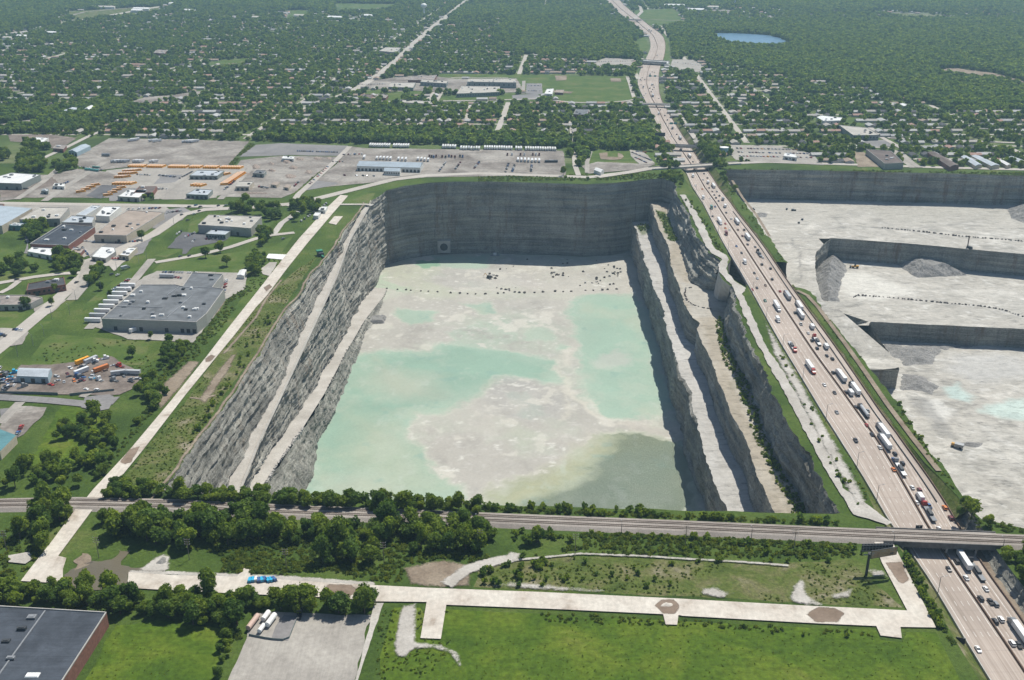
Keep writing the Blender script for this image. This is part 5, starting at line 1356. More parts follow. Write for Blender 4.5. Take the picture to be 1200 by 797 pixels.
building('short bright white shed among the storage sheds above the right hand quarry wall', [(1170, 188), (1174.5, 187), (1185, 193), (1180, 194)], 5, 'white', 'beige', 0, 0, 0, gable=True, name='shed', cat='shed')
building('rightmost long storage shed above the right hand quarry wall', [(1181, 184.5), (1188, 183.5), (1214, 193), (1206, 195)], 5, 'silver', 'beige', 0, 0, 0, gable=True, name='shed', cat='shed')
building('small white roofed office at the right end of the crowded truck yard', [(918, 183), (920, 179.5), (932, 181), (934, 185)], 5, 'white', 'white', 1, 2, 3, name='office_building', cat='building')
building('bright white hall farther among trees right of the highway', [(1052, 122), (1058, 121), (1068, 124), (1062, 125.5)], 6, 'white', 'white', 1, 0, 0, name='hall', cat='building')
building('pale hall beside the bright white hall among trees', [(1040, 121.5), (1046, 120), (1053, 122), (1048, 124)], 6, 'beige', 'white', 1, 0, 0, name='hall', cat='building')
building('long white shed on the far left edge of the suburb', [(69, 131), (78, 127.5), (92, 126.5), (90, 132)], 6, 'silver', 'white', 1, 0, 0, gable=True, name='shed', cat='shed')
building('white shed with a pitched roof right of the long white shed in the suburb', [(97, 128), (103, 124.5), (113, 127), (108, 131)], 6, 'white', 'white', 1, 0, 0, gable=True, name='shed', cat='shed')
building('red walled church like hall in the middle of the left suburb', [(180, 62), (184, 58), (195, 59), (193, 63)], 10, 'patchy', 'brick', 2, 0, 0, name='hall', cat='building')
building('white long roof beside the ball field near the road bridge', [(696, 199), (700, 196.5), (708, 199.5), (704, 202)], 5, 'white', 'white', 0, 0, 0, gable=True, name='shed', cat='shed')
for a in (('long low white shed in the open lot right of the white roofed warehouse', [(62, 218), (64, 215), (76, 215.6), (75, 219)], 4, 'white', 'white'), ('small grey box building near the cross road at the left', [(48, 224), (50, 221.5), (57, 221.7), (56, 224.5)], 4, 'silver', 'green'),
          ('brown roofed hall behind the white roofed depot building', [(157, 226), (163, 219), (184, 219), (179, 226)], 5, 'brown', 'brick'), ('reddish brown roof at the left edge just above the pale blue hall', [(-20, 245), (-14, 238.5), (5, 239.5), (3, 246)], 5, 'brown', 'brick'),
          ('white canopy at the top of the white canal, upper of two', [(373, 246.5), (376, 242), (384, 242.5), (381, 247)], 4, 'white', 'white'), ('white canopy at the top of the white canal, lower of two', [(367, 253), (370, 249), (376, 249.5), (373, 253.5)], 4, 'white', 'white'),
          ('dark teal box building at the left end of the beige roofed warehouse', [(11, 264.5), (13, 261.5), (31, 261.5), (30, 265.5)], 5, 'silver', 'tealw'), ('low tan roofed building left of the white flat roofed shop', [(82, 296), (86, 291), (99, 291.5), (94, 297)], 4, 'tan', 'brick'),
          ('small grey roofed shed at the back of the scrap yard', [(330, 186), (332, 183), (345, 183.5), (344, 186.5)], 4, 'white', 'white'), ('long low grey shed left of the main row of scrap heaps', [(296, 203), (300, 199.5), (312, 200), (309, 204)], 5, 'grey', 'green'),
          ('small pale building on the street corner left of the school', [(402, 116), (404, 113), (412, 113), (411, 116.5)], 5, 'beige', 'beige'), ('grey roofed hall on the far side of the straight road at the upper left', [(62, 174), (66, 170), (78, 170.5), (74, 175)], 5, 'patchy', 'brick')):
    building(a[0], a[1], a[2], a[3], a[4], 2, 2, 0, name='shed', cat='shed')
for i, (x, y, w_) in enumerate([(120, 8, 40), (165, 10, 26), (222, 12, 20), (350, 18, 16), (392, 20, 24), (430, 18, 18), (300, 20, 14), (790, 6, 34), (815, 11, 26), (835, 8, 20), (160, 12, 18), (205, 4, 20), (1090, 20, 14), (60, 38, 16), (25, 42, 16), (8, 44, 14)]):
    tag(building(None, [(x - w_ * .4, y), (x - w_ * .3, y - 1.6), (x + w_ * .4, y - 1.2), (x + w_ * .35, y + .4)], 8, 'white' if i % 3 else 'beige', 'white', 0, 0, 0, name='hall', cat='building', parapet=False), 'distant pale commercial hall at the far edge of town', 'building', 'distant pale commercial halls')

# storage tank, water tower, service areas beside the toll bridge
def tank(label, px, r, h, mat, name='storage_tank', cat='tank', group=None):
    x, y, _ = P(*px); t = empty(name, (x, y, 0)); tag(t, label, cat, group)
    mb = MB(); mb.tube((0, 0, 0), (0, 0, h), r, n=28, caps=False); mb.build('shell', mat, t)
    mb = MB(); mb.tube((0, 0, h), (0, 0, h + r * .12), r + .08, r * .1, n=28); mb.build('roof', M['white'], t)
    return t
tank('round pale teal storage tank with a white roof beside the highway', (848, 181.5), 6.3, 11, plain_mat('tank_teal', (0.24, 0.42, 0.44), 0.5))
def wtower(label, px, h, r):
    x, y, _ = P(*px); t = empty('water_tower', (x, y, 0)); tag(t, label, 'water tower')
    mb = MB(); mb.tube((0, 0, 0), (0, 0, h * .8), r * .3, r * .22, n=12); mb.build('stem', M['white'], t)
    bm = bmesh.new(); bmesh.ops.create_uvsphere(bm, u_segments=20, v_segments=12, radius=r)
    for v in bm.verts: v.co.z = v.co.z * .7 + h
    me = bpy.data.meshes.new('bulb'); bm.to_mesh(me); bm.free(); me.materials.append(M['white'])
    o = bpy.data.objects.new('bulb', me); COL.objects.link(o); o.parent = t
wtower('white water tower beside the diagonal road near the top', (497, 19), 34, 11)
wtower('white water tower above the woods right of the highway', (861, 7), 36, 11)
# ------------------------------------------------------------ vegetation
PROTO = bpy.data.collections.new('plant_shapes')   # not linked: only instanced
def crown_mesh(name, seed, R, H, base, nblob, nleaf, leaf, mat, flat=0.85, inner=0.25):
    r = np.random.default_rng(seed)
    c = []
    for i in range(nblob):
        a = r.uniform(0, 2 * np.pi); q = R * 0.62 * np.sqrt(r.uniform(0, 1)); z = base + (H - base) * r.uniform(0.22, 0.80)
        k = 1 - abs((z - base) / (H - base) - 0.45) * 0.7
        c.append((q * np.cos(a) * k, q * np.sin(a) * k, z, R * r.uniform(0.30, 0.52)))
    c = np.array(c)
    w = c[:, 3] ** 2; w /= w.sum()
    b = r.choice(nblob, nleaf, p=w)
    d = r.normal(size=(nleaf, 3)); d[:, 2] += 0.25; d /= np.linalg.norm(d, axis=1)[:, None]
    rad = c[b, 3] * (1 - inner * r.random(nleaf) ** 2) * (1 + 0.12 * r.normal(size=nleaf))
    p = c[b, :3] * np.array([1.12, 1, 1]) + d * rad[:, None] * np.array([1, .92, flat])
    n = d + 0.55 * r.normal(size=(nleaf, 3)); n /= np.linalg.norm(n, axis=1)[:, None]
    t = np.cross(n, r.normal(size=(nleaf, 3))); t /= np.linalg.norm(t, axis=1)[:, None]
    u = np.cross(n, t)
    s = leaf * (0.6 + 0.8 * r.random(nleaf))[:, None]
    V = np.stack([p - t * s - u * s * .7, p + t * s - u * s * .7, p + t * s * .6 + u * s, p - t * s * .6 + u * s], 1).reshape(-1, 3)
    F = np.arange(nleaf * 4).reshape(-1, 4)
    me = bpy.data.meshes.new(name); me.from_pydata(V.tolist(), [], F.tolist()); me.materials.append(mat)
    tone = np.clip(0.5 + 0.28 * r.normal(size=nblob)[b] * .6 + 0.22 * r.normal(size=nleaf), 0, 1)
    at = me.attributes.new('leaf', 'FLOAT', 'POINT'); at.data.foreach_set('value', np.repeat(tone, 4).astype(np.float32))
    return me
def trunk_mb(seed, R, H, base):
    rr = random.Random(seed); mb = MB()
    mb.tube((0, 0, -0.4), (0, 0, base + 0.5), R * .075, R * .055, 7); mb.tube((0, 0, base + 0.4), (0.2, 0.1, H * .72), R * .055, R * .02, 6)
    for i in range(5):
        a = i * 1.26 + rr.random(); z = base + (H - base) * rr.uniform(.0, .35)
        mb.tube((0, 0, z), (math.cos(a) * R * .6, math.sin(a) * R * .6, z + (H - base) * rr.uniform(.2, .4)), R * .035, R * .012, 5)
    return mb
def scatter(name, pts, protos, rz=True, label=None, group=None, seed=1, tilt=0.0):
    """ONE object that repeats a few plant shapes over many points; pts = (x, y, z, scale)"""
    pts = np.asarray(pts, float)
    if len(pts) == 0: return None
    r = np.random.default_rng(seed)
    me = bpy.data.meshes.new(name)
    me.from_pydata(pts[:, :3].tolist(), [], [])
    a = me.attributes.new('size', 'FLOAT', 'POINT'); a.data.foreach_set('value', pts[:, 3].astype(np.float32))
    a = me.attributes.new('turn', 'FLOAT_VECTOR', 'POINT')
    rot = np.zeros((len(pts), 3), np.float32); rot[:, 2] = r.uniform(0, 6.28, len(pts)) if rz else 0
    a.data.foreach_set('vector', rot.ravel())
    a = me.attributes.new('pick', 'INT', 'POINT'); a.data.foreach_set('value', r.integers(0, len(protos), len(pts)).astype(np.int32))
    o = bpy.data.objects.new(name, me); COL.objects.link(o); o['kind'] = 'stuff'
    if label: o['label'] = label
    col = bpy.data.collections.new(name + '_shapes')
    for k, q in enumerate(protos):
        ob = bpy.data.objects.new('shape_%02d_%s' % (k, name), q); col.objects.link(ob)
    ng = bpy.data.node_groups.new(name, 'GeometryNodeTree')
    ng.interface.new_socket('Geometry', in_out='INPUT', socket_type='NodeSocketGeometry')
    ng.interface.new_socket('Geometry', in_out='OUTPUT', socket_type='NodeSocketGeometry')
    N = ng.nodes; L = ng.links
    gi, go = N.new('NodeGroupInput'), N.new('NodeGroupOutput')
    ci = N.new('GeometryNodeCollectionInfo'); ci.inputs['Collection'].default_value = col; ci.inputs['Separate Children'].default_value = True
    ip = N.new('GeometryNodeInstanceOnPoints'); ip.inputs['Pick Instance'].default_value = True
    def att(nm, ty):
        n = N.new('GeometryNodeInputNamedAttribute'); n.data_type = ty; n.inputs['Name'].default_value = nm; return n.outputs['Attribute']
    L.new(gi.outputs[0], ip.inputs['Points']); L.new(ci.outputs[0], ip.inputs['Instance'])
    L.new(att('pick', 'INT'), ip.inputs['Instance Index'])
    L.new(att('turn', 'FLOAT_VECTOR'), ip.inputs['Rotation'])
    L.new(att('size', 'FLOAT'), ip.inputs['Scale'])
    L.new(ip.outputs[0], go.inputs[0])
    md = o.modifiers.new('repeat', 'NODES'); md.node_group = ng
    return o

NEARP = [crown_mesh('crown_near_%d' % i, 20 + i, 4.4 + .3 * (i % 3), [9.5, 11, 8.5, 12][i], [1.8, 2.2, 1.2, 2.4][i], [15, 24, 11, 28][i], 2300, 0.36, M['leaf'], inner=.4) for i in range(4)]
NEART = [trunk_mb(i, 4.5, [9.5, 11, 8.5, 12][i], [1.8, 2.2, 1.2, 2.4][i]) for i in range(4)]
MIDP = [crown_mesh('crown_mid_%d' % i, 40 + i, 5.2, 9.5 + i % 3, 1.2, 14, 440, 0.72, M['leaf']) for i in range(4)]
FARP = [crown_mesh('crown_far_%d' % i, 60 + i, 5.8, 9 + i % 4, 0.3, 11, 150, 1.35, M['leaf_far'], inner=0.15) for i in range(5)]
BUSHP = [crown_mesh('bush_%d' % i, 80 + i, 1.6, 2.4, 0.0, 8, 150, 0.30, M['leaf']) for i in range(3)]
WEEDP = [crown_mesh('weed_%d' % i, 90 + i, 1.5, 1.0, 0.0, 7, 60, 0.26, M['weed'], flat=.6) for i in range(3)]

def sample(px, spacing, rr, z=0.0, jit=0.45):
    w = [p[:2] for p in PP(px, z)]
    xs = [p[0] for p in w]; ys = [p[1] for p in w]
    gx, gy = np.meshgrid(np.arange(min(xs), max(xs), spacing), np.arange(min(ys), max(ys), spacing))
    gx = gx.ravel() + rr.uniform(-jit, jit, gx.size) * spacing; gy = gy.ravel() + rr.uniform(-jit, jit, gy.size) * spacing
    k = in_poly(gx, gy, w)
    return np.column_stack([gx[k], gy[k]])
def free(pts, names=None, skip=(), pad=0.0):
    X, Y = pts[:, 0], pts[:, 1]; ok = np.ones(len(X), bool)
    polys = [w for n, w in EXCL if (names is None or n in names) and n not in skip] + (FOOT if names is None else [])
    for w in polys:
        xs = [p[0] for p in w]; ys = [p[1] for p in w]
        b = ok & (X > min(xs)) & (X < max(xs)) & (Y > min(ys)) & (Y < max(ys))
        if b.any():
            i = np.where(b)[0]; ok[i[in_poly(X[i], Y[i], w)]] = False
    b = (Y < HY[-1]); xm = np.interp(Y, HY, HM)
    ok &= ~(b & (X > xm - np.interp(Y, HY, WL) - 5) & (X < xm + np.interp(Y, HY, WR) + 5))
    for h in (main_hole, right_hole, open_hole): ok &= ~in_poly(X, Y, h)
    return ok
SOFT = ('rough_grass', 'lawn', 'meadow', 'grass_field', 'bare_ground', 'dirt_track', 'gravel_path', 'mud_hollow')
# (where, spacing, size range, label, group)
AREAS = [
 ([(126, 574), (150, 566), (200, 580), (330, 582), (430, 588), (560, 596), (568, 604), (440, 600), (320, 594), (200, 588), (120, 586)], 4.8, (0.6, 1.0), "leafy tree in the row between the railway and the deep quarry's near edge", 'trees between the railway and the deep quarry'),
 ([(112, 604), (200, 606), (320, 612), (440, 618), (530, 620), (620, 626), (648, 640), (600, 648), (540, 650), (440, 660), (380, 664), (300, 655), (220, 645), (170, 640), (125, 625)], 6.4, (0.8, 1.3), 'dense green tree in the wood below the railway', 'trees in the wood below the railway'),
 ([(-40, 592), (60, 596), (88, 604), (60, 640), (25, 672), (-30, 680)], 6.6, (0.9, 1.35), 'dark green tree in the thicket left of the white stone canal below the railway', 'trees left of the canal below the railway'),
 ([(-30, 545), (40, 545), (66, 508), (80, 495), (128, 478), (140, 455), (162, 448), (180, 470), (168, 500), (146, 530), (112, 566), (60, 584), (-30, 584)], 7.4, (0.6, 1.25), 'green tree in the wood between the salvage yard and the white stone canal', 'trees in the wood below the salvage yard'),
 ([(-40, 690), (30, 690), (140, 696), (260, 702), (330, 706), (440, 712), (440, 728), (400, 724), (330, 722), (292, 722), (280, 735), (268, 742), (200, 728), (128, 718), (0, 712), (-40, 710)], 5.6, (0.65, 1.15), 'green tree in the belt along the near side of the lower white stone canal', 'trees along the lower canal'),
 ([(420, 708), (442, 704), (446, 722), (436, 738), (422, 732)], 5.5, (0.9, 1.2), 'tall dark tree at the top right corner of the paved lot', 'trees at the corner of the paved lot'),
 ([(262, 745), (272, 742), (286, 738), (270, 780), (250, 820), (238, 830)], 5.5, (0.35, 0.6), 'low green bushy tree beside the left edge of the paved lot', 'low trees beside the paved lot'),
 ([(1122, 588), (1128, 578), (1144, 580), (1148, 596), (1152, 606), (1140, 606), (1128, 600)], 7.0, (0.9, 1.4), 'broad green tree at the near corner of the right hand quarry', 'trees at the corner of the right hand quarry'),
 ([(1172, 650), (1190, 644), (1240, 650), (1260, 710), (1215, 700), (1196, 680)], 6.0, (0.6, 1.0), 'green tree on the rocky bank right of the highway below the rail bridge', 'trees on the rocky bank below the rail bridge'),
 ([(28, 283), (30, 266), (45, 262), (55, 266), (56, 274), (40, 284)], 7.5, (0.9, 1.3), 'dark tree beside the dark roofed brick workshop', 'trees beside the brick workshop'),
 ([(0, 330), (0, 302), (20, 298), (40, 298), (54, 304), (52, 318), (28, 322), (8, 330)], 7.2, (0.8, 1.3), 'dark tree in the grove above the long brick building', 'trees above the long brick building'),
 ([(64, 318), (66, 300), (80, 295), (92, 300), (97, 312), (88, 325), (76, 322)], 7.2, (0.9, 1.3), 'dark tree in the grove left of the junction', 'trees left of the junction'),
 ([(98, 338), (104, 314), (114, 310), (126, 316), (120, 328), (104, 340)], 7.0, (0.8, 1.2), 'green tree on the triangular lawn by the junction', 'trees on the triangular lawn by the junction'),
 ([(270, 250), (271, 238), (290, 236), (322, 244), (345, 250), (350, 262), (335, 268), (322, 262), (318, 285), (304, 290), (306, 268), (318, 256), (300, 252)], 7.0, (0.85, 1.25), 'dark green tree in the grove behind the long beige roofed building', 'trees behind the long beige roofed building'),
 ([(288, 322), (290, 306), (300, 300), (314, 302), (312, 318), (300, 326)], 7.0, (0.7, 1.1), 'green tree in the thicket beside the small white hut', 'trees beside the small white hut'),
 ([(340, 240), (352, 236), (372, 236), (376, 246), (362, 252), (346, 250)], 7.5, (0.7, 1.1), 'tree between the bend of the main road and the top of the canal', 'trees at the top of the canal'),
 ([(22, 203), (24, 186), (40, 181), (54, 190), (56, 203)], 7.5, (1.0, 1.4), 'dark tree behind the big white roofed warehouse', 'trees behind the white roofed warehouse'),
 ([(60, 202), (62, 190), (72, 186), (90, 190), (90, 200), (74, 204)], 7.5, (0.9, 1.3), 'dark tree between the white roofed warehouse and the gravel yard', 'trees beside the gravel yard'),
 ([(27, 178), (28, 168), (50, 163), (64, 168), (62, 178)], 8.0, (0.9, 1.2), 'dark tree near the small white building farthest left', 'trees near the farthest left building'),
 ([(-20, 192), (-20, 180), (10, 179), (10, 188)], 8.0, (0.9, 1.3), 'dark tree at the left edge above the white roofed warehouse', 'trees at the left edge'),
 ([(186, 440), (186, 412), (200, 402), (222, 404), (214, 422), (196, 438)], 6.5, (0.5, 0.9), 'low green tree in the thicket below the grey roofed factory', 'trees below the grey roofed factory'),
 ([(168, 458), (168, 446), (184, 448), (196, 460), (186, 480), (176, 480)], 6.5, (0.6, 1.0), 'green tree between the salvage yard and the bare ground', 'trees beside the salvage yard'),
 ([(833, 210), (836, 200), (858, 203), (868, 216), (872, 230), (862, 226), (848, 214)], 7.0, (0.5, 0.9), 'green tree on the slope at the top left corner of the right hand quarry', 'trees on the slope beside the right hand quarry'),
 ([(824, 190), (818, 176), (826, 172), (842, 178), (840, 190)], 7.5, (0.9, 1.3), 'dark tree between the storage tank and the highway', 'trees beside the storage tank'),
 ([(772, 214), (776, 204), (796, 202), (800, 210), (799, 224), (794, 214)], 6.0, (0.5, 0.8), 'small tree at the corner where the deep quarry meets the highway', 'trees at the highway corner of the quarry'),
 ([(704, 198), (706, 188), (718, 186), (718, 196)], 7.5, (0.8, 1.1), 'dark tree at the edge of the ball field', 'trees at the ball field'),
 ([(150, 230), (160, 212), (200, 210), (196, 218), (184, 234), (170, 238)], 11, (0.6, 0.9), 'tree beside the depot building in the bus yard', 'trees beside the depot'),
]
rr = np.random.default_rng(77)
cand = []
for ai, (px, sp, (s0, s1), lab, grp) in enumerate(AREAS):
    pts = sample(px, sp, rr)
    ok = free(pts, skip=SOFT)
    if sp > 6 and len(pts) > 40: ok &= fbm(pts[:, 0] * .035, pts[:, 1] * .035, o=3) > -.10
    pts = pts[ok]
    for x, y in pts:
        s = rr.uniform(s0, s1)
        cand.append((s / (y * CP + CAM_H * SP), x, y, s, ai))
SINGLE = [(65, 343, .7, 'small round tree in front of the long brick building'), (31, 361, 1.2, 'dark tree at the corner of the low patchy roofed building'), (61, 359, .6, 'small dark tree on the paved lot'),
          (155, 418, .9, 'dark tree standing alone on the grass below the factory'), (177, 398, .8, 'tree standing alone right of the parked white trailer'), (241, 302, .9, 'tree on the lawn left of the two near the canal'),
          (258, 296, 1.0, 'tall tree on the lawn beside the side road'), (266, 312, 1.2, 'broad tree casting a shadow on the lawn by the side road'), (166, 281, 1.0, 'single tree on the verge in front of the tan roofed plant'),
          (118, 340, .8, 'tree in the hedge beside the main road'), (130, 345, .6, 'low tree by the main road verge'), (660, 206, .9, 'tree at the lower end of the lane left of the ball field'), (741, 208, .6, 'small tree on the quarry rim beyond the far wall'), (1138, 606, 1.5, 'broad green tree at the near left corner of the right hand quarry'), (1124, 604, .9, 'smaller tree left of the broad one at the right hand quarry corner'), (1158, 617, 1.0, 'green tree right of the broad one at the right hand quarry corner')]
for px, py, s, lab in SINGLE:
    if s: x, y, _ = P(px, py); cand.append((9, x, y, s, lab))
# hedge of trees right of the truck yard
cand.sort(key=lambda c: -c[0])
trees0 = {}
def tree_proto(k):
    t = empty('tree', (0, 0, 0))
    c = bpy.data.objects.new('crown', NEARP[k]); COL.objects.link(c); c.parent = t
    NEART[k].build('trunk', M['bark'], t)
    return t
rest = []; nt_ = 0
for c in cand:
    if nt_ < 300:
        k = rnd.randrange(4)
        if k not in trees0: t = trees0[k] = tree_proto(k)
        else: t = copy_tree(trees0[k])
        t.location = (c[1], c[2], 0); t.rotation_euler = (0, 0, rnd.uniform(0, 6.28)); q = c[3] * rnd.choice((.72, .85, 1, 1, 1.12, 1.22)); t.scale = (q * rnd.uniform(.8, 1.15), q * rnd.uniform(.8, 1.15), q * rnd.uniform(.75, 1.25))
        if isinstance(c[4], str): tag(t, c[4], 'tree')
        else: tag(t, AREAS[c[4]][3], 'tree', AREAS[c[4]][4])
        nt_ += 1
    else: rest.append((c[1], c[2], 0, c[3]))
scatter('woodland', rest, NEARP + MIDP[:2], label='green woodland between the yards and canals', seed=4)

# shrubs one can count
def shrub_proto():
    t = empty('shrub', (0, 0, 0)); c = bpy.data.objects.new('foliage', BUSHP[0]); COL.objects.link(c); c.parent = t
    mb = MB(); mb.tube((0, 0, -.1), (0, 0, 1.1), .08, .04, 6); mb.build('stem', M['bark'], t); return t
sh0 = None; shpts = []
SH = [([(566, 655), (600, 650), (640, 655), (640, 690), (566, 685)], 26, (.9, 1.7), 'dark round shrub on the rough grass left of centre below the railway'), ([(640, 655), (760, 655), (800, 665), (800, 690), (640, 685)], 22, (.6, 1.3), 'dark round shrub on the rough grass below the middle of the railway'),
      ([(800, 640), (1010, 645), (1010, 665), (800, 660)], 24, (.6, 1.4), 'dark shrub on the green strip between the railway and the footpath'), ([(600, 622), (800, 628), (1000, 640), (1000, 648), (800, 638), (600, 634)], 60, (.6, 1.7), 'shrub in the scrub along the near side of the railway'),
      ([(760, 600), (800, 606), (980, 612), (980, 618), (800, 613), (700, 607), (570, 598), (570, 592)], 70, (.7, 2.0), 'shrub on the narrow strip between the railway and the deep quarry'), ([(200, 550), (240, 500), (300, 410), (322, 370), (310, 365), (262, 455), (214, 520), (190, 562)], 34, (.7, 1.6), 'shrub on the grass beside the left rim of the deep quarry'),
      ([(1060, 650), (1068, 660), (1100, 720), (1110, 745), (1098, 735), (1062, 670)], 40, (.8, 1.5), 'shrub in the strip between the short white canal and the highway'), ([(570, 209), (760, 205), (780, 206), (770, 210), (640, 213)], 10, (.8, 1.8), 'small dark shrub along the road on the far rim of the quarry'),
      ([(430, 213), (500, 204.5), (640, 205), (640, 203), (500, 202.5), (432, 210)], 20, (.8, 1.8), 'small dark tree along the front edge of the truck yard'), ([(862, 187.5), (930, 188), (930, 189.5), (862, 189)], 10, (.8, 1.5), 'small shrub along the road below the crowded truck yard'),
      ([(805, 232), (815, 240), (845, 290), (840, 290), (815, 250), (803, 236)], 20, (.7, 1.4), 'shrub on the green strip left of the highway near the retaining wall'), ([(900, 380), (950, 470), (1000, 570), (1010, 600), (990, 580), (930, 460)], 20, (.6, 1.2), 'small shrub on the verge left of the highway'),
      ([(1020, 380), (1040, 440), (1100, 540), (1090, 540), (1020, 420), (960, 350)], 16, (.5, 1.1), 'small shrub on the grass strip right of the highway'), ([(775, 730), (900, 736), (1050, 752), (900, 742)], 8, (.4, .8), 'tiny shrub at the edge of the meadow')]
for px, n, (s0, s1), lab in SH:
    w = [p[:2] for p in PP(px)]; xs = [p[0] for p in w]; ys = [p[1] for p in w]; k = 0; tr = 0
    while k < n and tr < 4000:
        tr += 1
        x = rnd.uniform(min(xs), max(xs)); y = rnd.uniform(min(ys), max(ys))
        if not in_poly(np.array([x]), np.array([y]), w)[0] or not free(np.array([[x, y]]), skip=SOFT)[0] or abs(y - ry(x)) < 9: continue
        if sh0 is None: t = sh0 = shrub_proto()
        else: t = copy_tree(sh0)
        t.location = (x, y, 0); s = rnd.uniform(s0, s1); t.scale = (s, s, s * rnd.uniform(.8, 1.3)); t.rotation_euler = (0, 0, rnd.uniform(0, 6))
        tag(t, lab, 'shrub', 'shrubs: ' + lab.split(' ', 2)[2][:40]); k += 1

# rough growth over the banks and verges
WE = [([(555, 594), (700, 601), (1000, 612), (1020, 622), (800, 613), (560, 602)], 2.0, (.6, 1.4)), ([(445, 770), (470, 712), (1095, 745), (1120, 797), (440, 797)], 3.6, (.12, .34)), ([(136, 733), (265, 738), (240, 797), (100, 797)], 3.6, (.12, .34)), ([(445, 712), (520, 716), (530, 760), (500, 797), (440, 797)], 2.6, (.3, .7)), ([(640, 618), (1010, 634), (1010, 640), (640, 628)], 2.4, (.6, 1.3)), ([(447, 600), (600, 612), (900, 626), (1010, 632), (1000, 655), (640, 650), (560, 664), (300, 672), (200, 668), (150, 645), (120, 620), (118, 600)], 2.6, (.7, 1.5)),
      ([(560, 660), (1000, 662), (1055, 712), (800, 698), (560, 686)], 2.6, (.25, .7)), ([(150, 665), (160, 650), (440, 662), (540, 670), (470, 682), (330, 675), (200, 668)], 2.4, (.7, 1.3)),
      ([(138, 570), (165, 535), (218, 470), (262, 408), (300, 358), (345, 318), (372, 300), (300, 410), (225, 520), (188, 568)], 2.8, (.25, .7)), ([(110, 570), (150, 520), (230, 420), (296, 340), (280, 330), (262, 360), (200, 420), (185, 445), (170, 480)], 3.0, (.6, 1.3)),
      ([(0, 586), (100, 590), (85, 604), (30, 672), (0, 690)], 3.4, (.8, 1.6)), ([(0, 686), (440, 706), (440, 730), (0, 712)], 3.6, (.8, 1.7)), ([(1062, 650), (1070, 660), (1100, 722), (1130, 770), (1100, 738), (1060, 670)], 2.2, (.7, 1.4)),
      ([(265, 745), (290, 738), (250, 830), (225, 860)], 2.6, (.7, 1.4)), ([(800, 225), (850, 292), (846, 300), (820, 268), (800, 238)], 3.0, (.6, 1.2)), ([(890, 372), (905, 385), (1030, 605), (1046, 625), (1030, 620), (985, 560)], 3.0, (.4, 1.0)),
      ([(850, 203), (905, 280), (1110, 555), (1130, 600), (1110, 590), (1040, 480), (960, 370), (880, 260), (836, 205)], 3.4, (.4, 1.0)), ([(835, 198), (1210, 203), (1210, 206), (900, 200), (836, 203)], 3.4, (.8, 1.8)), ([(560, 206.5), (790, 203), (790, 214), (740, 211), (560, 213)], 3.6, (.7, 1.3)),
      ([(1110, 596), (1200, 618), (1260, 640), (1180, 628), (1110, 612)], 3.0, (.6, 1.4)), ([(60, 395), (170, 400), (185, 430), (170, 445), (90, 425), (40, 428)], 5.0, (.4, .9)), ([(0, 160), (100, 152), (130, 155), (60, 160)], 5, (1, 2)), ([(296, 166), (300, 168), (272, 196), (262, 196)], 3, (.8, 1.5)),
      ([(404, 182), (412, 184), (360, 222), (350, 228), (352, 218)], 3, (.7, 1.3)), ([(130, 150), (420, 166), (400, 169), (130, 161)], 4.5, (1, 2)),  ([(520, 714), (800, 726), (1030, 741), (1030, 747), (800, 735), (520, 724)], 2.6, (.5, 1.0)),
      ([(300, 300), (345, 300), (330, 320), (290, 345)], 3.5, (.4, 1.0))]
wp = []
for px, sp, (s0, s1) in WE:
    pts = sample(px, sp, rr, jit=.9)
    ok = free(pts, skip=('rough_grass', 'lawn', 'meadow', 'grass_field')) & (np.abs(pts[:, 1] - np.interp(pts[:, 0], rlr[:, 0], rlr[:, 1])) > 9)
    dens = fbm(pts[:, 0] * .03, pts[:, 1] * .03, o=3) > -0.22
    pts = pts[ok & dens]
    for x, y in pts: wp.append((x, y, 0, rr.uniform(s0, s1)))
scatter('ground_cover', wp, WEEDP, label='rough weeds and scrub over the banks and verges', seed=6)
# growth on the shaded bench below the outer face
bp = []
for y in np.arange(505, 880, 1.6):
    x1 = float(np.interp(y, Y2[::-1], OB[::-1, 0])); x0 = x1 - 9
    for _ in range(2): bp.append((rr.uniform(x0, x1), y, Z2 - .2, rr.uniform(.5, 1.5)))
for (px) in ([(768, 247), (780, 252), (793, 270), (795, 284), (784, 282), (776, 262)], [(745, 264), (760, 262), (761, 268), (750, 272)]):
    for x, y in sample(px, 2.6, rr, Z2 if px[0][0] > 760 else Z1, .9): bp.append((x, y, (Z2 if px[0][0] > 760 else Z1) - .1, rr.uniform(.5, 1.1)))
scatter('ground_cover', bp, WEEDP + BUSHP, label='dark scrub growing on the quarry benches', seed=7)

# ------------------------------------------------------------ suburb and forest beyond
FOREST = [[(590, 25), (720, 25), (757, 45), (757, 62), (742, 70), (700, 72), (650, 68), (600, 62), (585, 45)], [(520, 8), (715, 10), (712, 21), (520, 22)],
          [(783, 26), (1300, 22), (1300, 135), (1110, 128), (1030, 106), (960, 96), (880, 84), (830, 66), (782, 66)], [(780, 0), (1300, -8), (1300, 12), (1000, 12), (780, 8)],
          [(-150, -10), (190, -10), (180, 9), (75, 13), (55, 24), (0, 36), (-150, 60)], [(195, -8), (540, -8), (500, 6), (395, 14), (200, 8)],
          [(300, 158), (420, 151), (540, 156), (660, 163), (698, 168), (700, 200), (674, 207), (664, 174), (440, 168.5), (300, 165)], [(-80, 122), (60, 130), (130, 118), (160, 128), (110, 150), (60, 156), (-80, 160)], [(765, 95), (780, 100), (782, 120), (775, 118)],
          [(700, 150), (760, 150), (772, 170), (735, 176), (698, 176)]]
def zone(Xp, Yp, polys):
    m = np.zeros(len(Xp), bool)
    for q in polys: m |= in_poly(Xp, Yp, q)
    return m
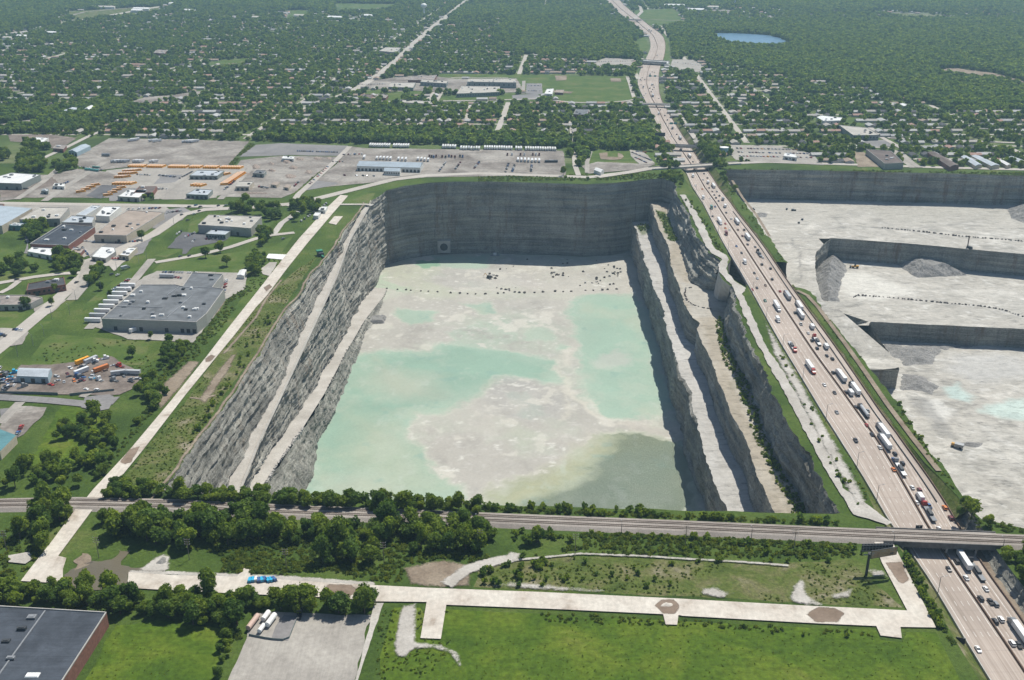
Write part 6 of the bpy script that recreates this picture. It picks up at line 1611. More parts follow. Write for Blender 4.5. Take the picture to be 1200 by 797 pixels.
def topxy(pts): 
    h = CAM_H; d = pts[:, 1] * CP + h * SP
    return 600 + FPX * pts[:, 0] / d, 398.5 + FPX * (h * CP - pts[:, 1] * SP) / d
# houses stand along streets
H = []
for j, ys in enumerate(np.arange(1420, 4700, 86.0)):
    W = 0.60 * (ys * CP + 120)
    for side in (-1, 1):
        xs = np.arange(-W, W, 17.0) + rr.uniform(-4, 4)
        for x in xs:
            if (int((x + 5000) // 19) % 12) < 1: continue
            if rr.random() < 0.14: continue
            H.append((x + rr.uniform(-2, 2), ys + side * 19 + rr.uniform(-3, 3), rr.integers(0, 6), rr.uniform(.95, 1.4), rr.uniform(-.06, .06) + (math.pi / 2 if rr.random() < .3 else 0)))
H = np.array(H)
Xp, Yp = topxy(H)
SUB_CUT = [[(-200, 240), (-200, 156), (0, 160), (130, 160), (300, 166), (665, 172), (680, 208), (850, 208), (850, 192), (1300, 200), (1300, 300), (-200, 300)]]
ok = (np.abs((H[:, 0] - .06 * (H[:, 1] - 2000) + 95) % 190.0 - 95) > 13) & free(H[:, :2]) & ~zone(Xp, Yp, FOREST + SUB_CUT) & (Yp > -12) & (Xp > -60) & (Xp < 1260)
# the built-up ground thins out towards the woods at the top
ok &= rr.random(len(H)) < np.interp(Yp, [-12, 20, 60], [.45, .7, 1.0])
H = H[ok]; H = H[np.argsort(H[:, 1])]
HR_ = [plain_mat('house_roof_%s' % n, c, .85, var=.2, scale=.5, spc=.15) for n, c in (('brown', (.30, .235, .19)), ('grey', (.33, .33, .33)), ('pale', (.36, .34, .31)), ('red', (.34, .22, .18)), ('charcoal', (.09, .09, .095)), ('white', (.40, .40, .39)))]
HW_ = plain_mat('house_wall', (.52, .48, .43), .85, spc=.1)
RN = ['brown', 'grey', 'pale grey', 'reddish', 'charcoal', 'white']
def house_geo(k):
    l, w, h, r = 7.0 + .4 * (k % 3), 4.6, 3.0, 1.9
    wall = ([(-l, -w, 0), (l, -w, 0), (l, w, 0), (-l, w, 0), (-l, -w, h), (l, -w, h), (l, w, h), (-l, w, h), (-l, 0, h + r), (l, 0, h + r)],
            [(0, 1, 5, 4), (1, 2, 6, 5), (2, 3, 7, 6), (3, 0, 4, 7), (4, 7, 8), (5, 9, 6)])
    e = .5
    roof = ([(-l - e, -w - e, h - .15), (l + e, -w - e, h - .15), (l + e, 0, h + r + .1), (-l - e, 0, h + r + .1), (-l - e, w + e, h - .15), (l + e, w + e, h - .15)], [(0, 1, 2, 3), (3, 2, 5, 4)])
    return wall, roof
hp = []
for k in range(6):
    wg, rg = house_geo(k)
    a = bpy.data.meshes.new('house_wall'); a.from_pydata(wg[0], [], wg[1]); a.materials.append(HW_)
    b = bpy.data.meshes.new('house_roof'); b.from_pydata(rg[0], [], rg[1]); b.materials.append(HR_[k])
    hp.append((a, b))
def region(x, y):
    px, py = proj(x, y)
    if px < 300: return 'in the left suburb behind the gravel yards'
    if px < 470: return 'left of the school behind the tree belt'
    if px < 690: return 'between the school and the truck yard'
    if px < 800: return 'among trees left of the highway beyond the ball field'
    return 'among trees right of the highway above the right hand quarry'
for i in range(min(300, len(H))):
    x, y, k, s, r = H[i]; k = int(k)
    t = empty('house', (x, y, 0), r); t.scale = (s, s, 1)
    for nm, me in zip(('wall', 'roof'), hp[k]):
        o = bpy.data.objects.new(nm, me); COL.objects.link(o); o.parent = t
    lab = '%s roofed suburban house %s' % (RN[k], region(x, y)); tag(t, lab, 'house', lab.replace('house', 'houses'))
HV = []; HF = []; HM_ = []
for x, y, k, s, r in H[300:]:
    wg, rg = house_geo(int(k)); c, sn = math.cos(r) * s, math.sin(r) * s
    for (vs, fs), mi in ((wg, 6), (rg, int(k))):
        o = len(HV); HV += [(x + a * c - b * sn, y + a * sn + b * c, z) for a, b, z in vs]; HF += [tuple(q + o for q in f) for f in fs]; HM_ += [mi] * len(fs)
if HV:
    o = link('houses', HV, HF, None, None, False, HR_ + [HW_], HM_); o['kind'] = 'stuff'; o['label'] = 'sea of suburban houses receding among trees to the top of the view'
# streets between the rows of houses
SV = []; SF = []
for ys in np.arange(1420, 4700, 86.0):
    W = 0.6 * (ys * CP + 120); xs = np.arange(-W, W, 20.0)
    q = np.column_stack([xs, np.full(len(xs), ys)]); a, b = topxy(q)
    k = free(q) & ~zone(a, b, FOREST + SUB_CUT)
    for i in range(len(xs) - 1):
        if k[i] and k[i + 1]:
            o = len(SV); SV += [(xs[i], ys - 3.5, .12), (xs[i + 1], ys - 3.5, .12), (xs[i + 1], ys + 3.5, .12), (xs[i], ys + 3.5, .12)]; SF.append((o, o + 1, o + 2, o + 3))
for x0 in np.arange(-2850, 2900, 190.0):
    if int(x0 // 190) % 2: continue
    for y_ in np.arange(1440, 4650, 30.0):
        q = np.array([[x0 + .06 * (y_ - 2000), y_], [x0 + .06 * (y_ - 1970), y_ + 30]]); a, b = topxy(q)
        if abs(a[0] - 600) > 680 or not (free(q) & ~zone(a, b, FOREST + SUB_CUT)).all(): continue
        o = len(SV); SV += [(q[0][0] - 4.5, y_, .16), (q[0][0] + 4.5, y_, .16), (q[1][0] + 4.5, y_ + 30, .16), (q[1][0] - 4.5, y_ + 30, .16)]; SF.append((o, o + 1, o + 2, o + 3))
struct(link('residential_streets', SV, SF, M['road']))
# trees: sparse among houses, closed in the woods
HB = set()
for x, y, k, s, r in H:
    for dx in (-1, 0, 1):
        for dy in (-1, 0, 1): HB.add((int(x // 6) + dx, int(y // 6) + dy))
tp = []; fp = []
for y0 in np.arange(1360, 4900, 90.0):
    W = 0.60 * (y0 * CP + 160); sp = float(np.interp(y0, [1400, 3000, 4900], [8.6, 9.6, 11.5]))
    gx, gy = np.meshgrid(np.arange(-W, W, sp), np.arange(y0, y0 + 90, sp))
    gx = gx.ravel() + rr.uniform(-.5, .5, gx.size) * sp; gy = gy.ravel() + rr.uniform(-.5, .5, gy.size) * sp
    q = np.column_stack([gx, gy]); a, b = topxy(q)
    f = zone(a, b, FOREST); s_ = ~f & ~zone(a, b, SUB_CUT)
    k = free(q) & (f | s_)
    for m_ in (.33, .66, 1.0): k &= free(q + np.array([0, m_ * .026 * y0]), names=('main_road', 'lake', 'playing_field', 'bare_ground')) 
    dn = fbm(q[:, 0] * .012, q[:, 1] * .012, o=3)
    st = np.abs((q[:, 1] - 1420 + 43) % 86.0 - 43) < 5.5
    sy_ = np.abs((q[:, 0] - .06 * (q[:, 1] - 2000) + 190) % 380.0 - 190) < 7.5; k &= f | ~sy_
    k &= f | ((rr.random(len(q)) < .58 + dn * .6) & ~(st & (rr.random(len(q)) < .85)))
    q = q[k]; f = f[k]
    sc = rr.uniform(.7, 1.25, len(q)) * np.where(f, 1.05, .92)
    for (x, y), ff, s in zip(q, f, sc):
        if not ff and (int(x // 6), int(y // 6)) in HB and rr.random() < .75: continue
        (fp if ff else tp).append((x, y, 0, s * sp / 9.0))
scatter('forest', fp, FARP, label='closed dark green forest beyond the town', seed=8)
near_t = [p for p in tp if p[1] < 1700]; far_t = [p for p in tp if p[1] >= 1700]
scatter('suburban_trees', near_t, MIDP, label='leafy trees between the nearer suburban houses', seed=9)
scatter('suburban_trees', far_t, FARP, label='leafy trees between the distant suburban houses', seed=10)
print('TREES', nt_, len(rest), 'weeds', len(wp), 'houses', len(H), 'forest', len(fp), 'suburb', len(tp))
# ------------------------------------------------------------ vehicles
CARC = {'white': (.72, .72, .71), 'dark': (.035, .037, .042), 'grey': (.22, .23, .24), 'silver': (.45, .46, .47), 'red': (.42, .045, .035), 'maroon': (.15, .03, .03), 'blue': (.06, .13, .30), 'brown': (.22, .15, .11),
        'green': (.10, .22, .17), 'orange': (.62, .20, .05), 'yellow': (.88, .38, .02), 'cyan': (.04, .38, .62), 'teal': (.05, .26, .24)}
CM = {}
def cmat(c):
    if c not in CM: CM[c] = plain_mat('vehicle_paint_' + c, CARC[c], 0.3, var=0.04, spc=.5)
    return CM[c]
def me_of(mb, name, mats):
    me = bpy.data.meshes.new(name); me.from_pydata([tuple(v) for v in mb.v], [], mb.f)
    for m in mats: me.materials.append(m)
    me.polygons.foreach_set('material_index', np.array(mb.m, dtype=np.int32)); me.update(); return me
def profile(mb, pts, w, mi=0, taper=0.0):
    """a side outline (y, z) given width w across"""
    n = len(pts); zs = [p[1] for p in pts]; z0, z1 = min(zs), max(zs)
    def hw(z): return w / 2 - taper * (z - z0) / max(.01, z1 - z0)
    vs = [(-hw(z), y, z) for y, z in pts] + [(hw(z), y, z) for y, z in pts]
    fs = [(i, (i + 1) % n, n + (i + 1) % n, n + i) for i in range(n)] + [tuple(range(n))[::-1], tuple(range(n, 2 * n))]
    mb.add(vs, fs, mi)
def car_parts(kind):
    B, G, R = MB(), MB(), MB(); L = 4.7; H = 1.45
    if kind == 'car':
        profile(B, [(-2.3, .3), (-2.35, .75), (-2.2, .95), (-1.3, 1.0), (1.0, .98), (2.1, .82), (2.32, .62), (2.3, .3)], 1.84)
        profile(G, [(-1.75, .96), (-1.05, 1.40), (.35, 1.42), (1.15, .96)], 1.7, taper=.22); R.box(-.66, .66, -1.0, .32, 1.405, 1.46)
        wy = (-1.4, 1.4); r = .33
    elif kind == 'suv':
        profile(B, [(-2.35, .4), (-2.4, 1.0), (-2.3, 1.12), (1.05, 1.12), (2.2, 1.0), (2.4, .8), (2.35, .4)], 1.95)
        profile(G, [(-2.25, 1.1), (-2.0, 1.68), (.5, 1.70), (1.25, 1.1)], 1.85, taper=.16); R.box(-.78, .78, -1.95, .45, 1.69, 1.76)
        wy = (-1.45, 1.45); r = .38
    else:
        profile(B, [(-2.7, .45), (-2.75, 1.05), (-.75, 1.06), (-.7, 1.12), (1.2, 1.12), (2.5, 1.02), (2.7, .8), (2.65, .45)], 1.98)
        profile(G, [(-.75, 1.1), (-.6, 1.75), (.75, 1.76), (1.4, 1.1)], 1.86, taper=.16); R.box(-.76, .76, -.58, .7, 1.75, 1.81)
        B.box(-.82, .82, -2.6, -.85, 1.065, 1.07, 1)
        wy = (-1.7, 1.65); r = .40
    return B, G, R, wy, r
def wheel_me(r, w=.24, n=14):
    mb = MB(); mb.tube((-w / 2, 0, 0), (w / 2, 0, 0), r, n=n); mb.tube((-w / 2 - .01, 0, 0), (w / 2 + .01, 0, 0), r * .5, n=8, mi=1); return me_of(mb, 'wheel', [M['black'], M['steel']])
MC = {}
def car_mesh(kind, col):
    k = (kind, col)
    if k not in MC:
        B, G, R, wy, r = car_parts(kind)
        whole = MB()
        whole.add(B.v, B.f, 0); whole.add(G.v, G.f, 1); whole.add(R.v, R.f, 0)
        for y in wy:
            for x in (-.82, .82): whole.tube((x - .11, y, r), (x + .11, y, r), r, n=10, mi=2)
        MC[k] = (me_of(B, 'body', [cmat(col), M['black']]), me_of(G, 'windows', [M['glass']]), me_of(R, 'roof', [cmat(col)]), wheel_me(r), wy, r, me_of(whole, 'car', [cmat(col), M['glass'], M['black']]))
    return MC[k]
def child(t, nm, me, loc=(0, 0, 0)):
    o = bpy.data.objects.new(nm, me); COL.objects.link(o); o.parent = t; o.location = loc; return o
NOUN = {'car': 'car', 'suv': 'sport utility vehicle', 'pickup': 'pickup truck'}
CNAME = {'dark': 'black'}
def add_car(x, y, z, rz, kind, col, label, group=None, parts=True, cat=None):
    b, g, r, w, wy, rad, whole = car_mesh(kind, col)
    if parts:
        t = empty('car' if kind != 'pickup' else 'pickup_truck', (x, y, z), rz)
        child(t, 'body', b); child(t, 'windows', g); child(t, 'roof', r)
        for yy in wy:
            for xx in (-.84, .84): child(t, 'wheel', w, (xx, yy, rad))
    else:
        t = bpy.data.objects.new('parked_car' if kind != 'pickup' else 'pickup_truck', whole); COL.objects.link(t); t.location = (x, y, z); t.rotation_euler = (0, 0, rz)
    tag(t, label, cat or ('pickup' if kind == 'pickup' else 'car'), group); return t
def truck_set(kind, cab, box):
    k = (kind, cab, box)
    if k in MC: return MC[k]
    C, G, T = MB(), MB(), MB(); wh = []
    if kind in ('semi', 'flat', 'tractor'):
        profile(C, [(3.0, .7), (3.0, 3.2), (3.3, 3.75), (5.0, 3.55), (5.3, 2.6), (6.9, 2.15), (7.1, 1.9), (7.1, .6), (3.0, .6)][::-1], 2.35); C.box(-1.15, 1.15, -.6, 3.0, .75, 1.05)
        profile(G, [(4.98, 2.62), (4.98, 3.3), (5.12, 3.35), (5.38, 2.62)], 2.2)
        wh = [(y, x) for y in (6.2, 1.6, .3) for x in (-1.05, 1.05)]
        if kind == 'semi': T.box(-1.3, 1.3, -13.3, 2.5, 1.15, 4.1); T.box(-1.1, 1.1, -13.0, -9.5, .8, 1.14, 1); wh += [(y, x) for y in (-10.6, -12) for x in (-1.05, 1.05)]
        if kind == 'flat': T.box(-1.3, 1.3, -13.3, 2.3, 1.2, 1.5); T.box(-1.0, 1.0, -8, -2, 1.51, 2.7, 1); wh += [(y, x) for y in (-10.6, -12) for x in (-1.05, 1.05)]
        if kind == 'tractor': T.box(-.9, .9, -.3, 1.6, 1.06, 1.25, 1)
    elif kind == 'box':
        profile(C, [(2.2, .6), (2.2, 2.5), (3.4, 2.5), (3.9, 1.7), (4.7, 1.5), (4.7, .6)], 2.2); profile(G, [(3.3, 1.72), (3.3, 2.4), (3.5, 2.42), (3.95, 1.72)], 2.05)
        T.box(-1.25, 1.25, -4.2, 2.1, .95, 3.5); wh = [(y, x) for y in (3.8, -2.6) for x in (-1.0, 1.0)]
    elif kind == 'tank':
        profile(C, [(3.0, .7), (3.0, 3.2), (5.0, 3.2), (5.3, 2.4), (6.9, 2.1), (7.1, .6)], 2.35); profile(G, [(4.98, 2.45), (4.98, 3.0), (5.12, 3.05), (5.38, 2.45)], 2.2)
        T.tube((0, -12.5, 2.4), (0, 2.3, 2.4), 1.15, n=16); T.box(-1, 1, -12, 2, .9, 1.4, 1); wh = [(y, x) for y in (6.2, 1.6, -10.6, -12) for x in (-1.05, 1.05)]
    MC[k] = (me_of(C, 'cab', [cmat(cab)]), me_of(G, 'windshield', [M['glass']]), me_of(T, 'trailer', [cmat(box), M['dark_steel']]), wheel_me(.5, .3), wh)
    return MC[k]
def add_truck(x, y, z, rz, kind, cab, box, label, group=None, wheels=True):
    c, g, T, w, wh = truck_set(kind, cab, box)
    nm = {'semi': 'semi_truck', 'flat': 'flatbed_truck', 'tank': 'tanker_truck', 'box': 'box_truck', 'tractor': 'truck_tractor'}[kind]
    t = empty(nm, (x, y, z), rz)
    off = 4.5 if kind in ('semi', 'flat', 'tank') else 0
    child(t, 'cab', c, (0, off, 0)); child(t, 'windshield', g, (0, off, 0)); child(t, 'cargo_box' if kind != 'tractor' else 'coupling', T, (0, off, 0))
    if wheels:
        for yy, xx in wh: child(t, 'wheel', w, (xx, yy + off, .5))
    tag(t, label, 'truck', group); return t
def trailer_mesh(col):
    k = ('trailer', col)
    if k not in MC:
        T = MB(); T.box(-1.28, 1.28, -6.8, 6.8, 1.15, 4.05); T.box(-1.1, 1.1, -6.4, -3.2, .55, 1.14, 1); T.box(-.9, .9, 3.6, 4.0, 0, 1.14, 1)
        for y in (-5.6, -4.2): T.tube((-1.2, y, .5), (1.2, y, .5), .5, n=10, mi=2)
        MC[k] = me_of(T, 'trailer', [cmat(col), M['dark_steel'], M['black']])
    return MC[k]
def add_trailer(x, y, rz, col, label, group=None, s=1.0):
    t = bpy.data.objects.new('trailer', trailer_mesh(col)); COL.objects.link(t); t.location = (x, y, .08); t.rotation_euler = (0, 0, rz); t.scale = (1, s, 1)
    tag(t, label, 'trailer', group); return t
def bus_parts():
    k = 'bus'
    if k not in MC:
        B = MB(); profile(B, [(-5.6, .5), (-5.6, 2.9), (-5.4, 3.1), (4.2, 3.1), (4.5, 2.9), (4.6, 1.7), (5.6, 1.5), (5.7, .5)], 2.45)
        R = MB(); R.box(-.5, .5, -5.2, 4.1, 3.105, 3.16)
        W = MB(); W.box(-1.24, 1.24, -5.3, 4.0, 1.95, 2.55)
        MC[k] = (me_of(B, 'body', [cmat('yellow')]), me_of(R, 'roof_panel', [cmat('white')]), me_of(W, 'windows', [M['glass']]))
    return MC[k]
def add_bus(x, y, rz, label, group):
    b, r, w = bus_parts(); t = bpy.data.objects.new('school_bus', b); COL.objects.link(t); t.location = (x, y, .08); t.rotation_euler = (0, 0, rz)
    child(t, 'roof_panel', r); child(t, 'windows', w); tag(t, label, 'bus', group); return t
def ordn(n):
    return '%d%s' % (n, 'th' if 10 <= n % 100 <= 20 else {1: 'st', 2: 'nd', 3: 'rd'}.get(n % 10, 'th'))

# traffic read off the photograph: (px, py, kind, colour[, cab])
LEFT = [(812, 207.5, 'b', 'white'), (815, 218, 'c', 'white'), (823, 222, 'c', 'orange'), (824, 233, 'b', 'white'), (832.6, 233, 'c', 'white'), (833.7, 244.5, 'b', 'green'), (838, 242.7, 'c', 'blue'), (835, 254, 'c', 'dark'), (843, 260.7, 't', 'white'),
        (850, 262.7, 'c', 'red'), (850, 268, 'c', 'orange'), (855, 270, 'c', 'white'), (851, 275, 'b', 'maroon'), (863, 289, 'c', 'blue'), (869, 297, 'c', 'dark'), (872.7, 308.6, 'b', 'white'), (884, 320.6, 'c', 'dark'), (887.4, 327, 'c', 'silver'),
        (887, 338, 'c', 'dark'), (881.7, 340, 'c', 'red'), (897, 335, 'c', 'brown'), (896.5, 353, 'p', 'green'), (909.9, 360.5, 't', 'white', 'white'), (911.4, 376.3, 'b', 'white'), (928, 407, 'f', 'silver', 'red'), (949, 432, 't', 'white', 'red'),
        (966, 451.8, 'c', 'white'), (978, 461, 'c', 'dark'), (980.5, 484, 'c', 'grey'), (1002.6, 517, 'p', 'dark'), (1111.6, 668, 'c', 'dark'), (1146, 762, 'c', 'white'), (797, 176, 'c', 'dark'), (800, 189, 'c', 'white'), (787, 160, 'c', 'white'), (780, 145, 'c', 'dark'), (772, 134, 'b', 'white')]
RIGHT = [(825, 204, 'c', 'dark'), (829, 209, 'c', 'dark'), (829.6, 215, 'b', 'white'), (824, 211, 'c', 'white'), (836, 219.3, 't', 'white', 'dark'), (831, 220.7, 'c', 'dark'), (834.7, 225, 'c', 'brown'), (840, 225, 'c', 'grey'), (837, 229, 'c', 'dark'),
         (839, 232.4, 's', 'dark'), (843, 230, 's', 'dark'), (842, 236, 'c', 'dark'), (847, 234.7, 'b', 'grey'), (849.6, 242.7, 'b', 'white'), (851, 249.7, 'c', 'dark'), (857, 257, 'c', 'white'), (863.6, 261.3, 't', 'white', 'dark'), (872, 270, 's', 'dark'),
         (864.7, 269.7, 'c', 'brown'), (870, 277, 'c', 'maroon'), (876, 279.5, 't', 'white', 'white'), (876, 287, 'c', 'dark'), (885, 289.8, 'c', 'grey'), (890, 298.8, 'f', 'grey', 'dark'), (893.8, 302.5, 'c', 'white'), (892.7, 310.6, 's', 'dark'), (902.8, 315.4, 's', 'dark'),
         (904.7, 328, 's', 'dark'), (914, 342, 'c', 'red'), (922.8, 348.5, 't', 'silver', 'dark'), (936.6, 360.5, 't', 'white', 'grey'), (938, 370.3, 't', 'white', 'white'), (931.7, 367.3, 's', 'dark'), (938.5, 380.5, 'p', 'white'), (951.4, 384.6, 'b', 'white'), (947, 391, 'c', 'white'),
         (957.5, 401, 'f', 'white', 'red'), (951.5, 400, 's', 'dark'), (957.5, 409, 's', 'dark'), (967.8, 407.8, 'b', 'white'), (968.8, 417.6, 'c', 'dark'), (975.3, 421.4, 's', 'dark'), (976.3, 437.5, 's', 'dark'), (985.8, 443.2, 't', 'white', 'white'), (990.6, 460.5, 's', 'dark'),
         (1001.9, 458.3, 't', 'white', 'dark'), (996.5, 462, 'b', 'white'), (1002.2, 478, 's', 'dark'), (1012.5, 484.6, 'k', 'silver', 'dark'), (1016.7, 482, 'c', 'grey'), (1015.8, 499, 'c', 'red'), (1021.8, 509.8, 'c', 'dark'), (1034.9, 507.8, 't', 'white', 'grey'),
         (1036.9, 520.9, 't', 'white', 'grey'), (1031, 525, 'c', 'white'), (1048.5, 532.7, 's', 'dark'), (1047.5, 540, 'p', 'blue'), (1057.5, 544, 's', 'dark'), (1055, 551, 'f', 'white', 'grey'), (1047, 551, 'c', 'orange'), (1069, 572, 'c', 'white'), (1077.4, 575.3, 's', 'maroon'),
         (1077.8, 584.5, 'b', 'white'), (1074, 590, 'c', 'white'), (1088.7, 594, 'p', 'blue'), (1089, 603, 'f', 'grey', 'red'), (1107, 596, 's', 'orange'), (1114, 608, 's', 'maroon'), (1100.5, 620.5, 'c', 'white'), (1128.5, 659, 't', 'white', 'dark'), (1144.5, 671, 'f', 'grey', 'dark'),
         (1120.8, 659, 's', 'dark'), (1132, 678, 'c', 'white'), (1155, 691, 'c', 'white'), (1149, 702.7, 's', 'dark'), (1160.6, 706.3, 'p', 'dark'), (1166.6, 709, 's', 'grey'), (1166, 729.5, 's', 'dark'), (1172.9, 727, 's', 'white'), (1195, 745, 't', 'white', 'grey'), (1186, 755, 's', 'white'), (1193.5, 757, 'p', 'dark'),
         (808, 184, 't', 'white', 'white'), (812, 190, 'c', 'dark'), (797, 163, 't', 'silver', 'dark'), (793, 158, 's', 'dark'), (788, 151, 'b', 'grey'), (779, 136, 's', 'dark'), (782, 141, 's', 'dark'), (774, 129, 'c', 'dark'), (765, 113, 't', 'silver', 'dark'), (763, 108, 's', 'dark'), (761, 104, 'c', 'dark'), (764, 100, 'b', 'silver')]
for side in (0, 1):
    for k in range(16):
        y = rnd.uniform(82, 122) if k < 8 else rnd.uniform(24, 66)
        Y = P(0, y, .5)[1]; u = (-1 if side == 0 else 1) * rnd.uniform(3, 15); px, _ = proj(hx(Y, u), Y, .5)
        (LEFT if side == 0 else RIGHT).append((px, y, rnd.choice('cccsb'), rnd.choice(['white', 'dark', 'grey', 'dark', 'silver'])))
def heading(Y):
    i = int(np.clip(np.searchsorted(HY, Y), 1, len(HY) - 2)); return -math.atan2(HM[i + 1] - HM[i - 1], HY[i + 1] - HY[i - 1])
for side, LST in ((0, LEFT), (1, RIGHT)):
    rows = []
    for it in LST:
        x, y, z = PR(it[0], it[1], zh, 0); rows.append((y, x, zh(y), it))
    rows.sort(key=lambda r: r[0])
    up = 0; dn = 0
    south = [r for r in rows if r[0] < 480]; north = [r for r in rows if r[0] >= 480]
    seq = [(r, i + 1, 'below') for i, r in enumerate(south[::-1])] + [(r, i + 1, 'above') for i, r in enumerate(north)]
    for (y, x, z, it), n, where in seq:
        kd, col = it[2], it[3]; rz = heading(y) + (math.pi if side == 0 else 0)
        tail = '%s %s rail bridge, %s carriageway' % (ordn(n), where, 'left' if side == 0 else 'right')
        kind = {'c': 'car', 's': 'suv', 'p': 'pickup'}.get(kd); cn = CNAME.get(col, col)
        if kind: add_car(x, y, z + .03, rz, kind, col, '%s %s, %s' % (cn, NOUN[kind], tail), parts=y < 1150)
        else:
            kk = {'b': 'box', 't': 'semi', 'f': 'flat', 'k': 'tank'}[kd]; cab = it[4] if len(it) > 4 else ('white' if col not in ('green', 'grey', 'maroon') else col)
            add_truck(x, y, z + .03, rz, kk, cab, col, '%s %s, %s' % (cn, {'box': 'box truck', 'semi': 'semi trailer truck with a %s cab' % CNAME.get(cab, cab), 'flat': 'flatbed truck with a %s cab' % CNAME.get(cab, cab), 'tank': 'tanker truck'}[kk], tail), wheels=y < 1000)

# cars and lorries on the local roads and lots
PC = [(213, 252.5, 'dark'), (220, 259, 'dark'), (227.6, 251.6, 'white'), (233.6, 248, 'dark'), (235, 243, 'dark'), (229.6, 241.5, 'blue'), (222, 243, 'dark'), (256, 242, 'dark'), (265, 241.5, 'grey'), (20, 328.6, 'dark'), (138, 323.4, 'white'), (131, 322.5, 'dark'), (90, 332, 'dark'), (211.5, 301.6, 'dark'), (222, 300.6, 'dark'), (332, 280.5, 'grey')]
for i, (px, py, c) in enumerate(PC):
    x, y, _ = P(px, py); add_car(x, y, .9 if False else .62, rnd.uniform(0.3, .9) * -1, 'car', c, '%s car, %s from the left among those driving on the left roads' % (CNAME.get(c, c), ordn(sorted(p[:2] for p in PC).index((px, py)) + 1)), parts=False)
x, y, _ = P(147, 316); add_truck(x, y, .62, -.7, 'box', 'grey', 'silver', 'silver box truck on the main road just below the junction')
PARK = []
def row_of(p0, p1, n, cols, what, rz, kinds=('car',), jit=.15, z=.35):
    a, b = P(*p0), P(*p1)
    for i in range(n):
        if rnd.random() < .08: continue
        t = (i + .5 + rnd.uniform(-jit, jit)) / n; c = rnd.choice(cols)
        PARK.append((a[0] + (b[0] - a[0]) * t, a[1] + (b[1] - a[1]) * t, z, rz + rnd.uniform(-.04, .04), rnd.choice(kinds), c, '%s vehicle %s' % (CNAME.get(c, c), what), 'vehicles ' + what))
MIXC = ['white', 'dark', 'dark', 'grey', 'silver', 'white', 'red', 'blue', 'maroon']
row_of((127, 345), (155, 325.5), 10, MIXC, 'parked in the slanted row left of the grey roofed factory', -1.2)
row_of((206, 276), (214, 270.5), 3, MIXC, 'parked at the top edge of the dark lot on the lawn', .2); row_of((217, 278.5), (229, 273), 8, MIXC, 'parked in the middle of the dark lot on the lawn', .2); row_of((225, 285), (229, 280.5), 2, MIXC, 'parked at the right edge of the dark lot on the lawn', .2)
row_of((240, 280.5), (260, 282), 5, MIXC, 'parked in front of the low grey office annex', .1)
row_of((190, 319.5), (232, 320.5), 13, MIXC, 'parked behind the grey roofed factory', .1); row_of((200, 325), (216, 327), 6, MIXC, 'parked in the second row behind the grey roofed factory', .1)
row_of((134, 285), (168, 283), 12, MIXC, 'parked behind the two white roofed shops', .3); row_of((98, 283), (112, 284), 5, ['white', 'white', 'silver'], 'parked beside the dark roofed brick workshop', .5); row_of((128, 304), (150, 303), 7, MIXC, 'parked in front of the two white roofed shops', .9)
row_of((15, 386.5), (28, 388), 4, MIXC, 'parked at the top of the small lot at the left edge', .1); row_of((0, 392), (10, 396), 4, ['red', 'dark', 'blue'], 'parked at the left of the small lot at the left edge', .1)
row_of((418, 99.5), (452, 99), 16, MIXC, 'parked in the school lot by the diagonal road', .1); row_of((618, 101), (634, 101), 9, MIXC, 'parked on the school car park, far row', .1); row_of((618, 107), (635, 107), 9, MIXC, 'parked on the school car park, near row', .1)
row_of((740, 179), (764, 189), 11, MIXC, 'parked on the lot between the ball field and the highway', .6); row_of((744, 185), (758, 191.5), 8, MIXC, 'parked in the near row between the ball field and the highway', .6); row_of((745, 178), (757, 179), 5, MIXC, 'parked at the top of the lot beside the highway', .6)
for k in range(3): row_of((862 + 2 * k, 174.5 + 4.5 * k), (952, 176.5 + 4.5 * k), 22, MIXC + ['yellow', 'white'], 'standing in %s row of the crowded truck yard right of the highway' % ['the far', 'the middle', 'the near'][k], .3, ('car', 'suv', 'pickup'))
row_of((698, 73), (742, 72), 16, MIXC, 'parked at the service area left of the toll bridge', .1); row_of((702, 77), (738, 77.5), 12, MIXC, 'parked in the near row left of the toll bridge', .1); row_of((790, 73), (820, 77), 10, MIXC, 'parked at the service area right of the toll bridge', .1)
row_of((362, 217), (385, 195), 11, ['dark', 'red', 'blue', 'dark', 'maroon'], 'parked in the slanted row at the left end of the truck terminal', .6); row_of((388, 190), (404, 190), 4, MIXC, 'parked beyond the left end of the truck terminal', .1)
row_of((348, 177.5), (396, 179), 22, ['dark', 'dark', 'blue'], 'parked in the long dark row behind the scrap yard', .1)
for a, b in (((514, 202), (523, 190)), ((533, 199.5), (540, 190.5)), ((555, 198.5), (562, 190)), ((592, 203), (596, 192)), ((600, 202), (603, 194)), ((622, 202), (623, 194))):
    row_of(a, b, 7, ['dark', 'dark', 'blue', 'maroon', 'white'], 'in the car rows in front of the truck yard trailers', .3, ('suv', 'pickup', 'car')) if a[0] < 590 else row_of(a, b, 7, ['dark', 'dark', 'blue', 'white'], 'in the car rows at the right end of the truck yard', .3, ('suv', 'pickup', 'car'))
row_of((210, 210), (226, 201.5), 10, ['dark', 'dark', 'grey'], 'parked in the dark row in the middle of the bus yard', .5); row_of((160, 205), (180, 206), 7, ['dark', 'white'], 'parked among the buses at the back of the depot', .4)

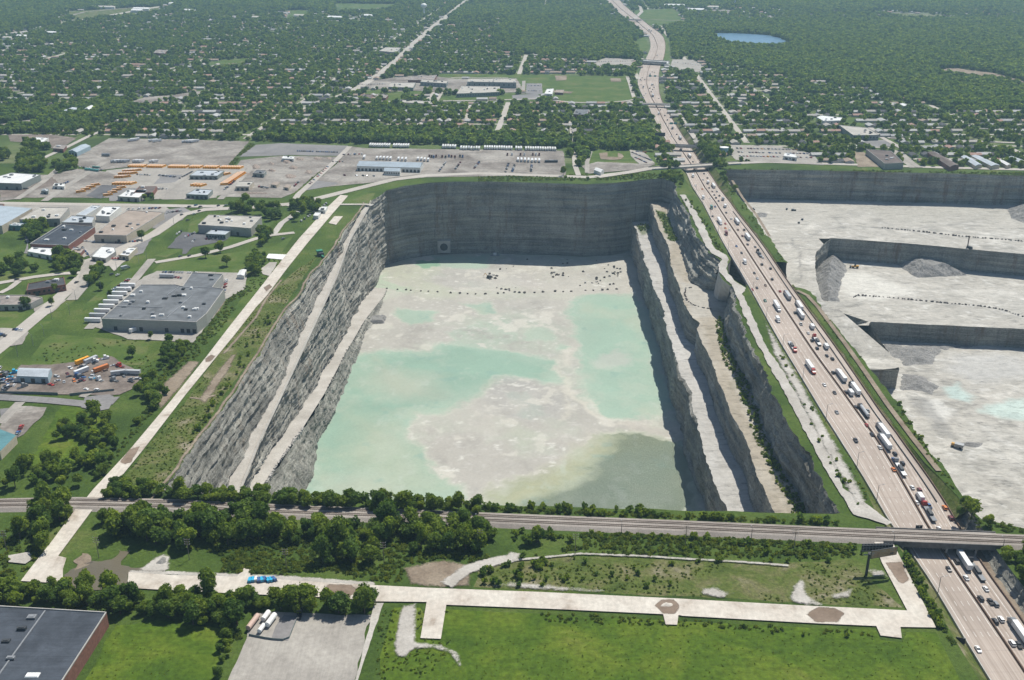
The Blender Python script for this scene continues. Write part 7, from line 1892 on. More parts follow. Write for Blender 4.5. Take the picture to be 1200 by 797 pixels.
for a, b, n, w in (((92, 196), (120, 200), 7, 'in the open yard left of the green containers'), ((62, 222), (84, 212), 8, 'in the yard right of the white roofed warehouse'), ((6, 222), (34, 222), 8, 'below the white roofed warehouse at the left edge'), ((178, 222), (196, 222), 6, 'beside the entrance road of the bus yard'),
                   ((186, 206), (206, 208), 9, 'in the back middle of the bus yard'), ((232, 210), (252, 211), 7, 'in front of the long low garage'), ((262, 224), (276, 212), 7, 'between the bus yard and the scrap yard'), ((300, 219), (314, 221), 6, 'in the front part of the scrap yard'), ((344, 220), (352, 212), 5, 'at the right edge of the scrap yard'),
                   ((62, 291), (92, 292), 9, 'in front of the dark roofed brick workshop'), ((96, 290), (104, 300), 6, 'left of the white flat roofed shop'), ((70, 302), (96, 304), 7, 'on the lane above the junction'), ((196, 250), (212, 248), 5, 'on the grey lot at the road bend'), ((266, 328), (262, 345), 6, 'along the right wall of the grey roofed factory'), ((150, 246), (190, 244.5), 9, 'along the cross road behind the tan roofed plant'),
                   ((20, 512), (26, 500), 4, 'beside the teal roofed hall'), ((350, 262), (384, 238), 9, 'along the top of the white canal'), ((402, 206), (440, 207), 6, 'on the wide apron in front of the truck terminal'), ((400, 182), (426, 181), 8, 'on the wide apron left of the truck terminal')):
    row_of(a, b, n, MIXC + ['white', 'silver'], 'standing ' + w, rnd.uniform(-.6, .6), ('car', 'suv', 'pickup'), .4)
# trailers
def trow(p0, p1, gap, rz, what, cols=('white',), s=1.0):
    a, b = np.array(P(*p0)[:2]), np.array(P(*p1)[:2]); n = max(1, int(np.linalg.norm(b - a) / gap)); k = 0
    for i in range(n):
        if n > 8 and rnd.random() < .05: continue
        k += 1; p = a + (b - a) * (i + .5) / n; c = rnd.choice(cols)
        add_trailer(p[0], p[1] + rnd.uniform(-1, 1), rz + rnd.uniform(-.02, .02), c, '%s trailer, %s from left %s' % (CNAME.get(c, c), ordn(k), what), 'trailers ' + what, s)
trow((430, 171.5), (480, 172.5), 3.4, 0, 'in the left part, back row, truck yard'); trow((518, 173), (535, 173.5), 3.4, 0, 'in the middle run, back row, truck yard')
trow((539, 175), (563, 175.5), 3.6, 0, 'just right of middle, back row, truck yard', ('white', 'silver')); trow((567, 174.5), (652, 176.5), 3.5, 0, 'in the long right part, back row, truck yard')
trow((605, 189), (634, 190), 4.4, 0, 'in the second row of white trailers in the truck yard'); trow((424, 186), (430, 186), 4, 0, 'behind the left end of the truck terminal'); trow((440, 187), (460, 187.5), 4.2, 0, 'behind the middle of the truck terminal', s=.8); trow((465, 188), (478, 188.5), 4.2, 0, 'behind the right half of the truck terminal', s=.8); trow((488, 188), (504, 189), 4.5, 0, 'beside the right end of the truck terminal', s=.7)
trow((154, 166), (160, 164.5), 4, -.9, 'in the left group behind the wide gravel yard'); trow((177, 166), (187, 166.5), 7, -.9, 'in the middle pair behind the wide gravel yard'); trow((217, 167), (230, 167), 4, -.9, 'in the right group behind the wide gravel yard')
trow((131, 191), (151, 190.5), 4, -.7, 'left of the row of buses', ('white', 'silver'), .6); trow((157, 190.5), (168, 190.5), 4, -.7, 'in the short run left of the buses', s=.6); trow((176, 191), (184, 191), 4, -.7, 'behind the left end of the row of buses', s=.6)
a = P(108, 378); b = P(149, 337)
for i in range(9):
    t = i / 8; add_trailer(a[0] + (b[0] - a[0]) * t + 1, a[1] + (b[1] - a[1]) * t, math.pi / 2 - .05, 'white' if i != 1 else 'silver', 'white trailer, %s from the front at the loading docks of the grey roofed factory' % ordn(i + 1), 'trailers at the factory docks')
p = P(160, 388); add_trailer(p[0], p[1], -.45, 'white', 'lone white trailer parked at an angle in front of the grey roofed factory')
p = P(196, 326); add_trailer(p[0], p[1], 1.5, 'silver', 'silver tank trailer standing behind the grey roofed factory')
p = P(105, 374); add_truck(p[0], p[1], .1, -.6, 'tractor', 'orange', 'dark', 'orange truck tractor beside the factory docks')
p = P(151, 341); add_truck(p[0], p[1], .1, -.6, 'box', 'dark', 'white', 'black and white box truck driving past the left wall of the factory')
for i, (px, py) in enumerate([(594.6, 183), (600, 183), (610, 183), (614.5, 183), (624.5, 183), (628, 183), (632, 183)]):
    p = P(px, py); add_truck(p[0], p[1], .1, 0, 'tractor', 'white' if i % 2 else 'maroon', 'dark', '%s truck tractor, %s from left behind the second row of white trailers' % ('white' if i % 2 else 'maroon', ordn(i + 1)), wheels=False)
for i, px in enumerate([503, 505.5, 508, 511, 518, 522, 526, 529, 533, 539, 542]):
    p = P(px, 185 + (i % 3) * .5); c = ['maroon', 'dark', 'blue', 'maroon'][i % 4]; add_truck(p[0], p[1], .1, 0, 'tractor', c, 'dark', '%s truck tractor, %s from left in the middle of the truck yard' % (CNAME.get(c, c), ordn(i + 1)), wheels=False)
# buses
nb_ = [0]
def brow(p0, p1, gap, rz, what):
    a, b = np.array(P(*p0)[:2]), np.array(P(*p1)[:2]); n = max(1, int(np.linalg.norm(b - a) / gap))
    for i in range(n):
        if n > 20 and i in (7, 15, 16, 25, 31, 38): continue
        p = a + (b - a) * (i + .5) / n; nb_[0] += 1
        add_bus(p[0], p[1], rz, 'yellow school bus, %s from left %s' % (ordn(i + 1), what), 'school buses ' + what)
brow((152, 195.5), (284, 197.5), 3.2, -.25, 'in the long back row of the bus yard'); brow((147, 201.5), (163, 200.5), 3.2, -.9, 'in the far short left row, bus yard'); brow((142, 204.5), (158, 204), 3.2, -.9, 'in the middle short left row, bus yard'); brow((137.5, 208.5), (150, 208), 3.2, -.9, 'in the near short left row, bus yard')
brow((134, 216), (158, 216), 3.4, -.4, 'in the row beside the dark depot lot'); brow((263, 217.5), (284, 203.5), 3.6, -1.2, 'in the slanted right row of the bus yard'); brow((226, 217.5), (240, 218.5), 3.4, -.5, 'in front of the long low garage'); brow((261, 205), (268, 205), 3.6, -.6, 'in the small group right of the garage')
brow((92, 227), (115, 216.5), 11, -.95, 'in the slanted line left of the dark depot lot'); brow((124, 231), (145, 219.5), 10, -.95, 'in the slanted line right of the dark depot lot')

# salvage yard
for k in range(64):
    w = [(0, 430), (12, 436), (16, 452), (30, 456), (0, 461)] if k < 26 else [(86, 428), (118, 420), (150, 432), (166, 446), (150, 450), (110, 448), (84, 452), (62, 452), (66, 440)]
    w = [p[:2] for p in PP(w)]; xs = [p[0] for p in w]; ys = [p[1] for p in w]
    for _ in range(60):
        x, y = rnd.uniform(min(xs), max(xs)), rnd.uniform(min(ys), max(ys))
        if in_poly(np.array([x]), np.array([y]), w)[0]: break
    c = rnd.choice(MIXC * 2 + ['cyan', 'white', 'silver', 'grey', 'brown', 'orange']); side = 'left' if k < 26 else 'right'
    if rnd.random() < .22: add_truck(x, y, .1, rnd.uniform(0, 6.28), 'tractor', c, 'dark', 'junked %s truck tractor among wrecks on the %s side of the salvage yard' % (CNAME.get(c, c), side), 'wrecks on the %s side of the salvage yard' % side, wheels=False)
    else: add_car(x, y, .1, rnd.uniform(0, 6.28), rnd.choice(['car', 'suv', 'pickup']), c, 'junked %s vehicle among the wrecks on the %s side of the salvage yard' % (CNAME.get(c, c), side), 'wrecks on the %s side of the salvage yard' % side, parts=False)
for px, py, rz, c, lab in ((96, 438, -.6, 'white', 'big white trailer parked in the salvage yard'), (119, 435, -.65, 'orange', 'long orange trailer in the middle of the salvage yard'), (97, 426, -.55, 'yellow', 'narrow pale yellow trailer at the back of the salvage yard'), (107, 425, -.5, 'silver', 'narrow silver trailer at the back of the salvage yard'),
                           (140, 440, -1.25, 'silver', 'silver trailer lying across the right end of the salvage yard'), (156, 439.5, 1.5, 'silver', 'second silver trailer at the right end of the salvage yard'), (104.5, 455.5, 1.2, 'white', '')):
    if lab: p = P(px, py); add_trailer(p[0], p[1], rz, c, lab, s=.85)
for px, py, c, kd in ((101, 457, 'white', 'car'), (113.5, 458, 'white', 'suv'), (108, 444, 'cyan', 'pickup'), (60, 452, 'red', 'pickup')):
    p = P(px, py); add_car(p[0], p[1], .1, 1.1, kd, c, '%s vehicle in the open front part of the salvage yard, %s from left' % (c, ordn([60, 101, 108, 113.5].index(px) + 1)), parts=False)

# the parked cars: the nearest as things, the farthest as one mass
PARK.sort(key=lambda c: c[1])
for c in PARK[:225]: add_car(*c[:8], parts=False)
pv = []; pf = []; pm = []; pms = []
for x, y, z, rz, kind, col, _, _ in PARK[225:]:
    me = car_mesh(kind, col)[6]; cs, sn = math.cos(rz), math.sin(rz); o = len(pv)
    for v in me.vertices: pv.append((x + v.co.x * cs - v.co.y * sn, y + v.co.x * sn + v.co.y * cs, z + v.co.z))
    for q in me.polygons:
        mt = me.materials[q.material_index]
        if mt not in pms: pms.append(mt)
        pf.append(tuple(i + o for i in q.vertices)); pm.append(pms.index(mt))
if pv: o = link('parked_cars', pv, pf, None, None, False, pms, pm); o['kind'] = 'stuff'; o['label'] = 'distant cars crowding the far lots and service areas'
# ------------------------------------------------------------ quarry machines, boulders, posts, signs
def rock_me(seed, mat):
    bm = bmesh.new(); bmesh.ops.create_icosphere(bm, subdivisions=2, radius=1.0)
    r = random.Random(seed)
    ph = [r.uniform(0, 9) for _ in range(4)]
    for v in bm.verts:
        c = v.co; k = 1 + .22 * math.sin(3 * c.x + ph[0]) * math.cos(2.5 * c.y + ph[1]) + .16 * math.sin(5 * c.z + ph[2]) + .12 * math.cos(6 * c.y + ph[3]) + r.uniform(-.08, .08)
        v.co = Vector((c.x * k, c.y * k * .85, max(-.55, c.z * k * .8)))
    me = bpy.data.meshes.new('boulder'); bm.to_mesh(me); bm.free(); me.materials.append(mat); return me
RK = [rock_me(i, M['boulder']) for i in range(3)]; RD_ = [rock_me(9 + i, M['boulder_dark']) for i in range(3)]
def boulder(x, y, z, s, dark, label, group):
    o = bpy.data.objects.new('boulder', rnd.choice(RD_ if dark else RK)); COL.objects.link(o); o.location = (x, y, z + s * .35); o.rotation_euler = (0, 0, rnd.uniform(0, 6)); o.scale = (s, s, s * rnd.uniform(.7, 1))
    tag(o, label, 'boulder', group)
def brow_(px, z, n, s, dark, label, zf=None, jit=.4):
    w = [PR(a, b, zf, -70) if zf else P(a, b, z) for a, b in px]; q = resample(w, 1.0)
    for i in range(n):
        p = q[int((i + rnd.uniform(.2, .8)) / n * (len(q) - 1))]; boulder(p[0] + rnd.uniform(-jit, jit), p[1] + rnd.uniform(-jit, jit), p[2], rnd.uniform(s * .7, s * 1.3), dark, label, label.replace('boulder', 'boulders'))
brow_([(1033, 267), (1075.6, 271), (1120, 276.4), (1150, 279), (1200, 283)], ZA, 44, 1.3, True, 'dark boulder in the line marking the edge road of the upper quarry level')
brow_([(1000, 349), (1004, 346), (1050, 349.5), (1110, 355.6), (1150, 359), (1175, 363), (1200, 372)], ZM, 50, 1.2, True, 'dark boulder in the curved line across the middle quarry level')
brow_([(811, 337), (804, 338), (802, 345), (805, 352), (813, 358), (824, 361), (836, 363)], Z2, 24, .9, True, 'dark boulder in the ring at the foot of the curved retaining wall')
brow_([(355, 503), (347, 512), (336, 530), (326, 542), (318, 556), (311, 567)], 0, 34, 1.1, False, 'white boulder along the outer edge of the lower haul road', zl)
brow_([(383, 456), (395, 436), (406, 411), (418, 395), (428, 375)], 0, 24, .8, True, 'dark boulder along the far part of the lower haul road', zl)
brow_([(447, 338), (500, 342), (560, 344.5), (620, 343), (680, 341), (732, 339)], ZB, 26, 1.5, True, 'dark mound in the dotted line across the far part of the pit floor', jit=1.2)
for i in range(88):
    c = rnd.choice([(590, 340, 18, 4), (655, 322, 14, 3), (705, 330, 28, 7), (720, 318, 14, 6), (575, 325, 7, 4), (640, 310, 90, 10)]); px = rnd.gauss(c[0], c[2] * .5); py = rnd.gauss(c[1], c[3] * .5)
    if not (470 < px < 736 and 300 < py < 350): continue
    p = P(px, py, ZB); boulder(p[0], p[1], ZB, rnd.uniform(.6, 1.9), rnd.random() < .8, 'dark rock among the debris scattered over the far pit floor', 'debris rocks on the far pit floor')
def machine(name, label, cat, px, z, rz, spec_):
    p = P(*px, z); t = empty(name, (p[0], p[1], z), rz); tag(t, label, cat)
    for nm, mat, shapes in spec_:
        mb = MB()
        for s in shapes:
            if s[0] == 'b': mb.box(*s[1:])
            else: mb.tube(*s[1:])
        mb.build(nm, mat, t)
    return t
yel = plain_mat('machine_yellow', (.55, .30, .04), .5)
W4 = lambda dx, dy, r: [('wheel', M['black'], [('t', (x - .35, y, r), (x + .35, y, r), r, r, 14)]) for x in (-dx, dx) for y in (-dy, dy)]
machine('wheel_loader', 'yellow wheel loader working beside the tall rubble pile in the right hand quarry', 'loader', (1002, 314), ZM, 1.3, [('body', yel, [('b', -1.4, 1.4, -4, 1.5, 1.2, 3.1), ('b', -.9, .9, 1.5, 4.2, 1.3, 2.2)]), ('cab', M['glass'], [('b', -1, 1, -.8, 1.2, 3.11, 4.6)]), ('bucket', M['dark_steel'], [('b', -2.1, 2.1, 4.3, 6.0, .5, 2.2)])] + W4(1.5, 2.4, 1.15))
machine('dump_truck', 'dusty dump truck standing on the lowest level of the right hand quarry', 'truck', (1121, 525), ZC, 1.0, [('body', M['concrete'], [('b', -2, 2, -4.5, 4.5, 1.2, 2.4)]), ('bed', M['steel'], [('b', -2.2, 2.2, -5, 1.8, 2.41, 4.4)]), ('cab', yel, [('b', -1.6, .4, 2, 4.3, 2.41, 4.2)])] + W4(1.8, 2.8, 1.1))
machine('drill_rig', 'drill rig with a tall mast standing on the edge of the upper quarry bench', 'drill rig', (1136, 291), ZA, .4, [('body', M['dark_steel'], [('b', -1.5, 1.5, -3, 3, .8, 2.6)]), ('mast', M['rust'], [('b', -.5, .5, 2.6, 3.4, .8, 13.5)]), ('track', M['black'], [('b', -2, -1.51, -3, 3, 0, 1.1)]), ('track', M['black'], [('b', 1.51, 2, -3, 3, 0, 1.1)])])
machine('excavator', 'dark excavator parked on the debris of the far pit floor', 'excavator', (573, 326), ZB, .9, [('body', M['dark_steel'], [('b', -1.6, 1.6, -2.4, 2.2, 1.2, 3.4)]), ('boom', yel, [('t', (0, 2.2, 2.2), (0, 6, 5.4), .4, .3, 8), ('t', (0, 6, 5.4), (0, 8.5, 1.4), .3, .22, 8)]), ('track', M['black'], [('b', -1.9, -1.0, -2.6, 2.6, 0, 1.15)]), ('track', M['black'], [('b', 1.0, 1.9, -2.6, 2.6, 0, 1.15)])])
machine('pump_barge', 'small white pump station standing below the middle of the far quarry wall', 'pump station', (580, 299.5), ZB, 0, [('deck', M['steel'], [('b', -6, 6, -2, 2, 0, .8)]), ('hut', M['white'], [('b', -2, 2, -1.5, 1.5, .81, 3.4)])])
machine('pump_barge', 'white pontoon lying near the left corner of the far pit floor', 'pontoon', (495, 297.5), ZB, .1, [('deck', M['white'], [('b', -5, 5, -1.2, 1.2, 0, .9)])])
grn = plain_mat('machine_green', (.04, .22, .13), .5)
machine('crusher', 'green machine with a sloping conveyor on the grass left of the haul road', 'machine', (376, 300), 0, .5, [('body', M['dark_steel'], [('b', -2.5, 2.5, -3, 3, .8, 3.6)]), ('hopper', grn, [('b', -3, 3, 1.0, 6, 3.61, 5.2)]), ('conveyor', grn, [('b', -.8, .8, -9, -3.01, 1.0, 2.0)]), ('leg', M['steel'], [('b', -2.4, -2.0, 4.8, 5.2, 0, 3.6)]), ('leg', M['steel'], [('b', 2.0, 2.4, 4.8, 5.2, 0, 3.6)])])
for i, (px, py, L, w) in enumerate(((883, 246, 4, 2), (930, 247, 6, 3), (922, 246, 3, 2), (936, 262, 3, 1.6), (940, 258, 3, 2))):
    machine('quarry_vehicle', 'dark quarry machine, %s from left on the upper level beside the highway' % ordn(sorted([883, 930, 922, 936, 940]).index(px) + 1), 'machine', (px, py), ZA, .5 + i, [('body', M['dark_steel'], [('b', -w / 2, w / 2, -L / 2, L / 2, .5, 1.7)]), ('cab', M['steel'], [('b', -w * .4, w * .4, 0, L * .35, 1.71, 2.8)])])
# tunnel mouth in the far wall
def yfar(x): return float(np.interp(x, FR[:, 0], FR[:, 1]))
xt = P(522, 284, ZB + 8)[0]
t = empty('tunnel_mouth', (xt, yfar(xt) - 5.0, ZB + 3)); tag(t, 'square concrete tunnel mouth with a round opening in the far quarry wall', 'tunnel mouth')
mb = MB()
n = 20
fr = [(-8, 0), (8, 0), (8, 16), (-8, 16)]
ring = [(5 * math.cos(2 * math.pi * i / n), 8 + 5 * math.sin(2 * math.pi * i / n)) for i in range(n)]
V2, F2 = tri_fill(fr, [ring]); mb.add([(a[0], -2.6, a[1]) for a in V2], [tuple(f) for f in F2])
mb.box(-8.4, -7.9, -2.6, 4, 0, 16); mb.box(7.9, 8.4, -2.6, 4, 0, 16); mb.box(-8.4, 8.4, -2.6, 4, 15.9, 16.4); mb.build('frame', M['concrete'], t)
mb = MB(); mb.tube((0, -2.5, 8), (0, 6, 8), 5.1, n=20, caps=False); mb.add([(5 * math.cos(2 * math.pi * i / n), -1.2, 8 + 5 * math.sin(2 * math.pi * i / n)) for i in range(n)], [tuple(range(n))]); mb.build('bore', M['black'], t)  # black disc closes the bore, the darkness inside put into its colour

# the billboard: two faces set in a V on one post
p = P(1015, 674); t = empty('billboard', (p[0], p[1], 0)); tag(t, 'tall V shaped two faced billboard on a dark post beside the short white canal', 'billboard')
mb = MB(); mb.tube((0, 0, -.3), (0, 0, 13.0), .75, .6, 14); mb.build('post', M['dark_steel'], t)
M['ad'] = ground_mat('billboard_print', [(.3, (.16, .13, .10)), (.5, (.38, .27, .16)), (.7, (.30, .31, .30))], .35, 1.2, .2, 0)
def panel(a, b, z0, z1, nm):
    a = Vector(a); b = Vector(b); d = (b - a).normalized(); nn = Vector((d.y, -d.x)); L = (b - a).length
    mb = MB(); mb.prism([(a.x, a.y), (b.x, b.y), (b.x - nn.x * .3, b.y - nn.y * .3), (a.x - nn.x * .3, a.y - nn.y * .3)], z0, z1); f = mb.build(nm, M['dark_steel'], t)
    return a, b, d, nn, L, f
a, b, d, nn, L, f = panel((0.0, -2.2), (14.6, 1.6), 11.4, 16.2, 'panel')
mb = MB(); q0 = a + d * .25 + nn * .02; q1 = b - d * .25 + nn * .02
mb.add([(q0.x, q0.y, 11.65), (q1.x, q1.y, 11.65), (q1.x, q1.y, 15.95), (q0.x, q0.y, 15.95)], [(0, 1, 2, 3)]); mb.build('poster', M['ad'], f)
a, b, d, nn, L, f = panel((-3.0, 3.5), (13.2, 4.2), 11.8, 16.6, 'panel')
for i in range(10):
    c = a + d * (L * (i + .5) / 10) + nn * .01; mb = MB(); mb.prism([(c.x - d.x * .09, c.y - d.y * .09), (c.x + d.x * .09, c.y + d.y * .09), (c.x + d.x * .09 + nn.x * .2, c.y + d.y * .09 + nn.y * .2), (c.x - d.x * .09 + nn.x * .2, c.y - d.y * .09 + nn.y * .2)], 11.8, 16.6); mb.build('back_post', M['steel'], f)
for z in (12.6, 14.2, 15.8):
    c0 = a + nn * .22; c1 = b + nn * .22; mb = MB(); mb.prism([(c0.x, c0.y), (c1.x, c1.y), (c1.x + nn.x * .15, c1.y + nn.y * .15), (c0.x + nn.x * .15, c0.y + nn.y * .15)], z, z + .2); mb.build('back_rail', M['steel'], f)
mb = MB(); mb.box(-.5, 12.5, .6, 1.4, 12.6, 13.2); mb.build('beam', M['dark_steel'], t); mb = MB(); mb.box(-2, 13, 1.8, 2.6, 10.8, 11.0); mb.build('catwalk', M['steel'], t)

# signs
def sign(px, h, w, hh, label, rz=0.0, z0=0.0, gantry=False):
    p = P(*px, z0); t = empty('road_sign', (p[0], p[1], z0), rz); tag(t, label, 'sign')
    for x in (-w * .3, w * .3): mb = MB(); mb.tube((x, 0, -.2), (x, 0, h), .14, n=8); mb.build('post', M['steel'], t)
    mb = MB(); mb.box(-w / 2, w / 2, -.28, -.16, h - hh, h); mb.build('board', M['dark_steel'], t)
sign((1124, 757), 5, 4.4, 3.4, 'small dark road sign seen from behind on the highway shoulder near the bottom edge', -.3, -6)
x_ = hx(489, -11); p = (x_, ry(x_) + 7.6)
t = empty('road_sign', (p[0], p[1], 0)); tag(t, 'dark sign board fixed to the far side of the railway bridge above the highway', 'sign'); mb = MB(); mb.box(-1.9, 1.9, 0, .15, .4, 3.4); mb.build('board', M['dark_steel'], t); mb = MB(); mb.box(-.1, .1, -.6, 0, -.6, 3.0); mb.build('bracket', M['steel'], t)
def gantry(px, side, label, dark=False):
    y = P(*px)[1]; xa, xb = (hx(y, 1), hx(y, float(np.interp(y, HY, WR)))) if side > 0 else (hx(y, -float(np.interp(y, HY, WL))), hx(y, -1)); z = zh(y)
    t = empty('sign_gantry', (0, y, z)); tag(t, label, 'sign gantry')
    for x in (xa, xb): mb = MB(); mb.tube((x, 0, 0), (x, 0, 8.2), .2, n=8); mb.build('post', M['steel'], t)
    mb = MB(); mb.box(xa, xb, -.3, .3, 7.4, 8.2); mb.build('beam', M['steel'], t)
    for f in (.25, .65): mb = MB(); x = xa + (xb - xa) * f; mb.box(x - 2.6, x + 2.6, -.5, -.35, 6.4, 9.6); mb.build('board', cmat('teal') if not dark else M['dark_steel'], t)
gantry((790, 147.5), 1, 'green sign gantry over the right carriageway below the slim pale road bridge'); gantry((762, 94), 1, 'green sign gantry over the right carriageway below the toll bridge')
p = P(773, 168); t = empty('billboard', (p[0], p[1], 0)); tag(t, 'dark billboard seen from behind on two posts beside the highway beyond the ball field', 'billboard')
for x in (-3, 3): mb = MB(); mb.tube((x, 0, -.2), (x, 0, 11), .4, n=8); mb.build('post', M['steel'], t)
mb = MB(); mb.box(-7.5, 7.5, -.3, 0, 10.5, 16); mb.build('board', M['dark_steel'], t)

# poles
def pole(name, px, h, label, cat, arms, mat, z0=0.0, rz=0.0, pt=None):
    p = pt or P(*px, z0); t = empty(name, (p[0], p[1], z0), rz); tag(t, label[0], cat, label[1])
    mb = MB(); mb.tube((0, 0, -.4), (0, 0, h), .2, .13, 8); mb.build('pole', mat, t)
    if arms == 'util':
        for z in (h - .5, h - 2.0, h - 3.4):
            mb = MB(); mb.box(-1.5, 1.5, -.08, .08, z, z + .16); a = mb.build('crossarm', mat, t)
            for x in (-1.35, 1.35): mb = MB(); mb.tube((x, 0, z + .165), (x, 0, z + .6), .11, .07, 6); mb.build('insulator', M['white'], a)
    else:
        mb = MB(); mb.tube((0, 0, h - .1), (2.6, 0, h + .5), .09, .07, 6); mb.build('arm', mat, t)
        mb = MB(); mb.box(2.4, 3.3, -.2, .2, h + .4, h + .6); mb.build('lamp_head', M['steel'], t)
G1 = ('tall wooden utility pole with three crossarms in the strip between the railway and the canals', 'utility poles between the railway and the canals')
for px in ((8, 646), (116, 654), (222, 656), (336, 668), (450, 660), (563, 645), (674, 650), (803, 640), (930, 645)): pole('utility_pole', px, 13, G1, 'utility pole', 'util', M['wood'])
G2 = ('grey street pole along the main road at the left', 'poles along the main road')
for px in ((61, 374), (89, 352), (52, 394), (39, 405), (21, 418), (82, 369), (119, 341), (137, 317), (163, 309), (172, 304), (204, 264), (120, 312)): pole('street_pole', px, 9, G2, 'pole', 'lamp', M['steel'], rz=2.4)
G3 = ('tall grey lamp post on the edge of the highway', 'lamp posts along the highway')
for i, y in enumerate(np.arange(430, 1250, 62)):
    if abs(y - 484) < 14: y += 26
    x = hx(y, -float(np.interp(y, HY, WL)) - 1.2); pole('street_lamp', None, 13, G3, 'street lamp', 'lamp', M['steel'], zh(y), .1, (x, y, zh(y)))
G4 = ('thin dark mast standing along the railway line', 'masts along the railway')
for x in (-260, -140, -20, 60, 130, 205, 262): pole('railway_mast', None, 7.5, G4, 'mast', 'lamp', M['dark_steel'], 0, 1.57, (x, ry(x) - 10, 0))

# tanks and equipment near the bottom
def tanker(px, L, r, rz, mat, label):
    p = P(*px); t = empty('tank_trailer', (p[0], p[1], .1), rz); tag(t, label, 'tank')
    mb = MB(); mb.tube((0, -L / 2, r + .9), (0, L / 2, r + .9), r, n=18); mb.build('tank', mat, t)
    for y in (-L * .3, L * .3): mb = MB(); mb.box(-r * .7, r * .7, y - .2, y + .2, 0, 1.2); mb.build('saddle', M['dark_steel'], t)
pk = plain_mat('pink_paint', (.50, .36, .30), .6)
tanker((297, 733), 10, 1.3, -.25, pk, 'pinkish cylindrical tank at the left of the group on the paved lot'); tanker((312, 726), 6, 1.3, -.25, M['white'], 'short white cylindrical tank at the back of the group on the paved lot'); tanker((318, 731), 8, 1.4, -.25, M['white'], 'large white cylindrical tank at the right of the group on the paved lot'); tanker((307, 740), 5, 1.1, -.25, M['white'], 'small white cylindrical tank at the front of the group on the paved lot')
p = P(350, 727); add_truck(p[0], p[1], .1, .05, 'tractor', 'dark', 'dark', 'black truck tractor standing alone at the top of the paved lot')
p = P(124, 183.5); t = empty('storage_tank', (p[0], p[1], .1)); tag(t, 'silver cylindrical tank lying in the wide gravel yard', 'tank'); mb = MB(); mb.tube((-5, 0, 2.6), (6, 0, 2.6), 2.3, n=18); mb.build('shell', M['steel'], t); mb = MB(); mb.box(-4, -3, -1.5, 1.5, 0, 1.2); mb.build('saddle', M['concrete'], t); mb = MB(); mb.box(3, 4, -1.5, 1.5, 0, 1.2); mb.build('saddle', M['concrete'], t)
for i in range(9):
    c = ['cyan', 'cyan', 'white', 'blue', 'cyan', 'blue', 'cyan', 'cyan', 'blue'][i]; p = P(293 + i * 3.5, 682 - (i % 3) * .6)
    t = empty('pump_trailer', (p[0], p[1], .15), .1 * i); tag(t, '%s pump trailer, %s from left in the row on the white canal' % (c, ordn(i + 1)), 'pump trailer', 'pump trailers on the stone canal')
    mb = MB(); mb.box(-.9, .9, -1.8, 1.8, .55, 1.9, top=(.1, .2)); mb.build('housing', cmat(c), t); mb = MB(); mb.box(-.95, .95, -2.6, 2.0, .35, .54); mb.build('chassis', M['dark_steel'], t)
    for x in (-.98, .98): mb = MB(); mb.tube((x - .1, 0, .38), (x + .1, 0, .38), .38, n=12); mb.build('wheel', M['black'], t)
for i, (px, py, c) in enumerate(((104, 200, 'teal'), (112, 201, 'teal'), (113, 197.5, 'green'))):
    p = P(px, py); t = empty('container', (p[0], p[1], .1), 1.2); tag(t, 'green container, %s from the left in the gravel yard near the depot' % ordn(i + 1), 'container'); mb = MB(); mb.box(-1.3, 1.3, -6, 6, 0, 3.0); mb.build('box', cmat(c), t); mb = MB(); mb.box(-1.2, 1.2, -6.08, -6.01, .1, 2.9); mb.build('door', M['steel'], t)
# long dark container and white hall in the truck yard
p = P(646, 190.5); t = empty('container', (p[0], p[1], .1), 1.57); tag(t, 'long dark container with a pale middle at the right end of the truck yard', 'container'); mb = MB(); mb.box(-2, 2, -9, 9, 0, 3.2); mb.build('box', M['dark_steel'], t); mb = MB(); mb.box(-1.6, 1.6, -3, 3, 3.21, 3.5); mb.build('roof_panel', M['steel'], t)
# scrap heaps
scr = ground_mat('mixed_scrap', [(.25, (.06, .055, .05)), (.42, (.24, .20, .17)), (.55, (.42, .36, .31)), (.62, (.20, .09, .06)), (.8, (.50, .48, .45))], .6, 1.5, .4, .6)
for i, (px, py, rx, ry_, h) in enumerate(((300, 196, 6, 3, 3), (318, 192, 5, 2, 3), (336, 190, 7, 2.4, 3.5), (352, 187, 7, 2, 3), (372, 186, 7, 2, 2.6), (344, 197, 6, 2.4, 3), (362, 202, 6, 2.6, 2.5), (318, 200, 6, 2, 3), (304, 206, 7, 2.6, 4), (340, 207, 8, 3, 2.2), (386, 186, 5, 2, 2), (290, 204, 4, 2, 2),
                                         (300, 227, 18, 1.6, 2.6), (24, 480, 4, 1.6, 1.6), (38, 484, 8, 2, 1.4), (22, 494, 5, 1.4, 1.2), (50, 482, 5, 1.6, 1.4))):
    mound('scrap_pile', [(px + rx * math.cos(a), py + ry_ * math.sin(a)) for a in np.linspace(0, 6.28, 9)[:-1]], .02, h, 'low heap of mixed scrap, %s' % ('%s from left in the scrap yard behind the main road' % ordn(i + 1) if i < 13 else '%s in the small yard below the salvage yard' % ordn(i - 12)), scr, 4.0)
mound('rubble_pile', [(769, 711), (777, 704.5), (788, 704.5), (796, 711), (790, 717), (775, 717)], .06, 3.2, 'round white heap of crushed stone on the lower canal', M['liner'], 6)
mound('rubble_pile', [(868, 705), (890, 702), (884, 712), (874, 712)], .06, .1, 'faint pale scatter of stone on the canal', M['liner'], 6) if False else None
mound('rubble_pile', [(172, 664), (190, 649), (198, 654), (196, 667)], .03, 2.2, 'pale gravel heap between the muddy hollow and the scrub', M['rubble'], 5)
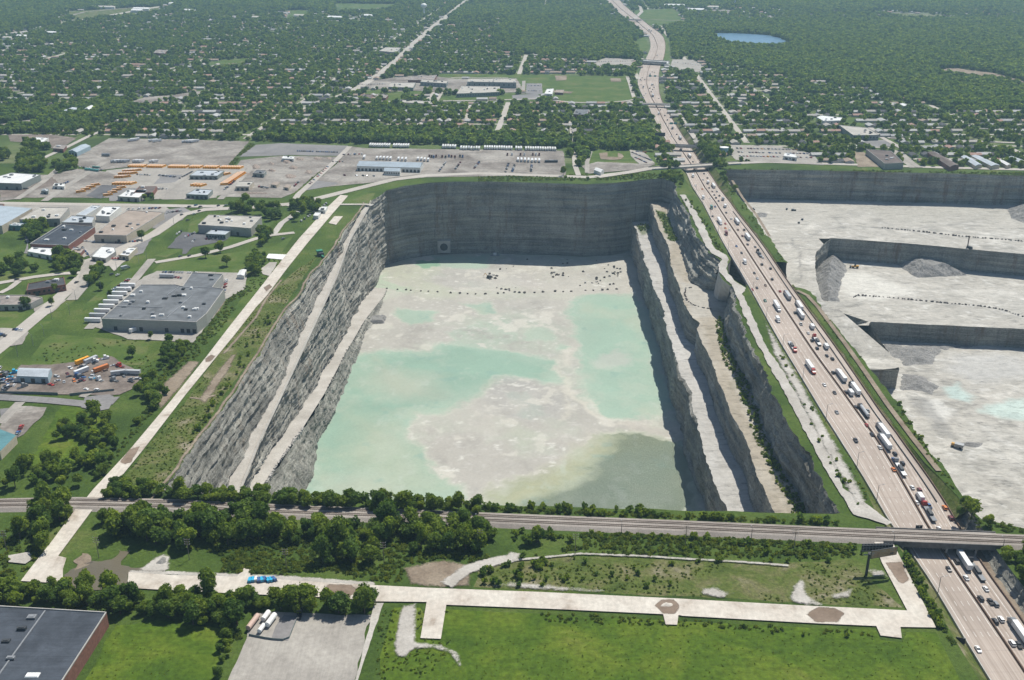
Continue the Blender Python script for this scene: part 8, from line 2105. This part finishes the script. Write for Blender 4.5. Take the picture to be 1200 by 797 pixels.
# fence of the salvage yard and of the paved lot
def fence(px, h, label, step=4.0):
    w = resample([P(a, b) for a, b in px], step); t = empty('fence', (0, 0, 0)); tag(t, label, 'fence')
    V = []; F = []
    for i in range(len(w) - 1):
        a, b = w[i], w[i + 1]; d = (b - a)[:2]; d = d / (np.linalg.norm(d) + 1e-9); n = np.array([-d[1], d[0]]) * .04; o = len(V)
        V += [(a[0] - n[0], a[1] - n[1], 0), (b[0] - n[0], b[1] - n[1], 0), (b[0] - n[0], b[1] - n[1], h), (a[0] - n[0], a[1] - n[1], h), (a[0] + n[0], a[1] + n[1], 0), (b[0] + n[0], b[1] + n[1], 0), (b[0] + n[0], b[1] + n[1], h), (a[0] + n[0], a[1] + n[1], h)]
        F += [(o, o + 1, o + 2, o + 3), (o + 7, o + 6, o + 5, o + 4), (o + 3, o + 2, o + 6, o + 7)]
    link('panel', V, F, M['blue_fence'], t)
    for q in w[::2]: mb = MB(); mb.box(q[0] - .09, q[0] + .09, q[1] - .09, q[1] + .09, 0, h + .2); mb.build('post', M['steel'], t)
M['blue_fence'] = plain_mat('grey_green_fence', (.16, .20, .20), .8)
fence([(-20, 461), (40, 462), (68, 463)], 2.0, 'grey green fence along the front of the salvage yard left of the gate'); fence([(82, 464), (110, 461), (134, 458.5)], 2.0, 'grey green fence along the front of the salvage yard right of the gate')
fence([(292, 746), (318, 751), (338, 752), (350, 722)], 1.6, 'low fence around the tanks on the paved lot')
# small rock spit beside the lower haul road
mound('rock_outcrop', [(430, 376), (436, 372), (452, 371), (452, 379), (432, 380)], ZB, 5, 'small dark rock outcrop jutting into the pit floor from the lower haul road', M['rubble'], 3)
# ------------------------------------------------------------ the air
HAZE = True
if HAZE:
    m = bpy.data.materials.new('haze'); m.use_nodes = True
    nt = m.node_tree
    for n in list(nt.nodes): nt.nodes.remove(n)
    out = nt.nodes.new('ShaderNodeOutputMaterial'); pv = nt.nodes.new('ShaderNodeVolumePrincipled')
    pv.inputs['Density'].default_value = 0.000085
    pv.inputs['Color'].default_value = (0.50, 0.78, 1.0, 1)
    pv.inputs['Anisotropy'].default_value = 0.2
    nt.links.new(pv.outputs[0], out.inputs['Volume'])
    mb = MB(); mb.box(-G_X - 60, G_X + 60, G_Y0 - 60, G_Y1 + 60, ZB - 4, 335)
    h = mb.build('haze', m); h['kind'] = 'stuff'
